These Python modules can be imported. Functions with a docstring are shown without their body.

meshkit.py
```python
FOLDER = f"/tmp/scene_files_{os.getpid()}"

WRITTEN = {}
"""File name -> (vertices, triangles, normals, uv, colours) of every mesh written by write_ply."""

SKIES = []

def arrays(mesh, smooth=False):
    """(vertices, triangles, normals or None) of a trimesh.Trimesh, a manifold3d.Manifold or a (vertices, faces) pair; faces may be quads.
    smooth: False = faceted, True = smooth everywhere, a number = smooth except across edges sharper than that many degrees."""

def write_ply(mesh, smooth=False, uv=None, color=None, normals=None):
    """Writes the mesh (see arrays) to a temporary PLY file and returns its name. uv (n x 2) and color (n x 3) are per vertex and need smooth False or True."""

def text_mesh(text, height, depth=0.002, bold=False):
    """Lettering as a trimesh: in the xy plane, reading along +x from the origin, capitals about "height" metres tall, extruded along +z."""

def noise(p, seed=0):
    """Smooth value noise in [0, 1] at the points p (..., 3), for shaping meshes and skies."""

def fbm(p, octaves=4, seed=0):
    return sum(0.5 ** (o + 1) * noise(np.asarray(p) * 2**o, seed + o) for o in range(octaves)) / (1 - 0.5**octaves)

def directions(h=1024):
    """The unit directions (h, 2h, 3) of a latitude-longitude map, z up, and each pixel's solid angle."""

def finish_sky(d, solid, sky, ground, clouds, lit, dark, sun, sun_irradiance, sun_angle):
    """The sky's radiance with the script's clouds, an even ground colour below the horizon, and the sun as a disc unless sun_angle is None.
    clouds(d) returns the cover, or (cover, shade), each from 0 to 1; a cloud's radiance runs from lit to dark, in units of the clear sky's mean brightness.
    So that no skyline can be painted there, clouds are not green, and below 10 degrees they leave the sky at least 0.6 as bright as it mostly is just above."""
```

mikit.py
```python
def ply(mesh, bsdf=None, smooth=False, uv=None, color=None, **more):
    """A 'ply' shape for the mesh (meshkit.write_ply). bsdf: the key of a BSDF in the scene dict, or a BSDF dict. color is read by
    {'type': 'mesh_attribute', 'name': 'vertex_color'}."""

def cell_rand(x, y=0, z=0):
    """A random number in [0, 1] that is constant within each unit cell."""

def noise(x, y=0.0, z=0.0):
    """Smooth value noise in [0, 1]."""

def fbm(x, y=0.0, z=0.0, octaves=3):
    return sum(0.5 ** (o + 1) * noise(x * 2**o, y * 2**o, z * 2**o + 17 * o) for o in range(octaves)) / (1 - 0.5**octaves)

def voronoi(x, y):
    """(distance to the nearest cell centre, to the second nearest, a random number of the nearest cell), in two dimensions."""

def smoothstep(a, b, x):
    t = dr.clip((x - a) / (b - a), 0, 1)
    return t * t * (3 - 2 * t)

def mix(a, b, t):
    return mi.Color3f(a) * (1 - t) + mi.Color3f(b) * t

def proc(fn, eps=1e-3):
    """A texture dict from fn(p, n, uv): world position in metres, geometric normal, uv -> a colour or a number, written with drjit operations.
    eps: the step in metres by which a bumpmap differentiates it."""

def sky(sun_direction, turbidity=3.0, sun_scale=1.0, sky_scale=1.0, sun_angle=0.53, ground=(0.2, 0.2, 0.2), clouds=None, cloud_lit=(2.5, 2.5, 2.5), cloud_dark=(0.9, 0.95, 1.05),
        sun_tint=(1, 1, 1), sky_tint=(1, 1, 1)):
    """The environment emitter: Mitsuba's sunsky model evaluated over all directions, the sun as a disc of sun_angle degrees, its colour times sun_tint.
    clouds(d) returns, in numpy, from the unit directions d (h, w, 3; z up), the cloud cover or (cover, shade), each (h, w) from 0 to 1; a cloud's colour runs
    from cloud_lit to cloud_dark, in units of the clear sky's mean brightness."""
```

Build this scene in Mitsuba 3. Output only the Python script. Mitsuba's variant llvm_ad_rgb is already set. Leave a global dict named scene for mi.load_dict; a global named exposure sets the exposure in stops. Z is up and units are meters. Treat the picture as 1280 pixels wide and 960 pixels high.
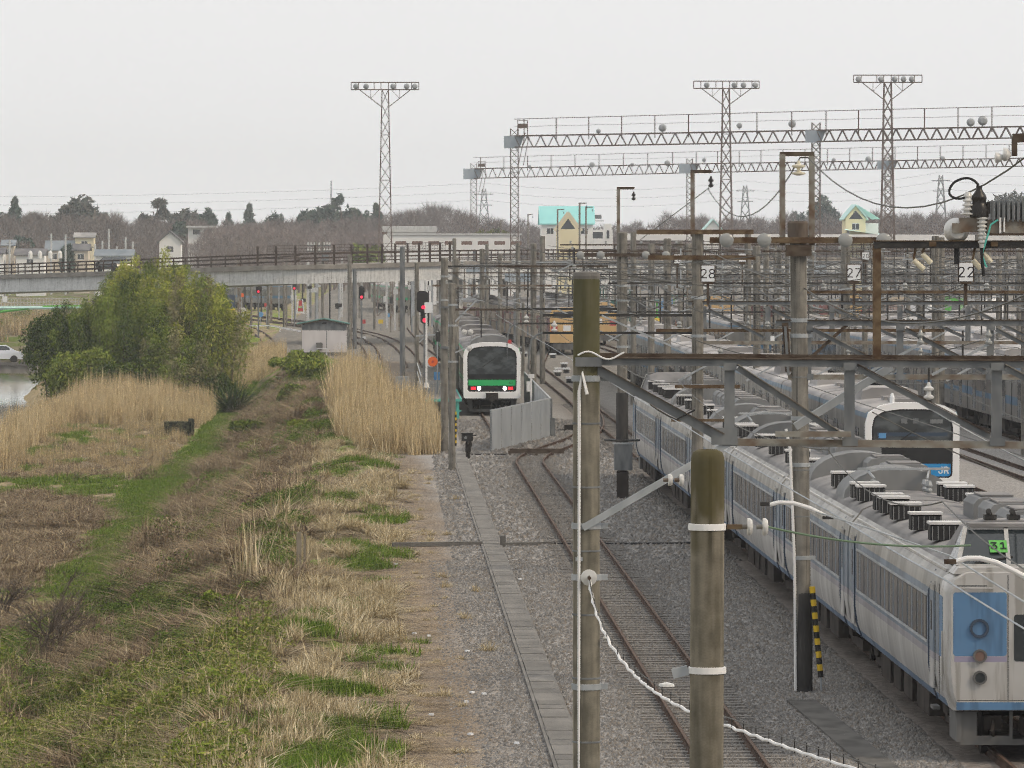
import math, random
import numpy as np, trimesh, mitsuba as mi, drjit as dr
import mikit, meshkit
from mikit import proc, fbm, noise, cell_rand, voronoi, smoothstep, mix
from shapely.geometry import Polygon, box as sbox, Point
from shapely import affinity

# ---------------------------------------------------------------- camera, sky, exposure
F, H = 7500.0, 8.6                 # focal length in pixels of the 1280 px wide photograph; camera height above the rails
T = mi.ScalarTransform4f
scene = {'type': 'scene'}
labels = {}
scene['camera'] = {'type': 'perspective', 'fov': 2 * math.degrees(math.atan(640 / F)), 'fov_axis': 'x', 'near_clip': 1.0, 'far_clip': 20000.0,
                   'principal_point_offset_x': 0.125, 'principal_point_offset_y': 0.17708,
                   'to_world': T().look_at(origin=[0, 0, H], target=[0, 100, H], up=[0, 0, 1])}

def cloud(d):
    n = meshkit.fbm(d * [2.5, 2.5, 6], 4, 5)
    return 1.0 + 0 * n, np.clip(0.12 + 0.35 * (n - 0.5), 0, 1)

scene['sky'] = mikit.sky([0.80, -0.45, 0.75], turbidity=4, sun_scale=0.30, sun_angle=10, clouds=cloud, cloud_lit=(2.42, 2.41, 2.40), cloud_dark=(1.8, 1.8, 1.83), ground=(0.2, 0.19, 0.17))
exposure = 1.97

# ---------------------------------------------------------------- helpers
rng = np.random.default_rng(7)
def at(u, v, s):                    # the point seen at photograph pixel (u, v) where a metre is s pixels
    return np.array([(u - 480) / s, F / s, H - (v - 310) / s])
_count = {}
def numbered(k):
    n = _count.get(k, 0); _count[k] = n + 1
    return k if n == 0 else f'{k}_{n:03d}'
def key_of(name, parent=None):
    return numbered(name if parent is None else parent + '__' + name)
def lab(k, label=None, cat=None, group=None, kind=None):
    d = labels.setdefault(k, {})
    for a, b in (('label', label), ('category', cat), ('group', group), ('kind', kind)):
        if b: d[a] = b
    return k
def thing(name, label, cat, group=None):
    return lab(numbered(name), label, cat, group)
def put(name, mesh, bsdf, parent=None, smooth=False, color=None, flat=None):
    k = key_of(name, parent)
    scene[k] = mikit.ply(mesh, bsdf, smooth=smooth, color=color)
    return k
def whole(name, mesh, bsdf, label, cat, group=None, smooth=False, color=None):
    return lab(put(name, mesh, bsdf, None, smooth, color), label, cat, group)

class MB:
    def __init__(self): self.v, self.f, self.n, self.c = [], [], 0, []
    def add(self, v, f):
        v = np.asarray(v, float); f = np.asarray(f, int)
        if f.shape[1] == 4: f = np.vstack([f[:, [0, 1, 2]], f[:, [0, 2, 3]]])
        self.v.append(v); self.f.append(f + self.n); self.n += len(v); return self
    def mesh(self): return (np.vstack(self.v), np.vstack(self.f))
    def tm(self, m): return self.add(m.vertices, m.faces)
    def box(self, c, size, yaw=0.0):
        x, y, z = np.array(size) / 2
        p = np.array([[a * x, b * y, d * z] for d in (-1, 1) for b in (-1, 1) for a in (-1, 1)])
        ca, sa = math.cos(yaw), math.sin(yaw)
        p = np.c_[p[:, 0] * ca - p[:, 1] * sa, p[:, 0] * sa + p[:, 1] * ca, p[:, 2]] + np.asarray(c)
        return self.add(p, BOXF)
    def bar(self, p, q, w, h=None, up=(0, 0, 1)):   # rectangular bar, w across, h along up
        h = h or w; p = np.asarray(p, float); q = np.asarray(q, float); d = q - p; d /= np.linalg.norm(d)
        up = np.asarray(up, float)
        if abs(d @ up) > 0.97: up = np.array([0, 1.0, 0])
        a = np.cross(d, up); a /= np.linalg.norm(a); b = np.cross(a, d)
        P = [e + i * a * w / 2 + j * b * h / 2 for e in (p, q) for j in (-1, 1) for i in (-1, 1)]
        return self.add(P, BARF)
    def tube(self, pts, r, n=6, close=True):
        pts = np.asarray(pts, float); m = len(pts)
        r = np.broadcast_to(np.asarray(r, float), (m,))
        d = np.gradient(pts, axis=0); d /= np.linalg.norm(d, axis=1, keepdims=True) + 1e-12
        ref = np.array([0, 0, 1.0]) if abs(d[:, 2]).mean() < 0.9 else np.array([0, 1.0, 0])
        a = np.cross(d, ref); a /= np.linalg.norm(a, axis=1, keepdims=True) + 1e-12; b = np.cross(d, a)
        t = np.arange(n) * 2 * math.pi / n
        V = (pts[:, None] + r[:, None, None] * (np.cos(t)[None, :, None] * a[:, None] + np.sin(t)[None, :, None] * b[:, None])).reshape(-1, 3)
        i = np.arange(m - 1)[:, None] * n; j = np.arange(n)[None]; k = (j + 1) % n
        Q = np.stack([i + j, i + k, i + n + k, i + n + j], -1).reshape(-1, 4)
        self.add(V, Q)
        if close and n > 2:
            cap = [[0, x + 1, x] for x in range(1, n - 1)] + [[(m - 1) * n, (m - 1) * n + x, (m - 1) * n + x + 1] for x in range(1, n - 1)]
            self.f.append(np.array(cap) + self.n - len(V))
        return self
    def lathe(self, c, prof, n=16, axis='z'):       # prof: (r, h) from bottom to top
        prof = np.asarray(prof, float); t = np.arange(n) * 2 * math.pi / n
        V = np.stack([prof[:, :1] * np.cos(t), prof[:, :1] * np.sin(t), np.repeat(prof[:, 1:], n, 1)], -1).reshape(-1, 3)
        if axis == 'x': V = V[:, [2, 0, 1]]
        if axis == 'y': V = V[:, [1, 2, 0]]
        m = len(prof); i = np.arange(m - 1)[:, None] * n; j = np.arange(n)[None]; k = (j + 1) % n
        Q = np.stack([i + j, i + k, i + n + k, i + n + j], -1).reshape(-1, 4)
        self.add(V + np.asarray(c), Q)
        cap = [[0, x + 1, x] for x in range(1, n - 1)] + [[(m - 1) * n, (m - 1) * n + x, (m - 1) * n + x + 1] for x in range(1, n - 1)]
        self.f.append(np.array(cap) + self.n - len(V))
        return self
    def loft(self, prof, ys, xf=None, scale=None, cap=True):   # closed (x, z) outline swept along y
        prof = np.asarray(prof, float); n = len(prof); V = []
        for i, y in enumerate(ys):
            p = prof if scale is None else prof * scale[i]
            V.append(np.c_[p[:, 0], np.full(n, y), p[:, 1]])
        V = np.vstack(V); m = len(ys)
        i = np.arange(m - 1)[:, None] * n; j = np.arange(n)[None]; k = (j + 1) % n
        Q = np.stack([i + j, i + n + j, i + n + k, i + k], -1).reshape(-1, 4)
        F3 = np.vstack([Q[:, [0, 1, 2]], Q[:, [0, 2, 3]]])
        if cap:
            tri = trimesh.creation.triangulate_polygon(Polygon(prof), engine='earcut')
            tv, tf = tri
            idx = np.array([np.argmin(((prof - p) ** 2).sum(1)) for p in tv])
            F3 = np.vstack([F3, idx[tf], (idx[tf] + (m - 1) * n)[:, ::-1]])
        if xf is not None: V = xf(V)
        return self.add(V, F3)
    def plate(self, poly, y, th, xf=None):          # (x, z) polygon as a plate whose front face is at y - th
        m = trimesh.creation.extrude_polygon(poly, th, engine='earcut'); v = np.asarray(m.vertices)
        V = np.c_[v[:, 0], y - v[:, 2], v[:, 1]]
        if xf is not None: V = xf(V)
        return self.add(V, np.asarray(m.faces))
BOXF = np.array([[0, 2, 3, 1], [4, 5, 7, 6], [0, 1, 5, 4], [2, 6, 7, 3], [0, 4, 6, 2], [1, 3, 7, 5]])
BARF = np.array([[0, 1, 3, 2], [4, 6, 7, 5], [0, 4, 5, 1], [2, 3, 7, 6], [0, 2, 6, 4], [1, 5, 7, 3]])
def one(fn, *a, **k): return getattr(MB(), fn)(*a, **k).mesh()
def tri_mesh(m): return trimesh.Trimesh(*m, process=False)
def catenary(p, q, sag, n=14):
    t = np.linspace(0, 1, n)[:, None]; P = np.asarray(p) * (1 - t) + np.asarray(q) * t
    P[:, 2] -= (4 * sag * t * (1 - t))[:, 0]; return P
def shade_disc(r=.11):                              # suspension insulator stack along z, length about .3
    return [(.02, 0), (r, .03), (r * 1.02, .06), (.04, .09), (.03, .14), (r, .17), (r * 1.02, .2), (.04, .23), (.02, .30)]
def text_plate(text, h, center, bsdf, parent, name='lettering', bold=False):   # lettering that faces the camera (-y), centred
    m = meshkit.text_mesh(text, h, 0.006, bold); v = np.asarray(m.vertices); lo, hi = v.min(0), v.max(0)
    V = np.c_[v[:, 0] - (lo[0] + hi[0]) / 2, -v[:, 2], v[:, 1] - (lo[1] + hi[1]) / 2] + np.asarray(center)
    return put(name, (V, np.asarray(m.faces)), bsdf, parent)

# ---------------------------------------------------------------- materials
def rgb(c): return {'type': 'rgb', 'value': list(c)}
def mat(k, c, rough=0.6, metal=0.0, spec=0.4, **more):
    t = c if isinstance(c, dict) else rgb(c)
    if rough >= .5 and spec == .4: spec = .12
    scene[k] = {'type': 'twosided', 'bsdf': {'type': 'principled', 'base_color': t, 'roughness': rough, 'metallic': metal, 'specular': spec, **more}}
def weather(c, c2, sc=3.0, amt=0.5, zs=0.3):
    return proc(lambda p, n, uv: mix(c, c2, dr.clip((fbm(p.x * sc, p.y * sc * .5, p.z * sc * zs, 4) - .5) * 2.2 + amt, 0, 1)))
def concrete(c, c2, moss, z0=99., z1=100.):
    def f(p, n, uv):
        streak = fbm(p.x * 14, p.y * 14, p.z * .9, 3); blot = fbm(p.x * 5, p.y * 5, p.z * 5, 3)
        b = mix(c, c2, dr.clip(.5 + (streak - .5) * 2.2 + (blot - .5) * 1.4, 0, 1))
        b = b * (1 - .45 * smoothstep(.6, .72, fbm(p.x * 22, p.y * 22, p.z * .35 + 4., 3)) * smoothstep(.35, .6, noise(p.x * 2, p.y * 2, p.z * .8)))
        b = b * (.9 + .2 * noise(p.x * 70, p.y * 70, p.z * 70))
        m = smoothstep(z0, z1, p.z + (noise(p.x * 9, p.y * 9, p.z * 4) - .5) * .7) * (.55 + .45 * blot)
        return mix(b, moss, m)
    return proc(f)
mat('concrete_plain', concrete((.125, .118, .105), (.225, .213, .19), (.1, .1, .03)), .85, spec=.2)
mat('concrete_moss_tall', concrete((.105, .098, .078), (.215, .198, .16), (.068, .066, .026), 6.6, 7.3), .85, spec=.2)
mat('concrete_moss_short', concrete((.105, .095, .072), (.20, .18, .142), (.066, .057, .02), 5.55, 5.95), .85, spec=.2)
mat('concrete_wall', concrete((.42, .43, .43), (.58, .59, .59), (.1, .1, .1)), .8, spec=.2)
mat('concrete_slab', proc(lambda p, n, uv: mix((.10, .097, .092), (.175, .168, .158), fbm(p.x * 3, p.y * .8, 1., 4)) * (.88 + .24 * cell_rand(0, p.y, 3)) * (.88 + .24 * noise(p.x * 60, p.y * 60))), .85, spec=.2)
mat('parapet_stain', weather((.17, .16, .145), (.27, .255, .235), 2.), .85)
mat('steel_grey', weather((.12, .13, .14), (.21, .22, .225), 6.), .55, .2)
mat('steel_dark', weather((.03, .03, .032), (.06, .057, .054), 5.), .6)
mat('steel_pale', weather((.26, .285, .30), (.40, .42, .44), 5.), .5, .1)
mat('steel_blue', weather((.30, .36, .41), (.44, .49, .54), 1.5), .55)
mat('steel_rust', weather((.045, .03, .023), (.10, .08, .062), 7., .5, 1.), .75)
mat('steel_mixed', weather((.10, .055, .03), (.25, .245, .22), 4., .62, 1.), .65)
mat('rust_orange', weather((.07, .042, .026), (.165, .125, .08), 8., .4, 1.), .8)
mat('galvanised', proc(lambda p, n, uv: mix((.27, .295, .32), (.42, .45, .475), fbm(p.x * 2.2, p.y * .5, p.z * .7, 4)) * (.92 + .16 * noise(p.x * 9., 0., p.z * .4))), .5, .3)
mat('gantry_rust', weather((.115, .085, .076), (.2, .168, .155), 1.5), .75)
mat('rail_side', weather((.028, .016, .011), (.06, .036, .025), 4.), .75)
mat('rail_top', (.075, .048, .034), .6)
mat('sleeper', proc(lambda p, n, uv: mix((.115, .108, .10), (.205, .195, .185), fbm(p.x * 6, p.y * 6, 0., 3)) * (.8 + .4 * noise(p.x * 50, p.y * 50))), .9, spec=.2)
mat('porcelain', (.50, .50, .485), .18, spec=.6, clearcoat=.4)
mat('porcelain_cream', (.62, .58, .45), .25, spec=.5)
mat('rubber_black', (.018, .017, .017), .45)
mat('bakelite_brown', (.014, .012, .011), .35)
mat('white_paint', weather((.62, .62, .61), (.74, .74, .74), 4.), .4)
mat('sign_white', (.70, .72, .74), .4)
mat('print_black', (.02, .02, .025), .5)
mat('cable_black', (.03, .03, .032), .6)
mat('cable_green', (.12, .18, .12), .6)
mat('cable_white', (.70, .70, .70), .5)
mat('glass_insulator', (.27, .28, .275), .2, spec=.6)
mat('wire_grey', (.10, .098, .09), .5, .3)
mat('hazard_yellow', (.62, .42, .04), .5)
mat('red_paint', (.42, .05, .05), .45)
mat('orange_disc', (.75, .14, .03), .4)
mat('green_paint', (.10, .42, .36), .5)
mat('green_bright', (.13, .42, .10), .5)
mat('yellow_paint', (.75, .55, .08), .5)
mat('blue_paint', (.12, .3, .55), .5)
mat('roof_dark', weather((.10, .10, .11), (.17, .165, .17), .6), .8)
mat('roof_slate_blue', weather((.16, .19, .22), (.24, .27, .30), .6), .8)
mat('roof_teal', weather((.25, .60, .60), (.33, .68, .68), .3), .6)
mat('roof_mint', weather((.48, .70, .68), (.58, .78, .76), .3), .6)
mat('wall_white', weather((.66, .66, .65), (.78, .78, .77), .4), .7)
mat('wall_cream', weather((.60, .55, .40), (.70, .64, .48), .4), .7)
mat('wall_yellow', weather((.66, .59, .37), (.74, .67, .46), .4), .7)
mat('wall_beige', weather((.5, .44, .36), (.58, .52, .44), .4), .7)
mat('wall_pinkish', weather((.50, .48, .48), (.62, .60, .60), 1.2), .75)
mat('window_dark', (.035, .04, .05), .12, spec=.6)
mat('window_brown', (.16, .10, .08), .3)
mat('window_train', (.07, .075, .085), .15, spec=.6)
mat('glass_cab', (.02, .026, .03), .07, spec=.7)
mat('car_dark', (.02, .028, .03), .2, clearcoat=.8, spec=.5)
mat('car_silver', (.55, .58, .62), .25, .3, clearcoat=.6)
mat('camouflage', proc(lambda p, n, uv: mix((.02, .022, .02), (.09, .09, .06), smoothstep(.45, .6, fbm(p.x * 5, p.y * 5, p.z * 5, 3)))), .9)
mat('wood_old', weather((.16, .14, .11), (.28, .25, .2), 9.), .9, spec=.1)
mat('slab_dark', weather((.065, .063, .06), (.11, .106, .10), 3.), .9)
mat('bark', weather((.07, .055, .045), (.15, .125, .105), 6.), .95, spec=.1)
mat('twig', weather((.11, .08, .06), (.19, .15, .12), 6.), .95, spec=.1)
mat('rubbish', (.75, .78, .82), .6)
mat('stone', weather((.36, .29, .18), (.5, .42, .29), 8.), .9, spec=.1)
# vegetation: every blade and leaf carries its own colour
scene['foliage'] = {'type': 'twosided', 'bsdf': {'type': 'diffuse', 'reflectance': {'type': 'mesh_attribute', 'name': 'vertex_color'}}}
scene['stones'] = {'type': 'diffuse', 'reflectance': {'type': 'mesh_attribute', 'name': 'vertex_color'}}
# train paints: stripes by height above the rail, as they are painted
def stripes(bands, base, dirt=.25, sc=.5):
    def f(p, n, uv):
        c = mi.Color3f(*base)
        for z0, z1, col in bands:
            c = dr.select((p.z > z0) & (p.z < z1), mi.Color3f(*col), c)
        d = fbm(p.x * 2, p.y * sc * 3, p.z * .35, 4)
        return c * (1 - dirt * dr.clip(d * 1.7 - .35, 0, 1))
    return proc(f)
mat('limited_express_paint', stripes([(1.74, 2.78, (.16, .21, .275)), (1.62, 1.74, (.29, .285, .32)), (.86, 1.02, (.12, .185, .28)), (2.78, 3.6, (.33, .322, .30))], (.40, .40, .395), .5), .4, clearcoat=.25)
mat('limited_express_cab_blue', proc(lambda p, n, uv: mix((.085, .185, .33), (.06, .13, .235), smoothstep(.45, .75, fbm(p.x * 7, p.y * 7, p.z * .9, 4)))), .4, clearcoat=.3)
mat('limited_express_lavender', (.26, .24, .33), .45)
mat('limited_express_white', proc(lambda p, n, uv: mix((.40, .395, .385), (.235, .225, .205), dr.clip(smoothstep(.52, .78, fbm(p.x * 9, p.y * 9, p.z * .7, 4)) * .8 + smoothstep(1.5, .9, p.z) * .35 * fbm(p.x * 4, 1., p.z * 3, 3), 0, 1))), .4, clearcoat=.25)
mat('dark_blue_paint', (.05, .07, .105), .5)
mat('roof_grey', weather((.115, .113, .115), (.24, .235, .235), 1.3, .5, 1.), .8)
mat('roof_pale', weather((.19, .185, .187), (.39, .38, .375), .5, .5, 1.), .8)
mat('ac_grey', weather((.15, .155, .16), (.22, .225, .228), 2.), .6)
mat('vent_white', weather((.45, .45, .45), (.6, .6, .6), 3.), .5)
mat('louvre_black', (.03, .03, .032), .6)
mat('underfloor', weather((.018, .016, .015), (.045, .038, .034), 3.), .8)
mat('skirt_grey', weather((.085, .085, .085), (.15, .15, .147), 3.), .6)
mat('curtain', (.17, .16, .145), .9)
steel_b = (.20, .198, .19)
mat('stainless_blue', stripes([(1.72, 2.08, (.085, .18, .30)), (3.28, 3.56, (.13, .21, .30))], steel_b, .35), .4, .35)
mat('stainless_green', stripes([(1.72, 2.05, (.04, .36, .16)), (3.3, 3.5, (.05, .33, .16))], (.23, .225, .2), .3), .4, .35)
mat('orange_paint', stripes([(3.1, 3.4, (.66, .44, .17))], (.62, .42, .2), .2), .5)
mat('maroon_paint', stripes([(1.0, 1.9, (.30, .245, .19)), (1.9, 3.0, (.15, .06, .06))], (.34, .29, .22), .3), .55)
mat('train_white', (.80, .80, .80), .35, clearcoat=.4)
mat('train_black', (.012, .013, .015), .1, spec=.6)
mat('cab_glass_reflection', proc(lambda p, n, uv: mix((.028, .033, .036), (.085, .098, .105), smoothstep(.4, .75, fbm(p.x * 2.2, 3., p.z * 3.2, 4)))), .08, spec=.7)  # reflection painted into the upper cab glass as pale mottling
mat('band_green', (.02, .42, .12), .35)
mat('band_blue', (.02, .24, .55), .35)
for k, c, e in (('lamp_white', (1., .93, .85), 9.), ('lamp_red', (1., .04, .06), 2.2), ('signal_red', (1., .05, .12), 1.6)):
    scene[k] = {'type': 'diffuse', 'reflectance': rgb([min(1, x) for x in c])}
def lamp(name, mesh, parent, k, c, e):
    kk = put(name, mesh, k, parent); scene[kk]['emitter'] = {'type': 'area', 'radiance': rgb([x * e for x in c])}; return kk
# ---------------------------------------------------------------- terrain
def sm(a, b, x): t = np.clip((x - a) / (b - a), 0, 1); return t * t * (3 - 2 * t)
def edge_x(Y): return np.interp(Y, [0, 235, 300, 400, 450, 500, 560, 700, 900], [-2.6, -2.6, -3.4, -5.0, -8.0, -12.5, -13.5, -30, -300])
def river_x(Y): return np.interp(Y, [0, 300, 350, 400, 430, 470, 540, 640, 900], [-27, -25.2, -23.9, -23.9, -25.4, -28.6, -31, -60, -260])     # near bank
def ground_z(X, Y):
    X = np.asarray(X, float); Y = np.asarray(Y, float)
    e = edge_x(Y); w = np.interp(Y, [0, 240, 420, 520], [6.0, 6.0, 4.2, 4.0])
    low = np.interp(Y, [0, 540, 640, 780], [-2.5, -2.5, -1.2, 0.0])
    z = low * (1 - sm(e - w, e + .6, X))
    P = np.stack([X * .5, Y * .17, X * 0 + 3.], -1)
    bump = (meshkit.fbm(P, 4, 11) - .5)
    rough = np.where(X < 1.2, 1.0, 0.0) * sm(1.2, -2.0, X)
    amp = np.where(X > e - w - .5, 1.6, .55) * rough * (1 - .7 * np.exp(-((X + 10.2) / 1.3) ** 2)) * np.where(Y > 460, .35, 1)
    z = z + bump * amp + rough * .12 * (meshkit.fbm(np.stack([X * 1.6, Y * .9, X * 0], -1), 3, 4) - .5)
    r = river_x(Y)
    z = np.where(X < r + 2.5, z + (-4.6 - z) * sm(r + 2.0, r - 2.5, X) * np.where(Y < 720, 1, 0) * sm(r - 34, r - 30, X), z)
    return z
def sheet(xs, ys, fz):
    X, Y = np.meshgrid(xs, ys); Z = fz(X, Y); n = len(xs)
    i = np.arange(len(ys) - 1)[:, None] * n + np.arange(n - 1)[None]
    return np.c_[X.ravel(), Y.ravel(), Z.ravel()], np.stack([i, i + 1, i + n + 1, i + n], -1).reshape(-1, 4)
xs = np.r_[-6000, -2500, -1200, np.arange(-600, -80, 40), np.arange(-80, -30, 3), np.arange(-30, 3.01, .27), np.arange(4, 60, 3), np.arange(60, 300, 30), 500, 1200, 2500, 6000]
ys = np.r_[-3000, -500, -50, np.arange(20, 88, 4), np.arange(88, 300, .55), np.arange(300, 480, .9), np.arange(480, 800, 6), np.arange(800, 1500, 40), 2000, 3000, 6000, 12000]
def ground_color(p, n, uv):
    x, y = p.x, p.y
    wob = fbm(x * .5, y * .16, 0., 4); fine = noise(x * 28, y * 16); mid = fbm(x * 3.5, y * 1.4, 2., 4)
    rnd = voronoi(x * 13, y * 7)[2]
    ball = mix((.145, .139, .134), (.265, .256, .248), rnd * .75 + .25 * mid)
    bed_dark = dr.maximum(dr.maximum(smoothstep(2.0, .8, dr.abs(x - 10.8)), smoothstep(2.1, 1.0, dr.abs(x - 16.5))), smoothstep(1.5, .7, dr.abs(x - 5.75)) * .45)  # ballast is darker and browner along these track beds
    ball = mix(ball, ball * mi.Color3f(.50, .44, .40), bed_dark * (.6 + .4 * mid))
    far = smoothstep(240., 420., y)
    ball = mix(ball, mix((.085, .079, .071), (.175, .165, .15), mid), far)
    dirt = mix((.088, .072, .059), (.205, .171, .137), dr.clip(.5 + (mid - .5) * .8 + (fine - .5) * 1.0, 0, 1))
    dry = mix((.11, .085, .06), (.25, .205, .135), dr.clip(mid * 1.6 - .3 + (fine - .5) * .4, 0, 1))
    green = mix((.08, .11, .022), (.15, .19, .045), mid)
    c = mix(dirt, ball, smoothstep(1.1, 2.4, x + smoothstep(450., 480., y) * smoothstep(-13., -9., x) * 20 + (wob - .5) * 1.6 + (fine - .5) * .5))
    c = mix(mix(dry, green, smoothstep(.47, .6, wob)), c, smoothstep(-1.2, .5, x + smoothstep(450., 480., y) * smoothstep(-13., -9., x) * 20 + (mid - .5) * 1.6))
    path = smoothstep(1.6, .9, dr.abs(x + 10.2 + dr.sin(y * .05) * .4)) * smoothstep(470., 430., y)
    c = mix(c, green, path)
    c = mix(c, mix((.13, .10, .06), (.28, .23, .14), mid), smoothstep(-16., -20., x) * (1 - smoothstep(560., 600., y)))
    c = mix(c, mix(mix((.085, .08, .05), (.15, .125, .085), mid), green * .62, smoothstep(.5, .66, wob)), smoothstep(500., 560., y) * smoothstep(-20., -27., x))
    return c
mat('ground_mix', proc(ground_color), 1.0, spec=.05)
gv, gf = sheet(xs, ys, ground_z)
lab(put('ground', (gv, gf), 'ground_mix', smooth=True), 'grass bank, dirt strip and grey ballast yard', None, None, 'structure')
# river
scene['river_water'] = {'type': 'principled', 'base_color': rgb((.05, .06, .06)), 'roughness': .06, 'specular': .6}
mat('river_water', (.045, .055, .055), .05, spec=.7)
lab(put('river', sheet(np.linspace(-330, -22, 60), np.linspace(60, 720, 60), lambda X, Y: -3.15 + .012 * np.sin(X * 3 + Y * .7)), 'river_water', smooth=True), 'pale river water at the left edge', None, None, 'structure')

# ---------------------------------------------------------------- ballast stones
def stones(name, regions, label, cols):
    V, Fc, C = [], [], []; n = 0
    oc = np.array([[1, 0, 0], [-1, 0, 0], [0, 1, 0], [0, -1, 0], [0, 0, 1.]]); of = np.array([[0, 2, 4], [2, 1, 4], [1, 3, 4], [3, 0, 4]])
    for (x0, x1, y0, y1, dens, r) in regions:
        k = int((x1 - x0) * (y1 - y0) * dens); t = rng.random(k)
        P = np.c_[rng.uniform(x0, x1, k), y0 + (y1 - y0) * t, np.zeros(k)]
        keep = np.ones(k, bool)
        for xr in (5.215, 6.285, 10.265, 11.335): keep &= abs(P[:, 0] - xr) > .09
        keep &= abs(P[:, 0] - 3.1) > .3
        P = P[keep]; k = len(P); S = rng.uniform(.6, 1.35, (k, 1)) * r
        a = rng.uniform(0, 6.28, k); J = oc[None] * (1 + rng.uniform(-.35, .35, (k, 5, 3)))
        X = J[..., 0] * np.cos(a)[:, None] - J[..., 1] * np.sin(a)[:, None]; Y = J[..., 0] * np.sin(a)[:, None] + J[..., 1] * np.cos(a)[:, None]
        W = np.stack([X * S, Y * S, J[..., 2] * S * .9], -1) + P[:, None]
        shade = rng.uniform(.62, 1.08, k)
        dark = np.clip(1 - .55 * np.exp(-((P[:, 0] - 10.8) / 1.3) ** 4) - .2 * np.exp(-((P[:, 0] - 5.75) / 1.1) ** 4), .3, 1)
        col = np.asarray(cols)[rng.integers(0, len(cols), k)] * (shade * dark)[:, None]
        V.append(W.reshape(-1, 3)); Fc.append((of[None] + (np.arange(k) * 5)[:, None, None]).reshape(-1, 3) + n); n += 5 * k
        C.append(np.repeat(col, 5, 0))
    put(name, (np.vstack(V), np.vstack(Fc)), 'stones', color=np.vstack(C))
    lab(name, label, 'gravel', None, 'stuff')
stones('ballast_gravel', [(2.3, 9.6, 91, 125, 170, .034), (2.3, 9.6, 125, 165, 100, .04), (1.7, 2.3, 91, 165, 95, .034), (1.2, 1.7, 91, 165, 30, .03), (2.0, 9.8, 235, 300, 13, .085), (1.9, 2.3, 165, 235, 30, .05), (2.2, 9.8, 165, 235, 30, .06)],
       'grey crushed stone ballast around the near tracks', [(.245, .238, .231), (.295, .286, .276), (.205, .2, .195), (.24, .215, .19)])

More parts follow.
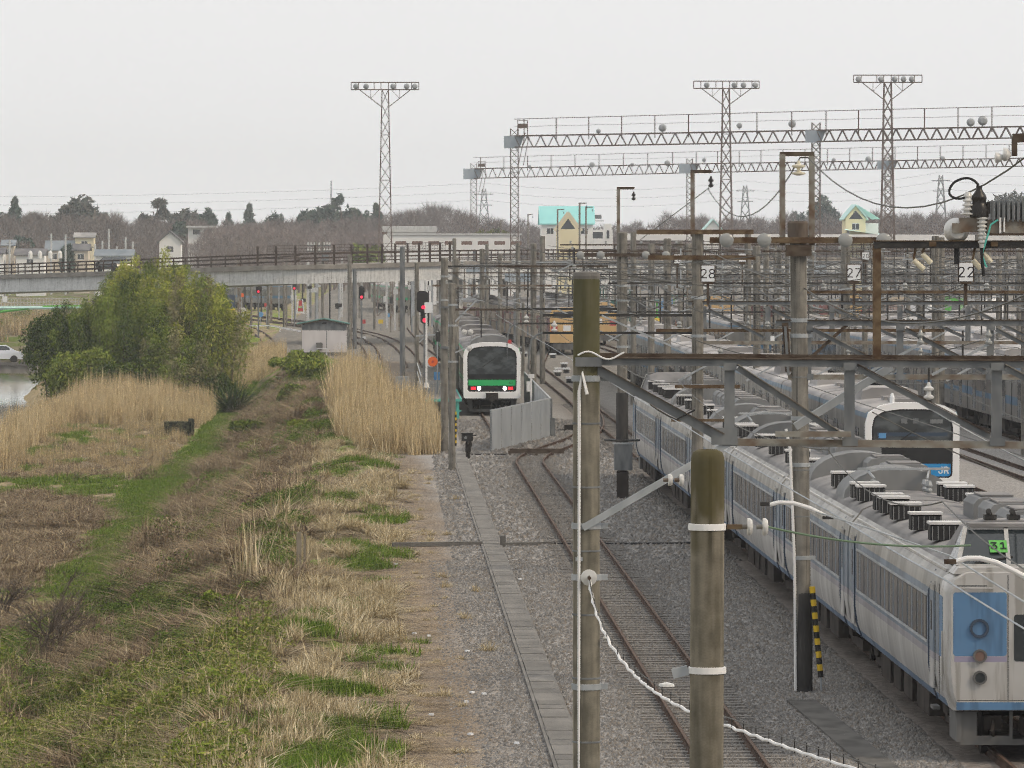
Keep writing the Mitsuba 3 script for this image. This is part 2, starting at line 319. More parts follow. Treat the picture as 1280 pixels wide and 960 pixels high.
# ---------------------------------------------------------------- tracks
def offset_path(P, d):
    P = np.asarray(P, float); t = np.gradient(P, axis=0); t /= np.linalg.norm(t, axis=1, keepdims=True)
    return P + d * np.c_[t[:, 1], -t[:, 0]]
def rail_mesh(P, d, z=0.0):
    Q = offset_path(P, d); m = MB()
    prof = np.array([[-.065, -.1], [.065, -.1], [.012, -.02], [.012, .02], [.034, .03], [.034, .055], [-.034, .055], [-.034, .03], [-.012, .02], [-.012, -.02]])
    t = np.gradient(Q, axis=0); t /= np.linalg.norm(t, axis=1, keepdims=True); nrm = np.c_[t[:, 1], -t[:, 0]]
    V = np.concatenate([np.c_[Q + nrm * px, np.full(len(Q), z + pz)] for px, pz in prof]).reshape(len(prof), len(Q), 3).transpose(1, 0, 2).reshape(-1, 3)
    n = len(prof); i = np.arange(len(Q) - 1)[:, None] * n; j = np.arange(n)[None]; k = (j + 1) % n
    m.add(V, np.stack([i + j, i + k, i + n + k, i + n + j], -1).reshape(-1, 4)); top = MB()
    a, b = np.c_[Q + nrm * .027, np.full(len(Q), z + .058)], np.c_[Q - nrm * .027, np.full(len(Q), z + .058)]
    i = np.arange(len(Q) - 1); top.add(np.vstack([a, b]), np.stack([i, i + 1, i + 1 + len(Q), i + len(Q)], -1))
    return m.mesh(), top.mesh()
def smooth_path(pts, n=8):
    from scipy.interpolate import PchipInterpolator
    pts = np.asarray(pts, float); y = np.concatenate([np.linspace(a, b, n, endpoint=False) for a, b in zip(pts[:-1, 1], pts[1:, 1])] + [[pts[-1, 1]]])
    return np.c_[PchipInterpolator(pts[:, 1], pts[:, 0])(y), y]
def track(pts, label, sleepers=None, zoff=0.09):
    tk = numbered('railway_track'); lab(tk, label, None, None, 'structure'); P = smooth_path(pts)
    for d in (-.535, .535):
        a, b = rail_mesh(P, d, zoff); r = put('rail', a, 'rail_side', tk); put('running_surface', b, 'rail_top', r)
    if sleepers:
        y0, y1, step = sleepers; y = y0; seg = np.gradient(P, axis=0)
        while y < y1:
            i = min(np.searchsorted(P[:, 1], y), len(P) - 1); x = np.interp(y, P[:, 1], P[:, 0]); yaw = -math.atan2(seg[i, 0], seg[i, 1])
            put('sleeper', one('box', (x + rng.uniform(-.03, .03), y, -.02 + rng.uniform(-.012, .008)), (2.05, .21, .1), yaw + rng.uniform(-.01, .01)), 'sleeper', tk); y += step
    return tk
curve1 = [(5.75, 60), (5.75, 120), (5.75, 180), (5.75, 236), (6.2, 246), (7.4, 257), (8.9, 270), (10.0, 288), (10.6, 310), (10.8, 340)]
track(curve1, 'rusty single track beside the concrete cable trough', (92.3, 262, .66))
track([(10.8, 40), (10.8, 200), (10.8, 330), (10.8, 420), (12.2, 470), (14.5, 540), (16, 700)], 'track under the pale blue and white train', (228, 330, .8))
track([(5.55, 276), (5.55, 330), (5.4, 420), (4.0, 520), (3.0, 640)], 'stabling track under the green fronted train')
track([(24.2, 120), (24.2, 260), (24.0, 420), (22, 560), (20, 760)], 'empty track right of the blue fronted train')
track([(20.4, 200), (20.4, 330), (19.5, 470), (18.6, 560), (17, 760)], 'empty track in the middle of the yard')
track([(28.9, 160), (28.9, 300), (29, 480), (30, 640), (31, 800)], 'track under the stainless train at the right')
track([(33, 300), (33, 420), (33, 560), (34, 760)], 'track under the orange train beyond the roofs')
for i, (a, b) in enumerate(((37.2, 39), (41.4, 44), (45.6, 50))): track([(a, 330), (a, 480), (b, 700)], 'one of the far yard tracks at the right')
# curved tracks at the left throat, beyond the reeds
track([(-.6, 430), (-.9, 480), (-1.6, 530), (-4.0, 590), (-9.5, 660), (-20, 740)], 'track curving left beyond the tall reeds')
track([(2.2, 430), (1.8, 490), (.4, 560), (-3.5, 630), (-10, 700), (-24, 800)], 'second track curving left beyond the tall reeds')
track([(-9.5, 500), (-10.4, 540), (-12.5, 600), (-17, 680), (-26, 780)], 'track behind the small pale hut')
# cable trough with lids
tr = numbered('cable_trough'); lab(tr, 'concrete cable trough with slab lids beside the track', 'cable trough')
put('channel', MB().box((3.1 - .27, 170, -.02), (.06, 172, .16)).box((3.1 + .27, 170, -.02), (.06, 172, .16)).mesh(), 'concrete_slab', tr)
y = 88.0
while y < 250:
    L = .98 if y < 180 else 1.98
    put('lid', one('box', (3.1 + rng.uniform(-.008, .008), y + L / 2, .045 + rng.uniform(-.006, .006)), (.47, L - .02, .07), rng.uniform(-.004, .004)), 'concrete_slab', tr); y += L + .02
k = thing('cross_duct', 'low concrete duct crossing the dirt strip to the trough', 'cable duct')
put('duct', one('bar', (.25, 172.6, .07), (2.82, 173.2, .07), .16, .12), 'concrete_slab', k); put('duct', one('bar', (3.4, 173.2, .05), (4.9, 173.6, .05), .16, .1), 'concrete_slab', k)
whole('marker_post', one('box', (3.42, 172.6, .16), (.16, .16, .34)), 'concrete_slab', 'short square marker post beside the cable trough', 'marker post')
k = thing('cable_crossing', 'dark cable laid across the ballast under both tracks', 'cable')
put('cable', one('tube', [(4.9, 173.7, .08), (5.0, 173.8, .03), (7.5, 174, .03), (9.4, 174.3, .03)], .035), 'cable_black', k)
k = thing('wheel_stop', 'rusty beam lying across the rails at the track curve', 'wheel stop')
a, b = at(637, 570, 30.2), at(705, 567, 30.2); a[2] = b[2] = .2
put('beam', one('bar', a, b, .3, .2), 'steel_rust', k); put('bracket', MB().box((5.2, a[1], .12), (.12, .5, .16)).box((6.3, a[1], .12), (.12, .5, .16)).mesh(), 'steel_rust', k)
# ---------------------------------------------------------------- trains
def frame(X, Y, yaw=0.0):                         # local (x across, y away from the camera, z) -> world
    c, s = math.cos(yaw), math.sin(yaw)
    def f(V):
        V = np.asarray(V, float); return np.c_[X + V[:, 0] * c + V[:, 1] * s, Y - V[:, 0] * s + V[:, 1] * c, V[:, 2]]
    return f
class LM(MB):                                      # a mesh builder in a car's own frame
    def __init__(self, fr): super().__init__(); self.fr = fr
    def add(self, v, f): return super().add(self.fr(v), f)
def arc(cx, cz, rx, rz, a0, a1, n): t = np.radians(np.linspace(a0, a1, n)); return [(cx + rx * math.cos(q), cz + rz * math.sin(q)) for q in t]
PROFILE_EXPRESS = [(-1.30, .88), (-1.40, 1.15), (-1.45, 1.5), (-1.45, 2.75), (-1.40, 3.02), (-1.22, 3.24)]
PROFILE_COMMUTER = [(-1.42, 1.0), (-1.45, 1.15), (-1.45, 3.25), (-1.41, 3.48)]
def closed(half): return half + [(-x, z) for x, z in reversed(half)]
def roof_of(half, top):                            # roof shell that sits a few mm above the sides
    x0, z0 = half[-1]; a = [(x0 - .012, z0 - .05)] + [(x0 * math.cos(q), z0 + (top - z0) * math.sin(q)) for q in np.linspace(0, math.pi, 11)] + [(-x0 + .012, z0 - .05)]
    return a
def underfloor(fr, L, parent, half=1.28, s=1):
    m = LM(fr)
    for y, l in ((5.7, 2.4), (8.6, 1.7), (10.8, 1.5), (13.2, 2.1)): m.box((0, y * L / 20, .68), (2 * half, l, .5))
    for x in (-1, 1):
        for y in (2.1, 4.2, L - 4.2, L - 2.1):
            m.lathe((x * .60 - .06, y, .43), [(.43, 0), (.43, .12)], 12, 'x')
        for y in (3.15, L - 3.15): m.box((x * .95, y, .48), (.14, 3.1, .22)); m.box((x * 1.0, y, .75), (.3, .9, .3))
    m.box((0, L / 2, .93), (2.3, L - .6, .1))
    return put('underfloor', m.mesh(), 'underfloor', parent)
def gangway(fr, L, parent):
    put('gangway', LM(fr).box((0, L - .22, 2.0), (1.2, .5, 2.2)).mesh(), 'rubber_black', parent)

def one2(fr, c, s): return LM(fr).box(c, s).mesh()
def express_car(tr, X, Y, L, kind, flip=False):
    fr = frame(X, Y)
    if flip:
        def fr(V, X=X, Y=Y): V = np.asarray(V, float); return np.c_[X + V[:, 0], Y + L - V[:, 1], V[:, 2]]
    car = key_of('carriage', tr); g = .16
    y0 = .05 if kind == 'cab' else g
    scene[car] = mikit.ply(LM(fr).loft(closed(PROFILE_EXPRESS), [y0 + (.9 if kind == 'cab' else 0), L - g]).mesh(), 'limited_express_paint', smooth=25)
    put('roof', LM(fr).loft(roof_of(PROFILE_EXPRESS, 3.52), [y0 + (2.3 if kind == 'cab' else .02), L - g - .02]).mesh(), 'roof_grey', car, 35)
    underfloor(fr, L, car); gangway(fr, L, car)
    half = PROFILE_EXPRESS
    def strip(sg, y, w, off=.014):                # gutter or door edge following the body side
        m = LM(fr)
        if True:
            pts = [(sg * (abs(x) + off), z) for x, z in [(-1.32, 3.1)] + list(reversed(half[:4]))[0:4]]
            for a, b in zip(pts[:-1], pts[1:]): m.bar((a[0], y, a[1]), (b[0], y, b[1]), .03, w, up=(0, 1, 0))
        return m.mesh()
    ds = [2.3 if kind == 'cab' else 1.35, L - 1.35]
    for yd in ds:
        for sg in (-1, 1):
            d = put('door', one2(fr, (sg * 1.456, yd, 2.0), (.02, .74, 1.75)), 'limited_express_paint', car); put('door_window', one2(fr, (sg * 1.468, yd, 2.35), (.012, .2, .5)), 'window_dark', d)
            put('edge', strip(sg, yd + (.5 if yd < L / 2 else -.5), .07), 'dark_blue_paint', d)
    a, b = ds[0] + .9, ds[1] - .9; nw = int((b - a) / 1.82); w = (b - a) / nw
    for sg in (-1, 1):
        for i in range(nw):
            y = a + (i + .5) * w
            wn = put('window', LM(fr).box((sg * 1.455, y, 2.24), (.016, w - .2, .74)).mesh(), 'window_train', car); put('pillar', LM(fr).box((sg * 1.462, y, 2.24), (.016, .13, .74)).mesh(), 'limited_express_paint', wn)
            if (i * 7 + int(Y)) % 3: put('curtain', LM(fr).box((sg * 1.4645, y + (w - .2) * (.33 if i % 2 else -.33), 2.24), (.004, .22, .7)).mesh(), 'curtain', wn)
    put('window_frame', LM(fr).box((-1.452, (a + b) / 2, 1.84), (.03, b - a, .05)).box((-1.452, (a + b) / 2, 2.64), (.03, b - a, .04)).mesh(), 'steel_pale', car)
    m = LM(fr)                                    # gutter along the roof edge
    for sg in (-1, 1): m.box((sg * 1.30, L / 2 + .3, 3.17), (.05, L - 1.9 if kind == 'cab' else L - .7, .04))
    put('gutter', m.mesh(), 'limited_express_white', car)
    # roof equipment
    def louvre(x, y):
        k = put('ventilator', LM(fr).box((x, y - .02, 3.735), (.60, .6, .045)).mesh(), 'vent_white', car); put('housing', LM(fr).box((x, y, 3.57), (.56, .5, .28)).mesh(), 'louvre_black', k)
        m = LM(fr).box((x, y - .285, 3.56), (.54, .03, .25)); put('grille', m.mesh(), 'louvre_black', k)
        m = LM(fr)
        for q in range(6): m.box((x - .25 + q * .1, y - .30, 3.56), (.016, .04, .25))
        lab(put('louvre_blades', m.mesh(), 'ac_grey', k), kind='stuff')
    def ac(x, y, w, l, h):
        h = h * 1.0; p = np.array([[-w / 2, 3.38], [-w / 2, 3.45 + h * .72], [-w / 2 + .10, 3.45 + h * .95], [-w / 4, 3.45 + h], [w / 4, 3.45 + h], [w / 2 - .10, 3.45 + h * .95], [w / 2, 3.45 + h * .72], [w / 2, 3.38]]) + [x, 0]
        k = put('air_conditioner', LM(fr).loft(p, [y - l / 2, y - l / 2 + .06, y + l / 2 - .06, y + l / 2]).mesh(), 'ac_grey', car, 30)
        put('lid', LM(fr).box((x, y, 3.455 + h + .012), (w * .62, l * .8, .03)).mesh(), 'roof_grey', k)
    def big_ac(y, l=1.9):
        p = [(-1.15, 3.28)] + [(1.15 * math.cos(q), 3.36 + .62 * math.sin(q)) for q in np.linspace(math.pi, 0, 13)] + [(1.15, 3.28)]
        put('air_conditioner', LM(fr).loft(p, [y - l / 2, y + l / 2]).mesh(), 'ac_grey', car, 35)
    if kind == 'cab':
        for y in (6.3, 10.2, 14.4): louvre(-.86, y)
        for y in (4.3, 7.5, 10.6, 13.4): ac(.72, y, .95, 2.0, .48)
        for y in (17.2, 18.6): louvre(-.84, y); louvre(1.0, y - .1)
    elif kind == 'motor':
        for x, y in ((-.84, 1.9), (-.84, 3.4), (.95, 1.7), (.95, 3.3)): louvre(x, y)
        big_ac(6.2, 2.2)
        for x, y in ((-.8, 9.3), (-.8, 17.4), (.9, 17.6)): louvre(x, y)
        for y in (10.2, 14.3): ac(.55, y, 1.05, 1.7, .45)
        big_ac(15.6, 1.5); put('roof_walkway', LM(fr).box((0, 8.7, 3.62), (.9, 1.6, .06)).mesh(), 'roof_pale', car)
    else:
        for y in (2.6, 8.8, 14.4): louvre(-.85, y)
        for y in (3.5, 6.1, 8.7, 11.4, 14.0): ac(.62, y, 1.1, 1.9, .45)
        big_ac(18.0, 1.4)
    if kind == 'motor':                            # folded pantograph
        m = LM(fr)
        for x in (-.55, .55):
            m.bar((x, 4.4, 3.78), (x * 1.2, 5.3, 3.95), .04); m.bar((x * 1.2, 5.3, 3.95), (x * .6, 3.7, 4.0), .035)
            for y in (4.2, 5.0): m.lathe((x, y - .1, 3.5), [(.05, 0), (.08, .05), (.05, .1), (.08, .15), (.05, .25)], 8)
        m.bar((-.95, 3.7, 4.02), (.95, 3.7, 4.02), .05, .04); m.bar((-.95, 3.95, 4.0), (.95, 3.95, 4.0), .05, .04)
        put('pantograph', m.mesh(), 'steel_pale', car)
    if kind == 'cab':
        # nose: flat front with rounded corners, blue panel, raised windscreen
        body = [(-1.30, .88), (-1.40, 1.15), (-1.45, 1.5), (-1.45, 2.85), (-1.38, 3.08), (-1.15, 3.2), (1.15, 3.2), (1.38, 3.08), (1.45, 2.85), (1.45, 1.5), (1.40, 1.15), (1.30, .88)]
        pr = np.array(body); ys = [0, .06, .18, .36, .96]; sc = [(.93, .985), (.965, .995), (.99, 1.), (1., 1.), (1., 1.)]
        m = LM(fr); n = len(pr); V = np.vstack([np.c_[pr[:, 0] * a, np.full(n, y), 2 + (pr[:, 1] - 2) * b] for y, (a, b) in zip(ys, sc)])
        i = np.arange(4)[:, None] * n; j = np.arange(n)[None]; k = (j + 1) % n
        m.add(V, np.stack([i + j, i + n + j, i + n + k, i + k], -1).reshape(-1, 4)); tv, tf = trimesh.creation.triangulate_polygon(Polygon(body), engine='earcut')
        tv = np.asarray(tv); m.add(np.c_[tv[:, 0] * .93, np.zeros(len(tv)), 2 + (tv[:, 1] - 2) * .985], tf)
        nose = put('nose', m.mesh(), 'limited_express_white', car, 40)
        put('side_paint', LM(fr).box((-1.455, .66, 2.26), (.014, .5, 1.02)).box((1.455, .66, 2.26), (.014, .5, 1.02)).mesh(), 'limited_express_cab_blue', car)
        for sg in (-1, 1):
            xs_ = sorted((sg * 1.315, sg * .42)); P = sbox(xs_[0], 1.80, xs_[1], 2.86).buffer(-.05).buffer(.05)
            put('blue_panel', LM(fr).plate(P, .012, .02).mesh(), 'limited_express_cab_blue', nose)
            put('lavender_stripe', LM(fr).plate(sbox(xs_[0] + .02, 1.70, xs_[1], 1.797), .012, .018).mesh(), 'limited_express_lavender', nose)
            c = Point(sg * .88, 2.26); put('marker_ring', LM(fr).plate(c.buffer(.16).difference(c.buffer(.115)), -.008, .05).mesh(), 'dark_blue_paint', nose)
            for z, kk in ((1.80, 'headlight'), (1.44, 'tail_light')):
                c = Point(sg * .87, z); put(kk, LM(fr).plate(c.buffer(.115).difference(c.buffer(.085)), .0, .07).mesh(), 'skirt_grey', nose)
                put(kk + '_lens', LM(fr).plate(c.buffer(.084), .0, .045).mesh(), 'window_brown' if z > 1.6 else 'glass_cab', nose)
        put('handrail', LM(fr).tube([(-1.25, -.05, 2.93), (-.65, -.05, 2.93)], .015).tube([(-1.465, .28, 1.2), (-1.475, .28, 2.2)], .015).mesh(), 'limited_express_white', nose)
        m = LM(fr)
        for x in (-.40, .40): m.box((x, -.004, 2.05), (.02, .012, 2.2))
        m.box((0, -.004, 1.06), (2.5, .012, .015)); m.box((-1.0, -.004, 2.97), (.5, .02, .02)); m.box((1.0, -.004, 2.97), (.5, .02, .02))
        lab(put('panel_seam', m.mesh(), 'skirt_grey', nose), kind='stuff')
        m = LM(fr)
        for yy in (.95, 1.72): m.box((-1.458, yy, 2.0), (.012, .018, 1.9)); m.box((1.458, yy, 2.0), (.012, .018, 1.9))
        lab(put('side_seam', m.mesh(), 'skirt_grey', nose), kind='stuff')
        put('side_step', LM(fr).box((-1.40, 2.3, .78), (.12, .5, .06)).mesh(), 'skirt_grey', car); put('side_step', LM(fr).box((1.40, 2.3, .78), (.12, .5, .06)).mesh(), 'skirt_grey', car)
        put('lower_stripe', LM(fr).plate(sbox(-1.26, .90, 1.26, 1.03), .006, .02).mesh(), 'limited_express_cab_blue', nose)
        put('door_window', LM(fr).plate(sbox(-.26, 1.75, -.05, 2.45).buffer(.04), .0, .015).mesh(), 'glass_cab', nose)
        m = LM(fr); p = [(-1.26, .86), (-1.18, .30), (1.18, .30), (1.26, .86)]
        m.plate(Polygon(p).difference(sbox(-.9, .45, -.35, .86)).difference(sbox(-.3, .4, .3, .86)), .30, .10); m.box((-1.2, .8, .6), (.08, 1.3, .5)); m.box((1.2, .8, .6), (.08, 1.3, .5))
        put('skirt', m.mesh(), 'skirt_grey', car)
        put('coupler', LM(fr).box((0, .1, .62), (.32, .8, .3)).tube([(-.62, .3, .7), (-.66, .0, .55), (-.6, .3, .42)], .035).tube([(.6, .3, .7), (.66, .0, .55), (.6, .3, .42)], .035).box((-.62, .45, .66), (.3, .2, .22)).mesh(), 'underfloor', car)
        # white ledge, sloping windscreen and hood
        led = [(-1.30, 3.16), (-1.22, 3.27), (1.22, 3.27), (1.30, 3.16)]
        put('ledge', LM(fr).loft(led, [.06, .9]).mesh(), 'limited_express_white', car, 30)
        w0, w1 = 1.18, .98
        gl = LM(fr).add([(-w0, .55, 3.28), (w0, .55, 3.28), (w1, 1.35, 3.86), (-w1, 1.35, 3.86)], [[0, 1, 2, 3]])
        ws = put('windscreen', gl.mesh(), 'glass_cab', car)
        m = LM(fr)
        for a, b in (((-w0, .53, 3.27), (-w1, 1.36, 3.88)), ((w0, .53, 3.27), (w1, 1.36, 3.88)), ((-.33, .53, 3.27), (-.3, 1.36, 3.88)), ((.33, .53, 3.27), (.3, 1.36, 3.88)), ((-w0, .53, 3.28), (w0, .53, 3.28)), ((-w1, 1.36, 3.87), (w1, 1.36, 3.87))): m.bar(a, b, .07, .05)
        put('windscreen_frame', m.mesh(), 'limited_express_white', ws)
        sgl = LM(fr)
        for sg in (-1, 1): sgl.add([(sg * w0, .56, 3.27), (sg * w1, 1.35, 3.86), (sg * w1, 1.8, 3.86), (sg * 1.24, 1.8, 3.27)], [[0, 1, 2, 3]])
        put('side_screen', sgl.mesh(), 'glass_cab', ws)
        hood = [(-1.22, 3.2), (-1.1, 3.62), (-.95, 3.86), (-.6, 3.98), (.6, 3.98), (.95, 3.86), (1.1, 3.62), (1.22, 3.2)]
        m = LM(fr); pr = np.array(hood); n = len(pr)
        m.loft(hood, [1.8, 2.7]); V = np.vstack([np.c_[pr[:, 0], np.full(n, 2.7), pr[:, 1]], np.c_[pr[:, 0], np.full(n, 4.3), 3.2 + (pr[:, 1] - 3.2) * .38]])
        j = np.arange(n); k = (j + 1) % n; m.add(V, np.stack([j, n + j, n + k, k], -1)); m.box((0, 1.55, 3.92), (1.85, .55, .06))
        put('hood', m.mesh(), 'roof_grey', car, 35)
        m = LM(fr)
        for x in (-.5, -.1, .3): m.box((x, 2.0, 4.03), (.2, .3, .08)).tube([(x, 2., 4.05), (x - .05, 1.75, 4.14)], .05)
        put('horn', m.mesh(), 'steel_dark', car)
        if not flip:
            c = at(1260, 684, 7500 / (Y + 1.0)); V = np.array([(-.62, .80, 3.47), (-.32, .80, 3.47), (-.32, 1.06, 3.66), (-.62, 1.06, 3.66)]); V[:, 1] -= .03; V[:, 2] += .02
            sg_ = put('number_card', LM(fr).add(V, [[0, 1, 2, 3]]).mesh(), 'green_bright', car)
            tm_ = meshkit.text_mesh('31', .17, .004); tv = np.asarray(tm_.vertices); lo, hi = tv.min(0), tv.max(0); u_ = tv[:, 0] - (lo[0] + hi[0]) / 2; w_ = tv[:, 1] - (lo[1] + hi[1]) / 2
            V = np.c_[-.47 + u_, .90 + w_ * .81 - .012, 3.585 + w_ * .585 + .012 + tv[:, 2]]; put('number', (fr(V), np.asarray(tm_.faces)), 'print_black', sg_)
            put('wiper', LM(fr).bar((-.9, .56, 3.32), (-.25, .72, 3.42), .025).mesh(), 'rubber_black', ws)
    return car
k = thing('passenger_train', 'long pale blue and off white train with roof vents at the right', 'train')
y = 7500 / 75.0
for i in range(6):
    L = 20.9; express_car(k, 10.8, y, L, 'cab' if i in (0, 5) else ('motor' if i in (1, 3) else 'plain'), flip=(i == 5)); y += L

def commuter_car(tr, X, Y, L, bsdf, roof, yaw=0.0, cab=None, detail=True, half=None, nd=4, top=3.72, windows='window_dark', fine=False):
    fr = frame(X, Y, yaw); car = key_of('carriage', tr); half = half or PROFILE_COMMUTER; g = .25
    scene[car] = mikit.ply(LM(fr).loft(closed(half), [.06 if cab else g, L - g]).mesh(), bsdf, smooth=25)
    put('roof', LM(fr).loft(roof_of(half, top), [.10 if cab else g - .02, L - g + .02]).mesh(), roof, car, 35)
    underfloor(fr, L, car); gangway(fr, L, car)
    step = (L - 2.2) / nd
    dm, wm, em = LM(fr), LM(fr), LM(fr)
    for d in range(nd):
        y = 1.1 + step * (d + .5)
        for sg in (-1, 1):
            m = LM(fr).box((sg * 1.452, y - .34, 2.02), (.012, .62, 1.8)).box((sg * 1.452, y + .34, 2.02), (.012, .62, 1.8))
            w = LM(fr).box((sg * 1.46, y - .34, 2.38), (.012, .44, .78)).box((sg * 1.46, y + .34, 2.38), (.012, .44, .78))
            e = LM(fr).box((sg * 1.455, y, 2.02), (.02, .05, 1.8)).box((sg * 1.455, y - .68, 2.02), (.02, .05, 1.8)).box((sg * 1.455, y + .68, 2.02), (.02, .05, 1.8))
            s = LM(fr).box((sg * 1.455, y + step / 2, 2.4), (.012, step - 1.9, .85)) if d < nd - 1 else None
            if fine and sg == -1:
                kd = put('door', m.mesh(), 'steel_grey', car); put('pane', w.mesh(), windows, kd); put('seal', e.mesh(), 'steel_dark', kd)
                if s: put('window', s.mesh(), windows, car)
            else:
                dm.add_raw(m); wm.add_raw(w); em.add_raw(e)
                if s: wm.add_raw(s)
    if dm.v: put('doors_far', dm.mesh(), 'steel_grey', car) if False else None
    if wm.v: lab(put('window_row', wm.mesh(), windows, car), kind='stuff')
    if dm.v: lab(put('door_row', dm.mesh(), 'steel_grey', car), kind='stuff'); lab(put('door_seal', em.mesh(), 'steel_dark', car), kind='stuff')
    if detail:
        p = [(-.95, top - .14), (-.9, top + .22), (-.6, top + .32), (.6, top + .32), (.9, top + .22), (.95, top - .14)]
        put('air_conditioner', LM(fr).loft(p, [L / 2 - 1.9, L / 2 + 1.9]).mesh(), roof, car, 30)
        m = LM(fr)
        for y in (3.2, 5.6, L - 5.6, L - 3.2): m.box((.0, y, top + .03), (.9, 1.1, .16))
        lab(put('roof_hatch', m.mesh(), roof, car), kind='stuff')
    return car, fr
def add_raw(self, o):
    v, f = o.mesh(); return MB.add(self, v, f)
LM.add_raw = add_raw
def cab_face(fr, car, band, band_mat, low=1.42, base=1.06, scr=2.42):     # white rim, black mask with a band of colour
    out = Polygon([(-1.46, base), (-1.47, 3.1), (-1.38, 3.45), (-1.0, 3.68), (-.5, 3.78), (.5, 3.78), (1.0, 3.68), (1.38, 3.45), (1.47, 3.1), (1.46, base)]).buffer(-.1).buffer(.1)
    inn = Polygon([(-1.25, low), (-1.27, 3.0), (-1.2, 3.32), (-.9, 3.5), (-.4, 3.57), (.4, 3.57), (.9, 3.5), (1.2, 3.32), (1.27, 3.0), (1.25, low)]).buffer(-.16).buffer(.16)
    rim = put('front_rim', LM(fr).plate(out.difference(inn), .10, .30).mesh(), 'train_white', car)
    put('front_glass', LM(fr).plate(inn, .02, .12).mesh(), 'train_black', rim)
    put('windscreen', LM(fr).plate(inn.buffer(-.06).intersection(sbox(-2, scr, 2, 4)), -.093, .012).mesh(), 'cab_glass_reflection', rim); put('wiper', LM(fr).bar((-.5, -.12, 2.5), (.15, -.12, 2.95), .03).mesh(), 'rubber_black', rim)
    z0, z1 = band; put('front_band', LM(fr).plate(inn.buffer(-.05).intersection(sbox(-2, z0, 2, z1)), -.095, .012).mesh(), band_mat, rim)
    return rim
# green fronted train
k = thing('green_fronted_train', 'commuter train with white rimmed black front, green band and lit headlights', 'train')
yg = 7500 / 24.4
for i in range(7):
    c, fr = commuter_car(k, 5.53 - .0009 * max(0, i - 2) ** 2 * 30, yg + 20 * i, 20, 'stainless_green', 'roof_grey', cab=(i == 0), fine=i < 2)
    if i == 0:
        rim = cab_face(fr, c, (1.55, 1.85), 'band_green', 1.24, .9, 2.14); put('lower_lip', LM(fr).box((0, -.14, 1.06), (2.84, .1, .05)).mesh(), 'steel_pale', rim)
        for sg in (-1, 1):
            hl = put('headlight', LM(fr).plate(sbox(*sorted((sg * .52, sg * 1.12)), 1.52, 1.75)if False else sbox(min(sg * .52, sg * 1.12), 1.31, max(sg * .52, sg * 1.12), 1.52), -.098, .012).mesh(), 'rubber_black', rim)
            lamp('bulb', LM(fr).plate(Point(sg * .66, 1.415).buffer(.10), -.112, .012).mesh(), hl, 'lamp_white', (1., .93, .85), 3.)
            lamp('tail_lamp', LM(fr).plate(sbox(min(sg * .82, sg * 1.08), 1.34, max(sg * .82, sg * 1.08), 1.49), -.112, .012).mesh(), hl, 'lamp_red', (1., .03, .05), .25)
        text_plate('JR', .13, fr([[.95, -.112, 1.70]])[0], 'print_black', rim)
        put('skirt', LM(fr).plate(Polygon([(-1.3, .88), (-1.15, .2), (1.15, .2), (1.3, .88)]).difference(sbox(-1.0, .35, 1., .8)), .35, .06).box((0, .5, .55), (.05, .3, .5)).mesh(), 'skirt_grey', c)
        put('coupler', LM(fr).box((0, -.1, 1.0), (.62, .5, .36)).lathe((0, -.42, .88), [(.16, 0), (.2, .1), (.2, .3)], 10, 'y').mesh(), 'underfloor', c)
        p = [(-1.1, 3.5)] + [(1.1 * math.cos(q), 3.62 + .5 * math.sin(q)) for q in np.linspace(math.pi, 0, 9)] + [(1.1, 3.5)]
        put('air_conditioner', LM(fr).loft(p, [1.6, 4.6]).mesh(), 'ac_grey', c, 30); put('roof_marker', LM(fr).box((.92, .9, 3.78), (.2, .2, .2)).mesh(), 'red_paint', c)
# blue fronted train beside it
k = thing('blue_fronted_train', 'commuter train with white rimmed black front and blue band, behind the pale blue train', 'train')
yb = 7500 / 40.0
for i in range(10):
    c, fr = commuter_car(k, 16.5, yb + 20 * i, 20, 'stainless_blue', 'roof_pale', cab=(i == 0), fine=i < 4)
    if i == 0:
        rim = cab_face(fr, c, (1.46, 1.86), 'band_blue'); text_plate('JR', .21, fr([[.98, -.113, 1.66]])[0], 'sign_white', rim, bold=True)
        put('route_display', LM(fr).plate(sbox(-.35, 3.12, -.16, 3.28), -.098, .01).plate(sbox(.02, 3.12, .2, 3.28), -.098, .01).plate(sbox(.55, 3.12, .95, 3.25), -.098, .01).mesh(), 'steel_grey', rim)
        put('sunshade', LM(fr).plate(sbox(-1.1, 2.72, 1.1, 2.84), -.098, .008).mesh(), 'dark_blue_paint', rim); put('number_card', LM(fr).plate(sbox(-1.05, 2.66, -.82, 2.82), -.108, .01).mesh(), 'blue_paint', rim)
        put('skirt', LM(fr).plate(Polygon([(-1.3, .98), (-1.15, .3), (1.15, .3), (1.3, .98)]), .35, .06).mesh(), 'skirt_grey', c)
        put('aerial', LM(fr).lathe((-.45, 2.0, 3.7), [(.08, 0), (.07, .2), (.03, .32)], 8).mesh(), 'sign_white', c)
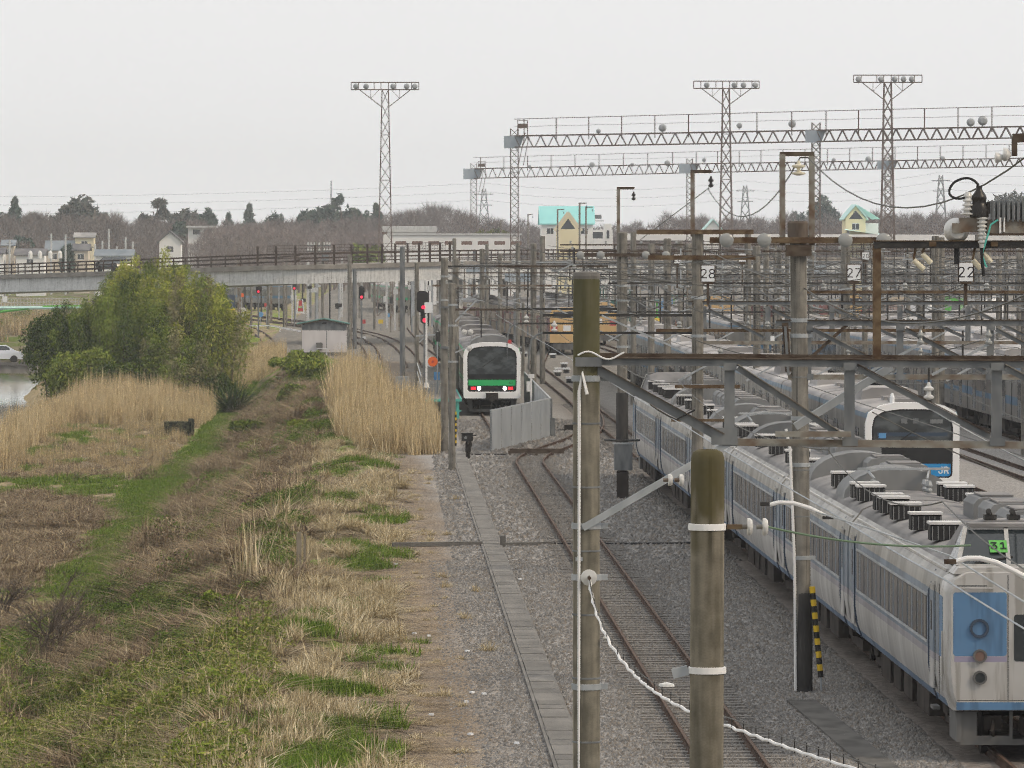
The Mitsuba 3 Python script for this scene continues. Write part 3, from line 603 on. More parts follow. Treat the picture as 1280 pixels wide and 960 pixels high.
# stainless train at the right and the roofs beyond it
k = thing('stainless_train', 'stainless commuter train with blue stripe cut by the right edge, its side windows in view', 'train')
y = 7500 / 33.5
for i in range(10): commuter_car(k, 29.05, y + 20 * i, 20, 'stainless_blue', 'roof_pale', fine=i < 4)
for X, s0, n, lb in ((33.3, 27, 7, 'stainless train seen as a pale roof, first past the right edge train'), (37.5, 24.5, 7, 'stainless train seen as a pale roof, second past the right edge train'),
                     (41.7, 22, 6, 'stainless train seen as a pale roof, third past the right edge train'), (45.9, 20, 5, 'stainless train seen as a pale roof, farthest of the pale roofs at the right')):
    k = thing('commuter_train', lb, 'train')
    for i in range(n): commuter_car(k, X, 7500 / s0 + 20 * i, 20, 'stainless_blue', 'roof_pale', detail=i % 2 == 0)
k = thing('commuter_train', 'pale roofed train in the middle of the yard behind the sign 28', 'train')
for i in range(5): commuter_car(k, 24.6 + .02 * i, 7500 / 18.6 + 20 * i, 20, 'stainless_blue', 'roof_pale')
# orange fronted trains
def orange_train(X, s, n, yaw, lb, first='orange_paint', bend=.012):
    k = thing('orange_train', lb, 'train'); p = np.array([X, 7500 / s]); 
    for i in range(n):
        c, fr = commuter_car(k, p[0], p[1], 20, 'maroon_paint', 'roof_grey', yaw, cab=(i == 0), top=3.85, nd=3, windows='window_brown')
        if i == 0:
            out = Polygon([(-1.46, 1.0), (-1.46, 3.3), (-1.3, 3.62), (-.6, 3.84), (.6, 3.84), (1.3, 3.62), (1.46, 3.3), (1.46, 1.0)])
            fc = put('front', LM(fr).plate(out, .1, .22).mesh(), first, c)
            put('windscreen', LM(fr).plate(sbox(-1.2, 3.0, 1.2, 3.5), -.118, .015).mesh(), 'window_dark', fc)
            m = LM(fr)
            for sg in (-1, 1): m.plate(sbox(min(sg * .85, sg * 1.4), 1.75, max(sg * .85, sg * 1.4), 2.3), -.118, .02)
            put('lamp_panel', m.mesh(), 'red_paint', fc); put('emblem', LM(fr).plate(sbox(-.4, 1.95, .2, 2.4), -.118, .015).mesh(), 'sign_white', fc)
            put('skirt', LM(fr).plate(sbox(-1.2, .45, 1.2, .95), .1, .2).mesh(), 'skirt_grey', c)
        p = p + 20 * np.array([math.sin(yaw), math.cos(yaw)]); yaw += bend
orange_train(14.75, 15.6, 5, -.03, 'orange fronted train left of the tall mossy pole, maroon cars behind', bend=-.016)
orange_train(19.0, 14.2, 4, -.02, 'orange fronted train with red lamp panel right of the tall mossy pole', bend=-.01)
orange_train(33.2, 12.6, 3, .03, 'orange fronted train left of the maroon cars under the sign 28')
orange_train(47.6, 12.3, 3, .03, 'farthest orange fronted train, right of the maroon cars')
k = thing('maroon_train', 'maroon and beige train curving between the two right hand orange fronts', 'train'); p = np.array([36.6, 585.]); yaw = .34
for i in range(3):
    commuter_car(k, p[0], p[1], 20, 'maroon_paint', 'roof_grey', yaw, windows='window_brown', nd=3, top=3.85); p = p + 20 * np.array([math.sin(yaw), math.cos(yaw)]); yaw -= .03
k = thing('far_commuter_train', 'stainless and green train parked beyond the viaduct behind the black signal', 'train')
for i in range(3): commuter_car(k, 3.2 - 1.2 * i, 790 + 19.9 * i, 20, 'stainless_green', 'roof_pale', -.06, detail=False)
k = thing('far_commuter_train', 'pale train parked beyond the viaduct above the pale hut', 'train')
for i in range(3): commuter_car(k, -14. - 5 * i, 820 + 19.3 * i, 20, 'stainless_blue', 'roof_pale', -.26, detail=False)
k = thing('white_fronted_train', 'white fronted train with dark windscreen under the sign 27', 'train')
c, fr = commuter_car(k, 53.2, 600., 20, 'train_white', 'roof_pale', .5, windows='window_dark'); put('red_stripe', LM(fr).plate(sbox(-1.44, 1.05, 1.44, 1.4), .04, .05).mesh(), 'red_paint', c)
k = thing('yellow_striped_train', 'blue and yellow fronted train under the viaduct beside the bamboo', 'train')
c, fr = commuter_car(k, -17.3, 640., 20, 'maroon_paint', 'roof_grey', -.3, cab=True); put('front', LM(fr).plate(sbox(-1.45, 1.0, 1.45, 3.6), .1, .2).mesh(), 'dark_blue_paint', c); put('yellow_band', LM(fr).plate(sbox(-1.45, 1.0, 1.45, 2.1), -.105, .02).mesh(), 'yellow_paint', c)
# ---------------------------------------------------------------- concrete poles and catenary portals
def pole_mesh(x, y, z0, z1, r0, r1=None, lean=0.0, dome=.05):
    r1 = r1 or r0 * .97
    return MB().lathe((0, 0, 0), [(r0, 0), (r1, z1 - z0 - dome), (r1 * .97, z1 - z0 - dome * .6), (r1 * .86, z1 - z0 - dome * .22), (r1 * .55, z1 - z0)], 24).mesh()
def pole(name, x, y, z1, r, bsdf, label, group=None, lean=0.0, dome=.05, bands=(), z0=-.3, steps=None):
    k = thing(name, label, 'pole', group); v, f = pole_mesh(x, y, z0, z1, r, dome=dome); v = v + [x, y, z0]; v[:, 0] += lean * (v[:, 2])
    put('shaft', (v, f), bsdf, k, 50)
    for z in bands:
        xx = x + lean * z; put('clamp_band', MB().lathe((xx, y, z - .04), [(r + .004, 0), (r + .018, .003), (r + .018, .077), (r + .004, .08)], 24).box((xx + r + .05, y, z), (.1, .05, .07)).mesh(), 'steel_pale', k)
    if steps:
        for z in np.arange(*steps): put('step_ring', one('lathe', (x + lean * z, y, z - .012), [(r + .003, 0), (r + .01, .004), (r + .01, .02), (r + .003, .024)], 20), 'steel_grey', k)
    return k
# the two near poles
XA, YA, XB, YB = 253 / 97., F / 97., 404 / 121., F / 121.
pa = pole('concrete_pole', XA, YA, 8.29, .176, 'concrete_moss_tall', 'tall mossy topped concrete pole carrying the steel truss, with a white conduit', bands=(6.92, 5.02, 4.36, 2.95), steps=(.6, 6.6, .82))
put('conduit', one('tube', [(XA - .105, YA - .19, -.2), (XA - .105, YA - .19, 3.2), (XA - .10, YA - .20, 5.6), (XA - .10, YA - .2, 6.75), (XA - .06, YA - .22, 7.0), (XA + .0, YA - .25, 6.72)], .022), 'cable_white', pa)
put('conduit_clip', MB().box((XA - .1, YA - .19, 1.2), (.09, .03, .05)).box((XA - .1, YA - .19, 4.6), (.09, .03, .05)).mesh(), 'steel_pale', pa)
put('tie_wire', one('tube', [(XA - .2 + .03 * math.sin(q * 3), YA - .2, 7.2 + .05 * math.sin(q * 2.2)) if False else (XA - .12 + q * .2, YA - .22, 7.22 + .05 * math.sin(q * 2.4)) for q in np.linspace(0, 3, 14)], .012, 5), 'cable_white', pa)
put('cap_lip', one('lathe', (XA, YA, 8.2), [(.178, 0), (.18, .04), (.165, .085), (.1, .1)], 24), 'concrete_slab', pa)
pb = pole('concrete_pole', XB - .02, YB, 6.52, .178, 'concrete_moss_short', 'shorter concrete pole with olive moss cap and white band, nearest the camera', lean=.004, dome=.13, bands=())
for z in (5.72, 4.24): put('white_band', one('lathe', (XB, YB, z - .035), [(.18, 0), (.196, .003), (.196, .067), (.18, .07)], 24), 'white_paint', pb)
put('bracket', MB().bar((XB - .2, YB, 4.24), (XB - .36, YB, 4.2), .05, .10).bar((XB - .18, YB, 4.24), (XB - .36, YB, 4.25), .03, .03).mesh(), 'steel_pale', pb)
def disc_pair(name, p, axis_dir, label, n=2, r=.085, parent=None, gap=.17):
    """Insulator discs strung along x from p."""
    k = thing(name, label, 'insulator') if parent is None else key_of(name, parent)
    cap = MB()
    for i in range(n):
        x = p[0] + axis_dir * gap * i; m = MB()
        put('disc', m.lathe((x, p[1], p[2]), [(.03, -.03), (r, -.025), (r * 1.04, 0), (r * .8, .025), (.03, .03)], 14, 'x').mesh(), 'porcelain', k, 40); cap.lathe((x - .09, p[1], p[2]), [(.024, 0), (.024, .09)], 8, 'x')
    lab(put('fitting', cap.mesh(), 'steel_mixed', k), kind='stuff')
    return k
put('strain_arm', one('bar', (XB + .2, YB, 5.72), (XB + .36, YB, 5.72), .05, .05), 'rust_orange', pb)
disc_pair('strain_insulator', (XB + .44, YB, 5.72), 1, 'two white insulator discs to the right of the shorter mossy pole', r=.09, gap=.16)
whole('guy_wire', MB().tube(catenary((XB + .62, YB, 5.72), (6.35, YB + 3, 5.38), .08), .012, 5).mesh(), 'cable_green', 'thin greenish wire running right from the insulators of the shorter pole', 'wire')
disc_pair('strain_insulator', at(838, 600, 100), 1, 'white insulator pair just left of the mossy cap', r=.075, gap=.14)
# white twisted cable hanging from the tall pole
ki = thing('spool_insulator', 'round white insulator clamped on the tall mossy pole', 'insulator'); c0 = at(735, 720, 97); c0[1] = YA - .3
put('disc', one('lathe', c0, [(.03, -.14), (.1, -.12), (.105, -.06), (.07, -.03), (.03, .1)], 18, 'y'), 'porcelain', ki, 40); put('pin', one('lathe', c0, [(.025, -.2), (.025, .12)], 8, 'y'), 'steel_rust', ki)
wp = [at(735, 722, 97), at(755, 790, 99), at(785, 835, 101.5), at(820, 866, 104), at(870, 893, 107), at(930, 915, 111), at(1000, 940, 116), at(1070, 962, 121), at(1180, 1000, 128), at(1300, 1050, 134)]
wp = np.array(wp); wp[0][1] = YA - .45
tt = np.linspace(0, len(wp) - 1, 120)
from scipy.interpolate import CubicSpline
cs = CubicSpline(np.arange(len(wp)), wp); P = cs(tt)
kc = thing('hanging_cable', 'white sheathed cable hung in rings, sagging from the tall pole to bottom right', 'cable')
put('sheath', one('tube', P + np.c_[.012 * np.sin(tt * 22 + 3 * np.sin(tt * 2.3)), 0 * tt, .012 * np.cos(tt * 22 + 3 * np.sin(tt * 2.3)) * (.6 + .4 * np.sin(tt * 1.7))], .019, 6), 'cable_white', kc)
q = P + np.c_[0 * tt, 0 * tt, .05 + .05 * np.minimum(1, tt / 3)]; put('carrier_wire', one('tube', q, .008, 4), 'wire_grey', kc)
m = MB()
for i in range(6, 120, 3): m.bar(P[i] - [0, 0, .03], q[i] + [0, 0, .02], .012)
lab(put('hanger', m.mesh(), 'steel_dark', kc), kind='stuff')
whole('white_tag', MB().lathe(at(757, 797, 97) - [0, .1, 0], [(.02, -.03), (.05, 0), (.02, .03)], 10).mesh(), 'porcelain', 'small white knob beside the hanging cable under the tall pole', 'insulator')
whole('insulator_disc', MB().lathe(at(833, 858, 103), [(.1, 0), (.09, .03), (.02, .05)], 12).mesh(), 'porcelain', 'small white disc above the hanging cable, left of the shorter pole', 'insulator')
# knee brace to the truss
def truss(name, label, s, u0, u1, vt, vb, ub0, posts, group=None, chord='steel_mixed', web='steel_grey', w=.09, end=True, tilt=0.0, plates=True, rust_top=True):
    k = thing(name, label, 'catenary beam', group); t0, t1 = at(u0, vt, s), at(u1, vt + tilt, s); b0, b1 = at(ub0, vb, s), at(u1, vb + tilt, s)
    put('top_chord', MB().bar(t0, t1, .1, w).mesh(), web, k)
    put('top_flange', MB().bar(t0 + [0, 0, w / 2 + .008], t1 + [0, 0, w / 2 + .008], .2, .014).mesh(), 'steel_rust', k)
    put('bottom_chord', MB().bar(b0, b1, .1, w * .9).bar(b0 + [0, -.06, -w * .4], b1 + [0, -.06, -w * .4], .03, .03).mesh(), chord, k)
    for u in posts: put('post', one('bar', at(u, vb - 2, s) + [0, .03, 0], at(u, vt + 4, s) + [0, .03, 0], .13, .10, up=(0, 1, 0)), web, k)
    e = [ub0 - 0] + list(posts[1:]) + [posts[-1] + (posts[-1] - posts[-2])]
    st = list(posts)
    for i, u in enumerate(st):
        nxt = e[i + 1] if i + 1 < len(e) else u + 170
        a, b = at(u + .1 * s, vt + 8, s) - [0, .07, 0], at(nxt - .1 * s, vb - 6, s) - [0, .07, 0]
        d = put('diagonal', one('bar', a, b, .045, .07, up=(0, 0, 1)), web, k); put('flange', one('bar', a + [0, -.02, .05], b + [0, -.02, .05], .11, .012), 'steel_rust' if i % 2 else 'steel_mixed', d)
    if end:
        a, b = t0 + [.02 * s / s + .15, -.07, -.06], b0 + [0, -.07, .03]
        d = put('end_diagonal', one('bar', a, b, .05, .12), web, k); put('flange', one('bar', a + [0, -.02, .07], b + [0, -.02, .07], .12, .012), 'steel_rust', d)
    if plates:
        m = MB()
        for u in posts: m.box(at(u, vb, s) - [0, .08, 0], (.2, .02, .11)); m.box(at(u, vt + 6, s) - [0, .08, 0], (.17, .02, .10))
        lab(put('gusset', m.mesh(), 'steel_grey', k), kind='stuff')
        m = MB()
        for u in np.arange(u0 + 6, u1, .17 * s): m.box(at(u, vt, s) + [0, -.06, w / 2 + .025], (.03, .03, .025))
        put('bolt', m.mesh(), 'steel_rust', k); lab(list(scene)[-1], kind='stuff')
    return k
ta = truss('catenary_truss', 'nearest steel truss beam, running right from the tall mossy pole', 97, 722, 1290, 452, 552, 905, (912, 1062, 1246), tilt=4)
put('knee_brace', one('bar', at(728, 659, 97) - [0, .2, 0], at(912, 553, 97) - [0, .05, 0], .05, .085), 'steel_pale', ta)
put('end_plate', MB().box(at(905, 545, 97) - [0, .1, 0], (.34, .03, .22)).box(at(735, 452, 97) - [0, .19, 0], (.34, .05, .12)).mesh(), 'steel_grey', ta)
put('sway_brace', one('bar', at(1000, 536, 97) + [0, .9, 0], at(1122, 460, 97) + [0, .9, 0], .1, .1), 'steel_pale', ta)
put('loose_wire', one('tube', [at(u, v, 97) - [0, .14, 0] for u, v in ((812, 505), (822, 512), (836, 520), (845, 524), (858, 517), (868, 512))], .012, 5), 'rubber_black', ta)
put('rear_chord', MB().bar(at(722, 446, 95) + [0, .7, 0], at(1290, 450, 95) + [0, .7, 0], .08, .08).mesh(), 'steel_rust', ta)
put('outrigger', MB().bar(at(968, 542, 97) - [0, .2, 0], at(1062, 542, 97) - [0, .2, 0], .07, .07).mesh(), 'steel_mixed', ta)
whole('truss_foot_pole', (pole_mesh(0, 0, 0, 8.3, .17)[0] + [8.47, YA, 0], pole_mesh(0, 0, 0, 8.3, .17)[1]), 'concrete_plain', 'dark edge of a concrete pole at the right end of the nearest truss', 'pole', smooth=50)
# pull off arm and wires of the near track
def pull_off(s, u, label, du=70):
    k = thing('pull_off_arm', label, 'catenary arm'); pts = [at(u, 631, 97), at(u + 12, 628, 97), at(u + 30, 629, 97), at(u + 50, 635, 97), at(u + du, 645, 97)]
    put('tube', one('tube', pts, .028, 8), 'cable_white', k); put('clamp', MB().box(pts[-1] + [.03, 0, -.02], (.14, .05, .04)).box(pts[0] - [.06, 0, -.01], (.12, .05, .05)).mesh(), 'steel_dark', k)
    return k
pull_off(97, 962, 'white curved arm holding the wire, beside the leaning pole with white conduit')
k = thing('pull_off_arm', 'white curved arm crossing in front of the right hand train cab', 'catenary arm')
pts = [at(u, v, 122) for u, v in ((1195, 702), (1208, 698), (1225, 698), (1245, 703), (1270, 715), (1300, 732))]; put('tube', one('tube', pts, .028, 8), 'cable_white', k)
put('clamp', one('box', pts[0] - [.06, 0, .0], (.12, .05, .05)), 'steel_rust', k)
def span_wire(name, label, x, ys, zs, sag, r=.012, bsdf='wire_grey'):
    pts = []
    for (y0, z0), (y1, z1) in zip(zip(ys[:-1], zs[:-1]), zip(ys[1:], zs[1:])): pts.append(catenary((x, y0, z0), (x, y1, z1), sag)[:-1])
    return whole(name, MB().tube(np.vstack(pts), r, 4).mesh(), bsdf, label, 'wire')
SY = [F / s for s in (122, 97, 64.5, 47.8, 36.3, 30, 24)]
span_wire('contact_wire', 'contact wire above the track beside the pale blue train', 5.75, [42] + SY, [5.2] * 8, .02, .011, 'steel_pale')
span_wire('messenger_wire', 'slack support wire above the track beside the pale blue train', 5.72, [42] + SY, [6.0] * 8, .28, .009)
for X, lb in ((10.8, 'the pale blue train'), (16.5, 'the blue fronted train'), (20.4, 'the empty middle track'), (24.2, 'the empty track at the right'), (29., 'the stainless train')):
    ys = [y for y in SY if X / y * F + 480 < 1700] + [380, 440, 500]
    span_wire('contact_wire', f'contact wire above {lb}', X, ys, [5.1] * len(ys), .02, .010); span_wire('messenger_wire', f'support wire above {lb}', X + .05, ys, [6.0] * len(ys), .35, .009)
w1 = [(1180, 700, 100), (1060, 655, 100), (960, 628, 98)]
whole('pull_wire', MB().tube([at(u, v, s) for u, v, s in ((1300, 765, 118), (1188, 695, 108), (1085, 660, 103), (1020, 640, 97))], .012, 5).mesh(), 'steel_pale', 'thin bright wire slanting over the roof edge of the pale blue train', 'wire')
whole('feeder_wire', MB().tube(np.vstack([catenary(at(885, 312, 47.8), at(1005, 360, 64.5), .1), catenary(at(1005, 360, 64.5), at(1290, 365, 90), .55)]), .014, 5).mesh(), 'wire_grey', 'slack feeder wire passing the sign 22', 'wire')
whole('feeder_wire', MB().tube(np.vstack([catenary(at(800, 300, 36.3), at(886, 235, 47.8), 0), catenary(at(886, 238, 47.8), at(1000, 197, 64.5), .9), catenary(at(1010, 197, 64.5), at(1290, 190, 95), .85)]), .013, 5).mesh(), 'wire_grey', 'slack wire strung in the sky between the pole masts', 'wire')
whole('feeder_wire', MB().tube(catenary(at(1120, 485, 75), at(1300, 585, 75), .05), .012, 5).mesh(), 'steel_pale', 'bright wire slanting down across the stainless train side', 'wire')
whole('feeder_wire', MB().tube(catenary(at(1090, 515, 75), at(1300, 610, 75), .05), .010, 5).mesh(), 'wire_grey', 'grey wire slanting across the blue fronted cab', 'wire')
k = thing('suspension_insulator', 'white two disc insulator hanging in front of the stainless train', 'insulator'); c = at(1161, 500, 75)
put('disc', one('lathe', c, [(x, z) for x, z in shade_disc(.085)], 14), 'porcelain', k, 40); put('rod', one('bar', c + [0, 0, .3], c + [0, 0, .6], .03), 'steel_dark', k)

# line of poles between the near track and the pale blue train
pc = pole('concrete_pole', 8.13, F / 64.5, 9.12, .165, 'concrete_plain', 'leaning concrete pole with white conduit beside the pale blue train', lean=.012 * -1, bands=(7.2, 6.9, 5.3, 4.4, 2.6), steps=(3.4, 6.8, .9))
# the shaft leans a little to the left
sc_ = lambda z: 8.13 - .012 * z
put('pole_cap', one('lathe', (sc_(9.1), F / 64.5, 8.78), [(.2, 0), (.2, .30), (.17, .34)], 20), 'bark', pc)
put('dark_sleeve', one('lathe', (8.13, F / 64.5, -.1), [(.176, 0), (.176, 2.0), (.168, 2.02)], 20), 'steel_dark', pc)
put('conduit', one('tube', [(8.13 - .16, F / 64.5 - .12, -.1), (7.95, F / 64.5 - .12, 2.5), (7.86, F / 64.5 - .14, 4.7), (7.78, F / 64.5 - .14, 5.1)], .028), 'cable_white', pc)
k = thing('hazard_strip', 'yellow and black striped guard on the wire beside the leaning pole', 'guy guard')
c = np.array([8.45, F / 64.5 - .2, .0])
for i in range(14): put('stripe', one('tube', [c + [-.012 * i, 0, .30 + i * .125], c + [-.012 * (i + 1), 0, .30 + (i + 1) * .125]], .055, 8), 'hazard_yellow' if i % 2 else 'rubber_black', k)
put('guy_rod', one('tube', [c + [.02, 0, -.35], c + [0, 0, .3]], .02), 'steel_pale', k)
k = thing('pole_footing', 'dark concrete slab path at the foot of the leaning pole', 'concrete slab'); put('slab', one('bar', (7.9, F / 66, .02), (8.35, 92, .02), .55, .06), 'slab_dark', k)
pd = pole('concrete_pole', 8.2, F / 47.8, 9.0, .155, 'concrete_plain', 'concrete pole left of the sign 28', bands=(7.3, 6.3, 5.0))
pe = pole('concrete_pole', 8.2, F / 36.3, 9.15, .18, 'concrete_plain', 'concrete pole rising from a grey cabinet by the train end', bands=(7.3, 6.8, 5.2, 4.0), steps=(2.4, 6.5, .8))
put('dark_sleeve', one('lathe', (8.2, F / 36.3, 1.9), [(.21, 0), (.21, 1.7), (.185, 1.72)], 20), 'steel_dark', pe)
k = thing('equipment_cabinet', 'grey box on a black stand at the foot of the pole by the train end', 'cabinet'); yb_ = F / 36.3 - .4
put('cabinet_body', one('box', (8.22, yb_, 1.42), (.62, .5, .9)), 'steel_grey', k); put('cabinet_top', one('box', (8.22, yb_, 1.89), (.72, .6, .05)), 'steel_pale', k)
put('stand', MB().box((8.2, yb_, .45), (.4, .4, .95)).mesh(), 'underfloor', k); put('rim', MB().lathe((8.2, yb_ + .5, 1.95), [(.62, 0), (.62, .06)], 20).mesh(), 'steel_dark', k)
def mast(parent, x, y, z0, z1, arm, two=False, r=.06):
    put('mast', MB().box((x - .13, y, (z0 + z1) / 2), (.11, .09, z1 - z0)).mesh(), 'steel_mixed', parent); put('mast_arm', one('bar', (x - .18, y, z1), (x - .13 + arm, y, z1), .09, .08), 'steel_rust', parent)
    if two: put('mast', one('box', (x - .13 + arm - .05, y, (z0 + z1) / 2), (.11, .09, z1 - z0)), 'steel_mixed', parent)
    i = put('suspension_insulator', one('lathe', (x - .13 + arm * (.5 if two else .95), y - .06, z1 - .42), shade_disc(.07 if not two else .13), 10), 'steel_dark' if not two else 'porcelain_cream', parent, 40)
def crossarm(parent, x, y, z, x0, x1, discs, bsdf='rust_orange', r=.14):
    put('crossarm', one('bar', (x0, y - .2, z), (x1, y - .2, z), .1, .12), bsdf, parent)
    for xx in discs:
        q = put('pin_insulator', one('lathe', (xx, y - .28, z + .0), [(.03, -.07), (r * .75, -.06), (r, -.03), (r, .0), (r * .4, .03), (.03, .1)], 16, 'y'), 'glass_insulator', parent, 40)
yC, yD, yE = F / 64.5, F / 47.8, F / 36.3
mast(pc, 7.85, yC, 8.65, 10.42, .62, two=True, r=.06); put('bracket', MB().box((8.02, yC, 8.72), (.72, .3, .06)).box((8.02, yC - .2, 8.55), (.5, .1, .22)).mesh(), 'steel_rust', pc)
crossarm(pc, 8.0, yC, 8.68 + .07, 6.3, 9.75, (6.62, 7.35, 8.92, 9.65))
mast(pd, 8.2, yD, 8.9, 10.6, .5); crossarm(pd, 8.2, yD, 9.02, 6.6, 9.65, ())
crossarm(pd, 8.2, yD, 8.35, 6.9, 9.7, ())
mast(pe, 8.2, yE, 9.1, 10.66, .55); crossarm(pe, 8.2, yE, 8.36, 6.6, 9.75, (6.75, 7.45, 9.0, 9.7), 'steel_rust')
def cantilever(parent, x, y, z, z2, reach, s):
    put('cantilever', MB().bar((x, y, z), (x - reach, y, z), .07, .07).bar((x, y, z2), (x - reach, y, z2), .06, .06).mesh(), 'steel_dark', parent)
    put('strut', MB().bar((x + 1.6, y - .15, z + .3) if False else (x - .1, y - .1, z2 - .6), (x - reach * .62, y - .1, z), .05, .05).mesh(), 'steel_pale', parent)
    put('drop_tube', one('tube', [(x - reach, y, z2), (x - reach - .15, y, z2 - .05), (x - reach - .3, y, z2 - .2), (x - reach - .36, y, z2 - .6), (x - reach - .36, y, z2 - 1.3)], .03, 6), 'steel_grey', parent)
    for xx in (x - reach + .3,): put('suspension_insulator', one('lathe', (xx, y - .08, z2 + .02), shade_disc(.085), 10), 'porcelain', parent, 40)
cantilever(pd, 8.2, yD, 6.84, 6.38, 4.05, 47.8)
cantilever(pe, 8.2, yE, 6.5, 6.0, 3.6, 36.3)
put('side_bracket', MB().bar((7.6, yD - .2, 4.98), (9.3, yD - .2, 4.98), .1, .09).bar((7.5, yD - .22, 4.1), (8.9, yD - .22, 4.1), .1, .07).mesh(), 'rust_orange', pd)
# portals behind the near truss: same build, one per pole of the line
tc = truss('catenary_truss', 'second truss beam with brown top chord behind the nearest truss', 64.5, 970, 1330, 404, 471, 985, (1010, 1125, 1238), w=.10)
put('stay', MB().bar(at(988, 470, 64.5), at(1060, 405, 64.5), .06).mesh(), 'steel_rust', tc)
td = truss('catenary_truss', 'third truss beam, level with the lower edge of the sign 28', 47.8, 860, 1340, 379, 428, 875, (880, 960, 1040, 1125, 1210, 1290), w=.085, plates=False)
te = 'later'
def lattice_beam(name, label, s, u0, u1, vt, vb, bay, group=None, c='steel_rust', yaw=0.0):
    k = thing(name, label, 'catenary beam', group); a, b = at(u0, vt, s), at(u1, vt, s); c0, d = at(u0, vb, s), at(u1, vb, s)
    for p in (b, d): p[1] += (p[0] - a[0]) * yaw
    put('chord', one('bar', a, b, .08, .065), c, k); put('chord', one('bar', c0, d, .08, .055), c, k); m = MB(); n = max(2, int((u1 - u0) / bay))
    for i in range(n):
        t0, t1 = i / n, (i + 1) / n; m.bar(a + (b - a) * t0, c0 + (d - c0) * t1, .04, .045); m.bar(c0 + (d - c0) * t0, a + (b - a) * t0, .035, .035)
    lab(put('lacing', m.mesh(), 'steel_grey', k), kind='stuff'); return k
te = lattice_beam('catenary_truss', 'fourth truss beam, behind the signs 28 and 27', 36.3, 760, 1340, 354, 390, 56, None, 'steel_dark')
for i, (s, u0, u1, vt, vb, bay) in enumerate(((30.2, 720, 1320, 343, 368, 48), (26.5, 690, 1310, 337, 357, 42), (23.4, 560, 720, 341, 361, 40), (22.8, 690, 1310, 331, 349, 38), (20, 600, 1310, 329, 346, 34), (17.5, 640, 1310, 327, 341, 30), (15.5, 560, 1310, 324, 336, 28), (14.2, 600, 1310, 320, 331, 26))):
    lattice_beam('catenary_beam', 'distant lattice catenary beam across the yard', s, u0, u1, vt, vb, bay, 'distant catenary beams crossing the yard', ('steel_dark', 'steel_grey', 'steel_rust', 'steel_grey')[i % 4])
    # posts that carry it and insulators hanging from it
    for u in np.arange(u0 + rng.uniform(2, 10), 1320, rng.uniform(95, 135)):
        x, yy = (u - 480) / s, F / s + .3
        if 676 < u < 772 or 870 < u < 915: continue
        pole('concrete_pole', x, yy, H - (vt - 316) / s + rng.uniform(.5, 1.6), .16, 'concrete_plain', 'distant concrete pole carrying the catenary beams', 'distant concrete poles in the yard')
    m, m2, m3 = MB(), MB(), MB()
    for u in np.arange(u0 + 12, 1290, rng.uniform(26, 36)):
        c = at(u + rng.uniform(-5, 5), vb, s); m.lathe(c - [0, .1, .5], shade_disc(.075), 8); m2.bar(c - [0, .1, 0], c - [0, .1, .3], .03); 
        if rng.random() < .7: m3.bar(c - [0, .1, .5], c + [rng.choice([-1, 1]) * rng.uniform(.8, 1.6), -.1, -rng.uniform(.6, 1.0)], .045)
        if rng.random() < .6: m2.bar(c + [.4, -.1, 0], c + [.4, -.1, -rng.uniform(1.0, 1.8)], .06)
    kk = [q for q in labels if q.startswith('catenary_beam')][-1]
    lab(put('suspension_insulator', m.mesh(), 'glass_insulator', kk), kind='stuff'); lab(put('dropper', m2.mesh(), 'steel_dark', kk), kind='stuff'); lab(put('steady_arm', m3.mesh(), 'steel_pale', kk), kind='stuff')
# insulators and arms on the nearer trusses
for kk, s, vb, us in ((tc, 64.5, 404, (1150, 1235)), (td, 47.8, 428, (900, 985, 1060, 1150, 1235)), (te, 36.3, 390, (800, 870, 935, 1000, 1065, 1135, 1200, 1265))):
    for u in us:
        c = at(u, vb, s); put('suspension_insulator', one('lathe', c - [0, .15, .42], shade_disc(.07), 12), 'glass_insulator', kk, 40)
        put('steady_arm', one('bar', c - [0, .15, .4], c + [-1.1, -.15, -1.0], .05), 'steel_pale', kk)
for i, (s, u0, u1, v, c) in enumerate(((47.8, 1000, 1290, 365, 'rust_orange'), (36.3, 620, 760, 333, 'steel_rust'), (26, 700, 1290, 314, 'steel_rust'), (22, 700, 1290, 306, 'steel_rust'), (47.8, 820, 1180, 413, 'rust_orange'), (29.6, 560, 690, 333, 'steel_dark'), (29.6, 540, 690, 357, 'steel_mixed'), (32.3, 566, 655, 387, 'steel_rust'))):
    a, b = at(u0, v, s), at(u1, v, s); k = thing('feeder_beam', 'thin steel channel crossing above the yard, carrying feeder insulators', 'feeder beam', 'thin steel channels above the yard')
    put('channel', one('bar', a, b, .08, .08), c, k); m = MB(); m2 = MB()
    for x in np.arange(a[0] + .6, b[0], rng.uniform(1.7, 2.6)):
        m.lathe((x, a[1] - .1, a[2] + .06), [(.03, 0), (.075, .04), (.04, .08), (.075, .12), (.03, .18)], 8); m2.bar((x + .5, a[1], a[2]), (x + .5, a[1], a[2] - rng.uniform(.5, 1.2)), .05)
    lab(put('pin_insulator', m.mesh(), 'glass_insulator', k), kind='stuff'); lab(put('drop_rod', m2.mesh(), 'steel_dark', k), kind='stuff')
m = MB()
for i in range(70):
    s = rng.uniform(18, 52); u0 = rng.uniform(560, 1150); v = 310 + s * rng.uniform(-.2, 2.2)
    a, b = at(u0, v, s), at(u0 + rng.uniform(120, 420), v + rng.uniform(-12, 12), s * rng.uniform(.8, 1.25)); m.tube(catenary(a, b, rng.uniform(.15, .8), 10), .011, 4)
lab(put('feeder_wires', m.mesh(), 'wire_grey'), 'tangle of thin overhead wires above the yard', 'wire', None, 'stuff')

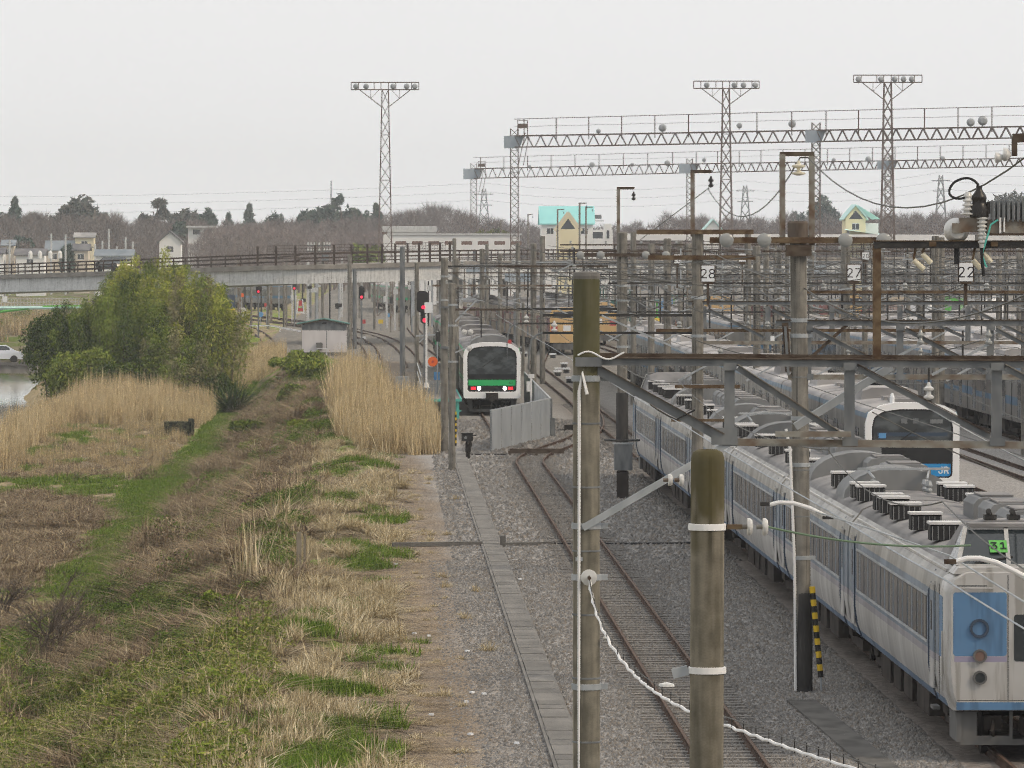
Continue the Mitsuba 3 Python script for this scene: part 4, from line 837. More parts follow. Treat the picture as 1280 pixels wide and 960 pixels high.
# number signs
def number_sign(u, v, w, h, s, text, label):
    k = thing('number_sign', label, 'sign'); c = at(u, v, s)
    put('plate', one('box', c, (w / s, .02, h / s)), 'sign_white', k); put('frame', MB().box(c + [0, .02, 0], ((w + 3) / s, .015, (h + 2) / s)).box(c + [0, .03, -(h / 2 + 2) / s], ((w * .8) / s, .06, 3 / s)).box(c + [0, .06, -(h / 2 + 8) / s], (.06, .06, 14 / s)).box(c + [0, .06, -(h / 2 + 18) / s], (.06, .06, 24 / s)).mesh(), 'steel_rust', k)
    text_plate(text, h * .58 / s, c - [0, .013, 0], 'print_black', k, 'number')
number_sign(885, 342, 16, 20, 51, '28', 'white sign reading 28 beside the concrete pole')
number_sign(1067.5, 341, 16, 20, 51, '27', 'white sign reading 27 between the leaning pole and the brown post')
number_sign(1207.5, 340, 17, 23, 67, '22', 'white sign reading 22 under the black cable head')
number_sign(846.5, 324, 8, 12, 33, '26', 'small white sign reading 26, left of the sign 28')
number_sign(928, 322, 9, 10, 33, '21', 'small white sign reading 21, right of the sign 28')
number_sign(1082, 320, 9, 9, 30, '20', 'small white sign reading 20, above the sign 27')
for i in range(26):
    s_ = rng.uniform(15, 40); u_ = rng.uniform(690, 1275); v_ = 310 + s_ * rng.uniform(-.1, 1.5); kk = thing('yard_fitting', 'small post fitting among the overhead wires of the yard', 'wire fitting', 'small fittings among the overhead wires'); c_ = at(u_, v_, s_)
    put('rod', MB().bar(c_ + [0, 0, -rng.uniform(.6, 1.6)], c_ + [0, 0, .5], .05).mesh(), ('steel_dark', 'steel_pale', 'steel_mixed')[i % 3], kk); put('arm', MB().bar(c_, c_ + [rng.choice([-1, 1]) * rng.uniform(.5, 1.3), 0, rng.uniform(-.4, .3)], .045).mesh(), 'steel_pale', kk)
    put('knob', one('lathe', c_ + [0, -.05, -.2], [(.02, 0), (.08, .04), (.04, .08), (.08, .12), (.02, .16)], 8), 'glass_insulator', kk)
whole('notice_plate', one('box', at(964, 425, 40), (.2, .02, .26)), 'sign_white', 'small blank white plate on a post over the yard tracks', 'sign')

# disconnector frame and cable head on the nearest truss
s = 97; kf = thing('steel_frame', 'rusty brown angle frame standing on the nearest truss', 'steel frame')
put('post', MB().bar(at(1096, 452, s), at(1096, 306, s), .10, .10, up=(0, 1, 0)).mesh(), 'rust_orange', kf); put('post', one('bar', at(1300, 452, s), at(1300, 306, s), .1, .1), 'rust_orange', kf)
put('rail', MB().bar(at(1092, 306, s), at(1304, 306, s), .13, .09).mesh(), 'steel_dark', kf); put('flange', one('bar', at(1092, 301, s), at(1304, 301, s), .18, .012), 'rust_orange', kf)
for u in (1165, 1242): put('clip', one('box', at(u, 305, s) - [0, .08, 0], (.09, .03, .06)), 'rust_orange', kf)
kh = thing('cable_terminal', 'black cable head on a white ribbed insulator with a looped cable', 'cable terminal'); d = np.array([0, -.1, 0])
cb = at(1223, 272, s) + d; q = 1 / s
put('black_cover', one('lathe', cb, [(11 * q, 0), (12 * q, 1 * q), (12 * q, 12 * q), (9 * q, 17 * q), (8.5 * q, 20 * q), (9.5 * q, 24 * q), (9 * q, 27 * q), (5 * q, 33 * q), (3.6 * q, 36 * q), (4 * q, 40 * q), (1, 40 * q)][:-1], 22), 'bakelite_brown', kh, 35)
put('side_fin', one('box', cb + [11.5 * q, 0, 12 * q], (4 * q, .1, 15 * q)), 'bakelite_brown', kh)
prof = [(3 * q, 0)]; 
for z in range(5, 36, 5): prof += [(3.6 * q, z * q), (6.8 * q * (.7 + .3 * z / 36), (z + 1.2) * q), (6.9 * q * (.7 + .3 * z / 36), (z + 2.6) * q), (3.8 * q, (z + 4) * q)]
put('ribbed_insulator', one('lathe', at(1226, 310, s) + d * 1.6, prof + [(5 * q, 40 * q)], 20), 'porcelain', kh, 35)
prof = [(4 * q, 0)]
for i in range(5): prof += [(4 * q, (1 + i * 5.5) * q), ((9.5 - i) * q, (2 + i * 5.5) * q), ((9.5 - i) * q, (3 + i * 5.5) * q), (4.5 * q, (5 + i * 5.5) * q)]
put('stepped_insulator', one('lathe', at(1209, 270, s) + d, prof + [(3 * q, 30 * q)], 18), 'porcelain', kh, 35)
put('housing', MB().box(at(1214, 281, s), (31 * q, .28, 18 * q)).box(at(1196, 285, s) + [0, -.05, 0], (14 * q, .2, 12 * q)).mesh(), 'steel_mixed', kh)
put('dome', one('lathe', at(1196, 288, s) + [0, .05, 0], [(.02, -.16), (10 * q, -.15), (15.5 * q, -.06), (16 * q, .04), (12 * q, .12), (.02, .14)], 24, 'y'), 'porcelain', kh, 40)
loop = [at(1222 + du, 232 + dv, s) + d for du, dv in ((0, 0), (-4, -5), (-12, -9), (-22, -8), (-31, -3), (-36, 5), (-35, 12), (-28, 16), (-20, 16), (-15, 13), (-11, 8))]
put('looped_cable', one('tube', CubicSpline(np.arange(11), np.array(loop))(np.linspace(0, 10, 50)), .018, 6), 'cable_black', kh)
put('drop_cable', MB().tube([at(1196, 300, s), at(1196, 330, s)], .035).tube([at(1226, 308, s) + d, at(1227, 330, s) + d, at(1229, 345, s) + d], .022).mesh(), 'cable_black', kh)
put('earth_wire', MB().tube([at(u, v, s) - [0, .25, 0] for u, v in ((1245, 275), (1236, 281), (1233, 292), (1229, 305), (1226, 318), (1229, 330), (1231, 334))], .013, 5).mesh(), 'green_paint', kh)
kb = thing('ribbed_bushing', 'long grey ribbed bushing on a channel at the right edge', 'insulator')
put('tray', MB().box(at(1275, 283, s) + [0, .05, 0], (84 * q, .3, 17 * q)).mesh(), 'steel_mixed', kb); put('tray_lip', one('bar', at(1232, 293, s), at(1318, 293, s), .32, .03), 'steel_rust', kb)
for i in range(12): put('rib', one('box', at(1240 + i * 6.2, 264, s), (.022, .30, 26 * q)), 'steel_grey', kb)
put('strap', MB().box(at(1249, 282, s) - [0, .12, 0], (.025, .03, 20 * q)).box(at(1254, 281, s) - [0, .12, 0], (.02, .03, 18 * q)).mesh(), 'cable_white', kb)
for i, (u0, v0, u1, v1) in enumerate(((1153, 317, 1164, 329), (1142, 325, 1155, 337), (1216, 325, 1226, 336), (1229, 316, 1239, 328))):
    k = thing('rod_insulator', ('cream rod insulator above left of the sign 22, upper of its pair', 'cream rod insulator above left of the sign 22, lower of its pair', 'cream rod insulator right of the sign 22, lower of its pair', 'cream rod insulator right of the sign 22, upper of its pair')[i], 'insulator')
    put('rod', one('tube', [at(u0, v0, s), at(u1, v1, s)], .035, 10), 'porcelain_cream', k); put('hanger', one('bar', at(u0, v0, s), at(u0 + 3, 306, s), .03), 'rust_orange', k)
kb = thing('strain_assembly', 'dark strain clamp with pale insulators at the upper right edge', 'insulator')
put('clamp', MB().bar(at(1268, 195, 95), at(1268, 172, 95), .07).bar(at(1266, 173, 95), at(1310, 170, 95), .1, .12).mesh(), 'steel_rust', kb)
put('disc', MB().lathe(at(1258, 193, 95), [(.03, -.05), (.09, -.04), (.09, .0), (.03, .06)], 14, 'x').mesh(), 'porcelain', kb, 40); put('disc', MB().lathe(at(1248, 197, 95), [(.03, -.05), (.07, -.04), (.07, .0), (.03, .06)], 14, 'x').mesh(), 'porcelain', kb, 40)
# left line of poles
pf = pole('concrete_pole', 85 / 32.3, F / 32.3, 7.25, .14, 'concrete_plain', 'short grey pole with yellow and black guard beside the reeds', bands=(6.4, 5.6, 4.2))
for i in range(12): put('hazard_stripe', one('box', (85 / 32.3 + .15, F / 32.3 - .08, 1.0 + i * .11), (.06, .05, .11)), 'hazard_yellow' if i % 2 else 'rubber_black', pf)
put('white_arm', MB().bar((2.75, F / 32.3 - .1, 4.55), (3.2, F / 32.3 - .1, 4.75), .05).bar((2.75, F / 32.3 - .1, 5.75), (3.6, F / 32.3 - .1, 6.6), .06).mesh(), 'steel_pale', pf)
for x, z in ((3.1, 5.35), (3.35, 5.35), (3.3, 4.72)): put('pin_insulator', one('lathe', (x, F / 32.3 - .2, z), [(.02, -.1), (.11, -.06), (.11, .02), (.02, .08)], 14, 'y'), 'porcelain', pf, 40)
pf2 = pole('concrete_pole', 75.5 / 29.6, F / 29.6, 8.2, .155, 'concrete_plain', 'taller grey pole just behind the pole with the striped guard', bands=(7.4, 6.4, 4.4))
put('cross_clamp', MB().box((2.75, F / 29.6 - .2, 4.4), (.75, .06, .12)).box((2.75, F / 29.6 - .2, 6.1), (.7, .05, .08)).mesh(), 'steel_grey', pf2)
# ---------------------------------------------------------------- wind screen fence, switch stand, platform, hut, signals
k = thing('corrugated_fence', 'grey galvanised sheet fence folded round the end of the stabling track', 'fence')
p0, p1 = np.array([(613.5 - 480) / 29.6, F / 29.6]), np.array([(688 - 480) / 27.4, F / 27.4]); p2 = np.array([(655 - 480) / 22.6, F / 22.6]); hz = 1.72
def corr(a, b, n, amp, z0, z1):
    m = MB(); d = (b - a) / np.linalg.norm(b - a); nn = np.array([d[1], -d[0]]); t = np.linspace(0, 1, n * 4 + 1); o = np.array([0, 1, 1, 0] * n + [0]) * amp
    P = a + (b - a) * t[:, None] + nn * o[:, None]; i = np.arange(len(P) - 1); L = len(P)
    return np.vstack([np.c_[P, np.full(L, z0)], np.c_[P, np.full(L, z1)]]), np.stack([i, i + 1, i + 1 + L, i + L], -1)
for i in range(6):
    a, b = p0 + (p1 - p0) * i / 6, p0 + (p1 - p0) * (i + 1) / 6 - (p1 - p0) * .004; put('panel', corr(a, b, 3, .035, 0.02, hz), 'galvanised', k)
for i in range(8):
    a, b = p1 + (p2 - p1) * i / 8, p1 + (p2 - p1) * (i + 1) / 8 - (p2 - p1) * .002; put('panel', corr(a, b, 6, .035, 0.02, hz), 'galvanised', k)
put('top_rail', MB().bar((*p0, hz + .02), (*p1, hz + .02), .07, .05).bar((*p1, hz + .02), (*p2, hz + .02), .07, .05).mesh(), 'steel_pale', k)
put('post', MB().box((*(p0 + [0, .06]), hz / 2), (.07, .07, hz)).box((*(p1 + [.05, .05]), hz / 2), (.08, .08, hz)).mesh(), 'steel_grey', k)
put('small_box', one('box', (p1[0] + .12, p1[1], .45), (.2, .3, .8)), 'steel_grey', k)
k = thing('white_post_sign', 'white post with small plate rising behind the folded fence', 'sign post'); c = at(664, 500, 25.6)
put('post', one('bar', (c[0], c[1], 0), at(664, 470, 25.6), .09), 'white_paint', k); put('plate', MB().box(at(661, 483, 25.6) - [0, .06, 0], (.22, .04, .5)).box(at(664, 470, 25.6) - [0, .06, 0], (.3, .04, .2)).mesh(), 'white_paint', k)
k = thing('dwarf_signal', 'black dwarf signal standing at the near end of the cable trough', 'signal'); c = at(585, 573, 30.6); c[2] = 0
put('post', MB().lathe(c, [(.09, 0), (.07, .3), (.05, .55)], 10).mesh(), 'underfloor', k); put('machine', MB().box(c + [0, 0, .42], (.22, .2, .3)).lathe(c + [.03, 0, .5], [(.12, 0), (.14, .1), (.1, .22)], 10).mesh(), 'underfloor', k)
put('head', MB().box(c + [-.03, 0, .86], (.46, .24, .30)).box(c + [-.03, -.02, 1.03], (.5, .34, .04)).box(c + [.2, 0, .95], (.3, .05, .04)).mesh(), 'rubber_black', k); put('lens', MB().lathe(c + [-.1, -.14, .86], [(.06, 0), (.06, .03)], 10, 'y').mesh(), 'steel_grey', k)
k = thing('point_machine', 'low black point lever beside the curved rails', 'point machine'); c = at(712, 536, 26.6); c[2] = .15
put('body', MB().box(c, (.5, .4, .28)).mesh(), 'underfloor', k); put('rod', one('bar', c - [.2, 0, .1], c - [1.1, 0, .1], .05), 'steel_dark', k)
whole('point_rod', one('bar', (3.3, F / 30.2, .06), (5.2, F / 30.2, .06), .06), 'steel_dark', 'thin dark rod from the dwarf signal to the rails', 'rod')
for i, (u, v, s) in enumerate(((705, 443, 17.4), (698, 447, 18.2), (691, 440, 16), (697, 463, 18.6), (708, 460, 18.2), (712, 473, 19.6), (722, 478, 20.4), (650, 437, 15), (655, 446, 15.8))):
    c = at(u, v, s); c[2] = .32; kk = thing('marker_box', 'small white topped box between the tracks beyond the fence', 'marker', 'small white topped boxes between the far tracks'); put('lid', one('box', c, (.52, .6, .12)), 'sign_white', kk); put('base', one('box', c - [0, 0, .16], (.4, .5, .3)), 'steel_dark', kk)
k = thing('service_platform', 'low dark platform with green edge left of the green fronted train', 'platform'); z = 1.02; y0 = F / 25.; L = 44
put('deck', one('box', (2.85, y0 + L / 2, z - .06), (2.0, L, .1)), 'concrete_slab', k); put('edge', MB().box((2.85, y0 - .03, z - .03), (2.04, .05, .14)).box((3.87, y0 + L / 2, z - .03), (.06, L, .12)).mesh(), 'green_paint', k)
m = MB()
for j in range(10):
    for x in (2.0, 3.7): m.box((x, y0 + .2 + j * 4.7, (z - .1) / 2), (.12, .12, z - .12))
put('leg', m.mesh(), 'green_paint', k); put('brace', MB().box((3.7, y0 + .2, .45), (.35, .06, .06)).mesh(), 'green_paint', k)
put('railing', MB().bar((1.9, y0 + 8, z + 1.), (1.9, y0 + L, z + 1.), .05).bar((1.9, y0 + 8, z + .5), (1.9, y0 + L, z + .5), .05).mesh(), 'steel_pale', k)
k = thing('disc_sign', 'round orange disc sign on a white post at the platform end', 'sign'); c = at(541, 452, 24)
put('disc', one('lathe', c - [0, .06, 0], [(.26, 0), (.26, .03)], 20, 'y'), 'orange_disc', k); put('hub', one('lathe', c - [0, .08, 0], [(.06, 0), (.06, .03)], 10, 'y'), 'red_paint', k); put('backing', one('lathe', c + [-.08, 0, -.02], [(.27, 0), (.27, .03)], 20, 'y'), 'sign_white', k)
put('post', MB().bar(c + [.24, 0, -1.8], c + [.24, 0, 1.6], .07).mesh(), 'steel_pale', k); put('blue_plate', MB().box(at(546, 470, 24), (.3, .06, .42)).mesh(), 'blue_paint', k)
whole('white_post', MB().bar(at(533, 483, 24.4), at(533, 392, 24.4), .1).lathe(at(533, 484, 24.4) - [0, 0, .02], [(.16, 0), (.1, .25)], 8).mesh(), 'white_paint', 'tall white tube post on the platform, below the black signal', 'post')
whole('clearance_box', one('box', at(502.5, 482, 23.4), (.72, .3, 1.0)), 'galvanised', 'grey metal box sunk in the reeds left of the platform', 'cabinet')
def signal(u, v, s, zb, heads, label, plate=False, group=None, hr=.19):
    k = thing('railway_signal', label, 'signal', group); x = (u - 480) / s; y = F / s; zt = H - (v - 310) / s
    put('mast', one('tube', [(x, y, zb), (x, y, zt + .6)], .07, 8), 'steel_grey', k)
    for i, dz in enumerate(heads):
        c = np.array([x, y - .12, zt + dz]); P = sbox(-hr * .2, -.34, hr * .2, .34).buffer(hr); hd = put('head', MB().plate(affinity.translate(P, c[0], c[2]), c[1], .06).mesh(), 'rubber_black', k)
        for q in (.34, 0, -.34):
            if q == -.34: lamp('red_light', one('lathe', c + [0, -.1, q], [(.01, 0), (.12, .0), (.12, .03), (.01, .03)], 12, 'y'), hd, 'signal_red', (1, .03, .07), .26)
            else: put('hood', one('lathe', c + [0, -.2, q], [(.12, 0), (.12, .14)], 12, 'y'), 'rubber_black', hd)
    return k
signal(531, 392, 24.2, 1., (-.0,), 'black signal head with red light and white plate on the reed side pole')
ks = [q for q in labels if q.startswith('railway_signal')][-1]
c = at(532, 388, 24.2); put('white_cover', MB().box(c + [.15, -.3, .15], (.42, .1, .55)).mesh(), 'sign_white', ks); put('upper_head', MB().plate(affinity.translate(sbox(-.1, -.35, .1, .35).buffer(.2), *(at(528, 377, 24.2)[[0, 2]])), F / 24.2 - .2, .08).mesh(), 'rubber_black', ks)
lamp('red_light', one('lathe', at(529, 384, 24.2) - [0, .42, 0], [(.01, 0), (.1, .0), (.1, .03), (.01, .03)], 12, 'y'), ks, 'signal_red', (1, .03, .07), .26)
put('bracket', MB().bar(at(520, 420, 24.2), at(546, 418, 24.2), .08).bar(at(524, 428, 24.2), at(538, 415, 24.2), .06).mesh(), 'steel_pale', ks); put('small_box', one('box', at(547.5, 421, 24.2), (.24, .2, .5)), 'rubber_black', ks)
signal(452, 366, 15.5, 0, (0,), 'black signal with red light in front of the viaduct, right of the pale hut'); signal(323, 360, 13.2, 0, (0,), 'black signal under the viaduct left of the pale hut'); signal(368, 360, 11.5, 0, (.3,), 'far black signal seen under the viaduct above the pale hut')
k = thing('hut', 'small pale hut with dark green roof beside the tracks', 'hut'); s = 15.6; x0, x1 = (377.5 - 480) / s, (433 - 480) / s; y0 = F / s; z0, z1 = .15, 2.45
put('wall', MB().box(((x0 + x1) / 2, y0 + 1.6, (z0 + z1) / 2), (x1 - x0, 3.2, z1 - z0)).mesh(), 'wall_pinkish', k)
put('plinth', one('box', ((x0 + x1) / 2, y0 + 1.6, .0), (x1 - x0 + .06, 3.26, .5)), 'concrete_slab', k)
put('upper_band', MB().plate(Polygon([(x0 - .01, z1 - .45), (x1 + .01, z1 - .45), (x1 + .01, z1), ((x0 + x1) / 2, z1 + .35), (x0 - .01, z1)]), y0 + 3.2, 3.22).mesh(), 'steel_grey', k)
rf = put('roof', MB().loft([(x0 - .45, z1 + .0), ((x0 + x1) / 2, z1 + .42), (x1 + .3, z1 + .02), (x1 + .3, z1 + .1), ((x0 + x1) / 2, z1 + .52), (x0 - .45, z1 + .1)], [y0 - .35, y0 + 3.6]).mesh(), 'green_paint', k); scene[rf]['bsdf'] = {'type': 'ref', 'id': 'hut_roof'}
mat('hut_roof', weather((.05, .13, .12), (.1, .2, .18), 2.), .6)
put('fascia', MB().bar((x0 - .45, y0 - .36, z1 - .02), ((x0 + x1) / 2, y0 - .36, z1 + .40), .03, .08).bar(((x0 + x1) / 2, y0 - .36, z1 + .40), (x1 + .3, y0 - .36, z1), .03, .05).mesh(), 'steel_rust', k); put('vent', one('box', ((x0 + x1) / 2, y0 - .05, z1 + .12), (.36, .06, .14)), 'rubber_black', k)
put('air_conditioner', MB().box((x0 + 1.4, y0 - .25, .75), (.5, .35, .55)).mesh(), 'concrete_slab', k); put('handrail', MB().bar((x0 + 1.2, y0 - .5, 0), (x0 + 1.2, y0 - .5, .55), .05).bar((x0 + 2.0, y0 - .5, 0), (x0 + 2.0, y0 - .5, .55), .05).bar((x0 + 1.2, y0 - .5, .55), (x0 + 2., y0 - .5, .55), .05).mesh(), 'sign_white', k); put('downpipe', one('bar', ((x0 + x1) / 2 + .2, y0 - .03, z0), ((x0 + x1) / 2 + .2, y0 - .03, z1), .05), 'steel_grey', k)
# poles along the left, by pixel column, top and foot
for i, (u, vt, vb, w, lb) in enumerate(((503, 308, 498, .30, 'slim dark pole right of the tall reeds, tallest there'), (521, 328, 498, .26, 'thin pole behind the black signal beside the platform'), (437, 318, 437, .36, 'concrete pole at the right corner of the pale hut'), (443.5, 336, 437, .34, 'shorter concrete pole paired at the right corner of the pale hut'), (625, 318, 437, .36, 'concrete pole behind the green fronted train'),
        (678, 295, 480, .34, 'grey pole standing in the ballast beyond the folded fence'), (643.5, 365, 445, .22, 'thin grey post right of the green fronted train'), (654, 378, 470, .22, 'slim bent top post beside the green fronted train'), (607, 316, 420, .3, 'pole behind the roof of the green fronted train'), (593, 312, 416, .3, 'pole left of the roof of the green fronted train'), (335, 354, 412, .3, 'short pale post under the viaduct'), (355, 352, 410, .26, 'thin pale post under the viaduct left of the hut'), (388, 341, 398, .3, 'dark post between the hut and the viaduct'),
        (301, 355, 405, .22, 'pale post beside the bamboo under the viaduct'), (314, 353, 407, .26, 'second pale post beside the bamboo under the viaduct'), (887, 375, 420, .36, 'pale round pole right of the third orange train'), (468, 350, 412, .28, 'post under the viaduct right of the signal'), (483, 352, 408, .26, 'thin post under the viaduct above the reeds'), (568, 350, 440, .3, 'post left of the green fronted train roof'))):
    s = (vb - 310) / (H - .0); pole('concrete_pole', (u - 480) / s, F / s, H - (vt - 310) / s, w / 2, 'concrete_plain' if i % 3 else 'steel_grey', lb)
k = thing('utility_pole', 'twin steel pole with crossarms rising above the viaduct railing', 'utility pole'); s = 11.5
for u in (395, 403.5): put('shaft', one('tube', [at(u, 413, s), at(u, 302, s)], .13, 8), 'concrete_plain', k)
for v in (307, 314): put('crossarm', one('bar', at(384, v, s), at(413, v, s), .12), 'steel_grey', k)
m = MB()
for u in (385, 389, 393, 399, 405, 409, 412):
    for v in (307, 314): m.lathe(at(u, v, s), [(.06, 0), (.14, .12), (.08, .25), (.12, .4)], 6)
put('insulator', m.mesh(), 'porcelain', k); put('transformer', one('box', at(407, 322, s) - [0, .3, 0], (.7, .5, .9)), 'steel_grey', k)
rq = np.random.default_rng(404)
for i in range(62):
    s = rq.uniform(9.2, 12.5); u = rq.uniform(292, 640); x = (u - 480) / s; hh = rq.uniform(4.5, 7.5); k = thing('yard_post', 'slim post standing in the far yard seen under the viaduct', 'post', 'slim posts in the far yard under the viaduct'); put('shaft', one('box', (x, F / s, hh / 2), (rq.uniform(.14, .3), .2, hh)), ('concrete_plain', 'steel_pale', 'concrete_wall', 'steel_mixed', 'steel_dark')[i % 5], k)
    if i % 2: put('fitting', one('box', (x + rq.uniform(-.3, .3), F / s - .15, hh * rq.uniform(.3, .9)), (rq.uniform(.3, .8), .15, rq.uniform(.2, .7))), ('sign_white', 'steel_dark', 'steel_blue', 'concrete_wall')[i % 4], k)
# poles with mast arms further away
for u, vt, vb, arm, lb in ((697, 262, 372, .9, 'slim steel mast with arm in front of the teal roofed house, left one'), (724.5, 254, 385, .8, 'slim steel mast with arm in front of the teal roofed house, middle one'), (732.5, 259, 375, .9, 'slim steel mast with arm at the right gable edge of the teal house'), (660, 268, 362, .8, 'small mast with arm left of the teal roofed house'), (626, 275, 360, .9, 'small mast with arm between the gantry columns')):
    s = (vb - 310) / H * 1.25; k = thing('mast_pole', lb, 'pole'); put('shaft', one('tube', [at(u, vb, s) * [1, 1, 0], at(u, vt, s)], .11, 8), 'steel_mixed', k); a = at(u, vt, s); put('arm', one('bar', a - [.1, 0, 0], a + [arm, 0, 0], .12), 'steel_rust', k); put('insulator', one('lathe', a + [arm * .95, 0, -.55], shade_disc(.09), 8), 'steel_dark', k)
for i, (u, v, c, lb) in enumerate(((302, 369, 'orange_disc', 'orange caution board beside the post under the viaduct'), (333, 381, 'red_paint', 'small red board on the far track under the viaduct'), (454, 402, 'red_paint', 'red topped white post before the curved tracks'), (485, 394, 'blue_paint', 'light blue board behind the curved tracks'), (326, 393, 'blue_paint', 'round blue disc board under the viaduct beside the bamboo'), (476, 402, 'yellow_paint', 'yellow board behind the curved tracks'), (617, 387, 'red_paint', 'red lamp board above the green fronted train'))):
    s = 11.2 if v < 400 else 12.; k = thing('track_board', lb, 'sign'); c0 = at(u, v, s); put('board', one('box', c0, (.5, .06, .42)) if i != 4 else one('lathe', c0, [(.3, 0), (.3, .05)], 14, 'y'), c, k); put('post', one('bar', (c0[0], c0[1] + .05, .0), c0 + [0, .05, 0], .08), 'steel_pale', k)
k = thing('track_board', 'small white board with a letter before the curved tracks', 'sign'); c = at(454, 424, 13.2); put('board', one('box', c, (.5, .04, .5)), 'sign_white', k); put('letter', one('box', c - [0, .03, 0], (.16, .02, .2)), 'print_black', k); put('post', one('bar', (c[0], c[1] + .05, 0), c + [0, .05, 0], .07), 'steel_pale', k)
k = thing('crossing_barrier', 'white A-frame stand with red panels above the pale hut', 'barrier'); s = 11.; c = at(375, 383, s)
put('frame', MB().bar(at(371, 392, s), at(373, 374, s), .12).bar(at(380, 392, s), at(378, 374, s), .12).bar(at(371, 391, s), at(380, 391, s), .1).mesh(), 'sign_white', k); put('panel', MB().box(at(375.5, 379, s), (.4, .06, .6)).box(at(375.5, 387, s), (.55, .06, .35)).mesh(), 'red_paint', k)
k = thing('equipment_cabinet', 'pale grey equipment cabinet beside the bamboo under the viaduct', 'cabinet'); put('cabinet_body', one('box', at(303.5, 392, 11.6), (.78, .6, 1.25)), 'wall_white', k); put('base', one('box', at(303.5, 401, 11.6), (1.1, .9, .3)), 'concrete_slab', k)
k = thing('guard_rail', 'low white guard rail along the left edge of the yard', 'railing'); s = 12.2; put('rail', MB().bar(at(308, 407, s), at(338, 407, s), .12).bar(at(338, 407, s), at(376, 414, s), .14).mesh(), 'sign_white', k); put('post', MB().bar(at(322, 407, s), at(322, 412, s), .1).bar(at(350, 409, s), at(350, 416, s), .1).mesh(), 'sign_white', k)
# green and yellow striped train washer in the yard
for i, (u, v0, v1, lb) in enumerate(((819, 376, 404, 'green washer column with yellow foot, left of the pair in the yard'), (848, 370, 411, 'green washer column with yellow foot, right of the pair beside the concrete pole'), (752, 360, 404, 'dark green washer frame column behind the orange train'), (785, 364, 402, 'dark green washer frame column behind the grey train roof'))):
    s = 14.2 if i < 2 else 13.; k = thing('train_washer', lb, 'train washer'); 
    for j in range(4): put('brush', one('tube', [at(u - 5 + j * 3.6, v1, s), at(u - 5 + j * 3.6, v0, s)], .085, 8), ('green_bright', 'hut_roof')[j % 2 if i < 2 else 1], k)
    if i < 2: put('foot', MB().box(at(u, v1 - 3, s) - [0, .14, 0], (.95, .1, .5)).mesh(), 'yellow_paint', k)
    put('frame', MB().box(at(u, v0 - 1, s), (1.2, .6, .2)).mesh(), 'hut_roof', k)
for i, (u, v, w, h, c, lb) in enumerate(((790, 384, 2.6, 1.9, 'steel_dark', 'dark equipment shed between the green washer columns'), (832, 384, 1.3, 1.8, 'blue_paint', 'blue panel cabinet between the green washer columns'), (1190, 385, 2.2, 2.2, 'green_bright', 'pale green framed stand beyond the rusty post'), (1215, 382, 2.4, 1.6, 'concrete_wall', 'grey shed beyond the sign 22'), (770, 388, 1.6, 2., 'hut_roof', 'dark green cabinet right of the orange train'))):
    k = thing('yard_shed', lb, 'shed'); c0 = at(u, v, 13.2); put('wall', one('box', c0, (w, 2, h)), c, k); put('roof', one('box', c0 + [0, 0, h / 2 + .06], (w + .3, 2.3, .1)), 'roof_pale', k); put('door', one('box', c0 + [.2, -1.01, -.2], (.7, .04, h * .7)), 'steel_grey', k)
for i, (u, v, w, c) in enumerate(((595, 337, 2.6, 'steel_blue'), (650, 347, 4.0, 'steel_blue'), (1022, 337, 2.4, 'steel_blue'))):
    k = thing('signal_board', ('pale blue panel in front of the viaduct above the green fronted train', 'long pale blue panel in front of the viaduct left of the mossy pole', 'pale blue panel hanging behind the leaning pole')[i], 'panel'); c0 = at(u, v, 15.2); put('panel', one('box', c0, (w / 1.6, .2, 1.1 / 1.6)), c, k); put('frame', one('box', c0 + [0, .12, .36], (w / 1.6 + .1, .1, .06)), 'steel_grey', k)

# ---------------------------------------------------------------- viaduct
k = thing('viaduct', 'long pale road viaduct with brown railing crossing behind the yard', 'bridge')
px = [(-120, 12.6), (40, 13.4), (330, 14.2), (560, 13.9), (700, 13.2), (1000, 11.4), (1420, 9.4)]
PX = np.array([((u - 480) / s, F / s) for u, s in px]); tt = np.linspace(0, 6, 85); VP = CubicSpline(np.arange(7), PX)(tt)
zt = np.interp(tt, [0, 1, 2, 3, 6], [5.35, 6.1, 6.95, 7.3, 7.5]); tv = np.gradient(VP, axis=0); tv /= np.linalg.norm(tv, axis=1, keepdims=True); nv = np.c_[-tv[:, 1], tv[:, 0]]
def along(m, prof, a=0, b=None):                  # prof: (offset back from the near edge, height above deck)
    idx = np.arange(len(VP))[a:b]; n = len(prof); V = np.concatenate([np.c_[VP[i] + nv[i] * p[0], zt[i] + p[1]][None] if False else np.array([[*(VP[i] + nv[i] * o), zt[i] + h] for o, h in prof]) for i in idx])
    i = np.arange(len(idx) - 1)[:, None] * n; j = np.arange(n)[None]; q = (j + 1) % n; return m.add(V, np.stack([i + j, i + q, i + n + q, i + n + j], -1).reshape(-1, 4))
put('girder', along(MB(), [(.35, -1.55), (7.6, -1.55), (7.6, -.3), (.35, -.3)]).mesh(), 'concrete_wall', k)
put('deck', along(MB(), [(.0, -.30), (8, -.30), (8, -.02), (0.3, -.02), (0.3, .10), (0, .10)]).mesh(), 'parapet_stain', k)
for i, u in enumerate((165, 232, 612, 790, 960, 1130)):
    j = np.argmin(abs(VP[:, 0] / VP[:, 1] * F + 480 - u)); c = VP[j] + nv[j] * 4; yaw = math.atan2(tv[j, 1], tv[j, 0])
    put('pier', MB().box((c[0], c[1], (zt[j] - 1.55) / 2 - 1.5), (.9, 2.0, zt[j] - 1.55 + 3), yaw).mesh(), 'concrete_wall', k)
mat('railing_brown', weather((.045, .032, .028), (.08, .06, .052), 3.), .6)
L = np.r_[0, np.cumsum(np.linalg.norm(np.diff(VP, axis=0), axis=1))]
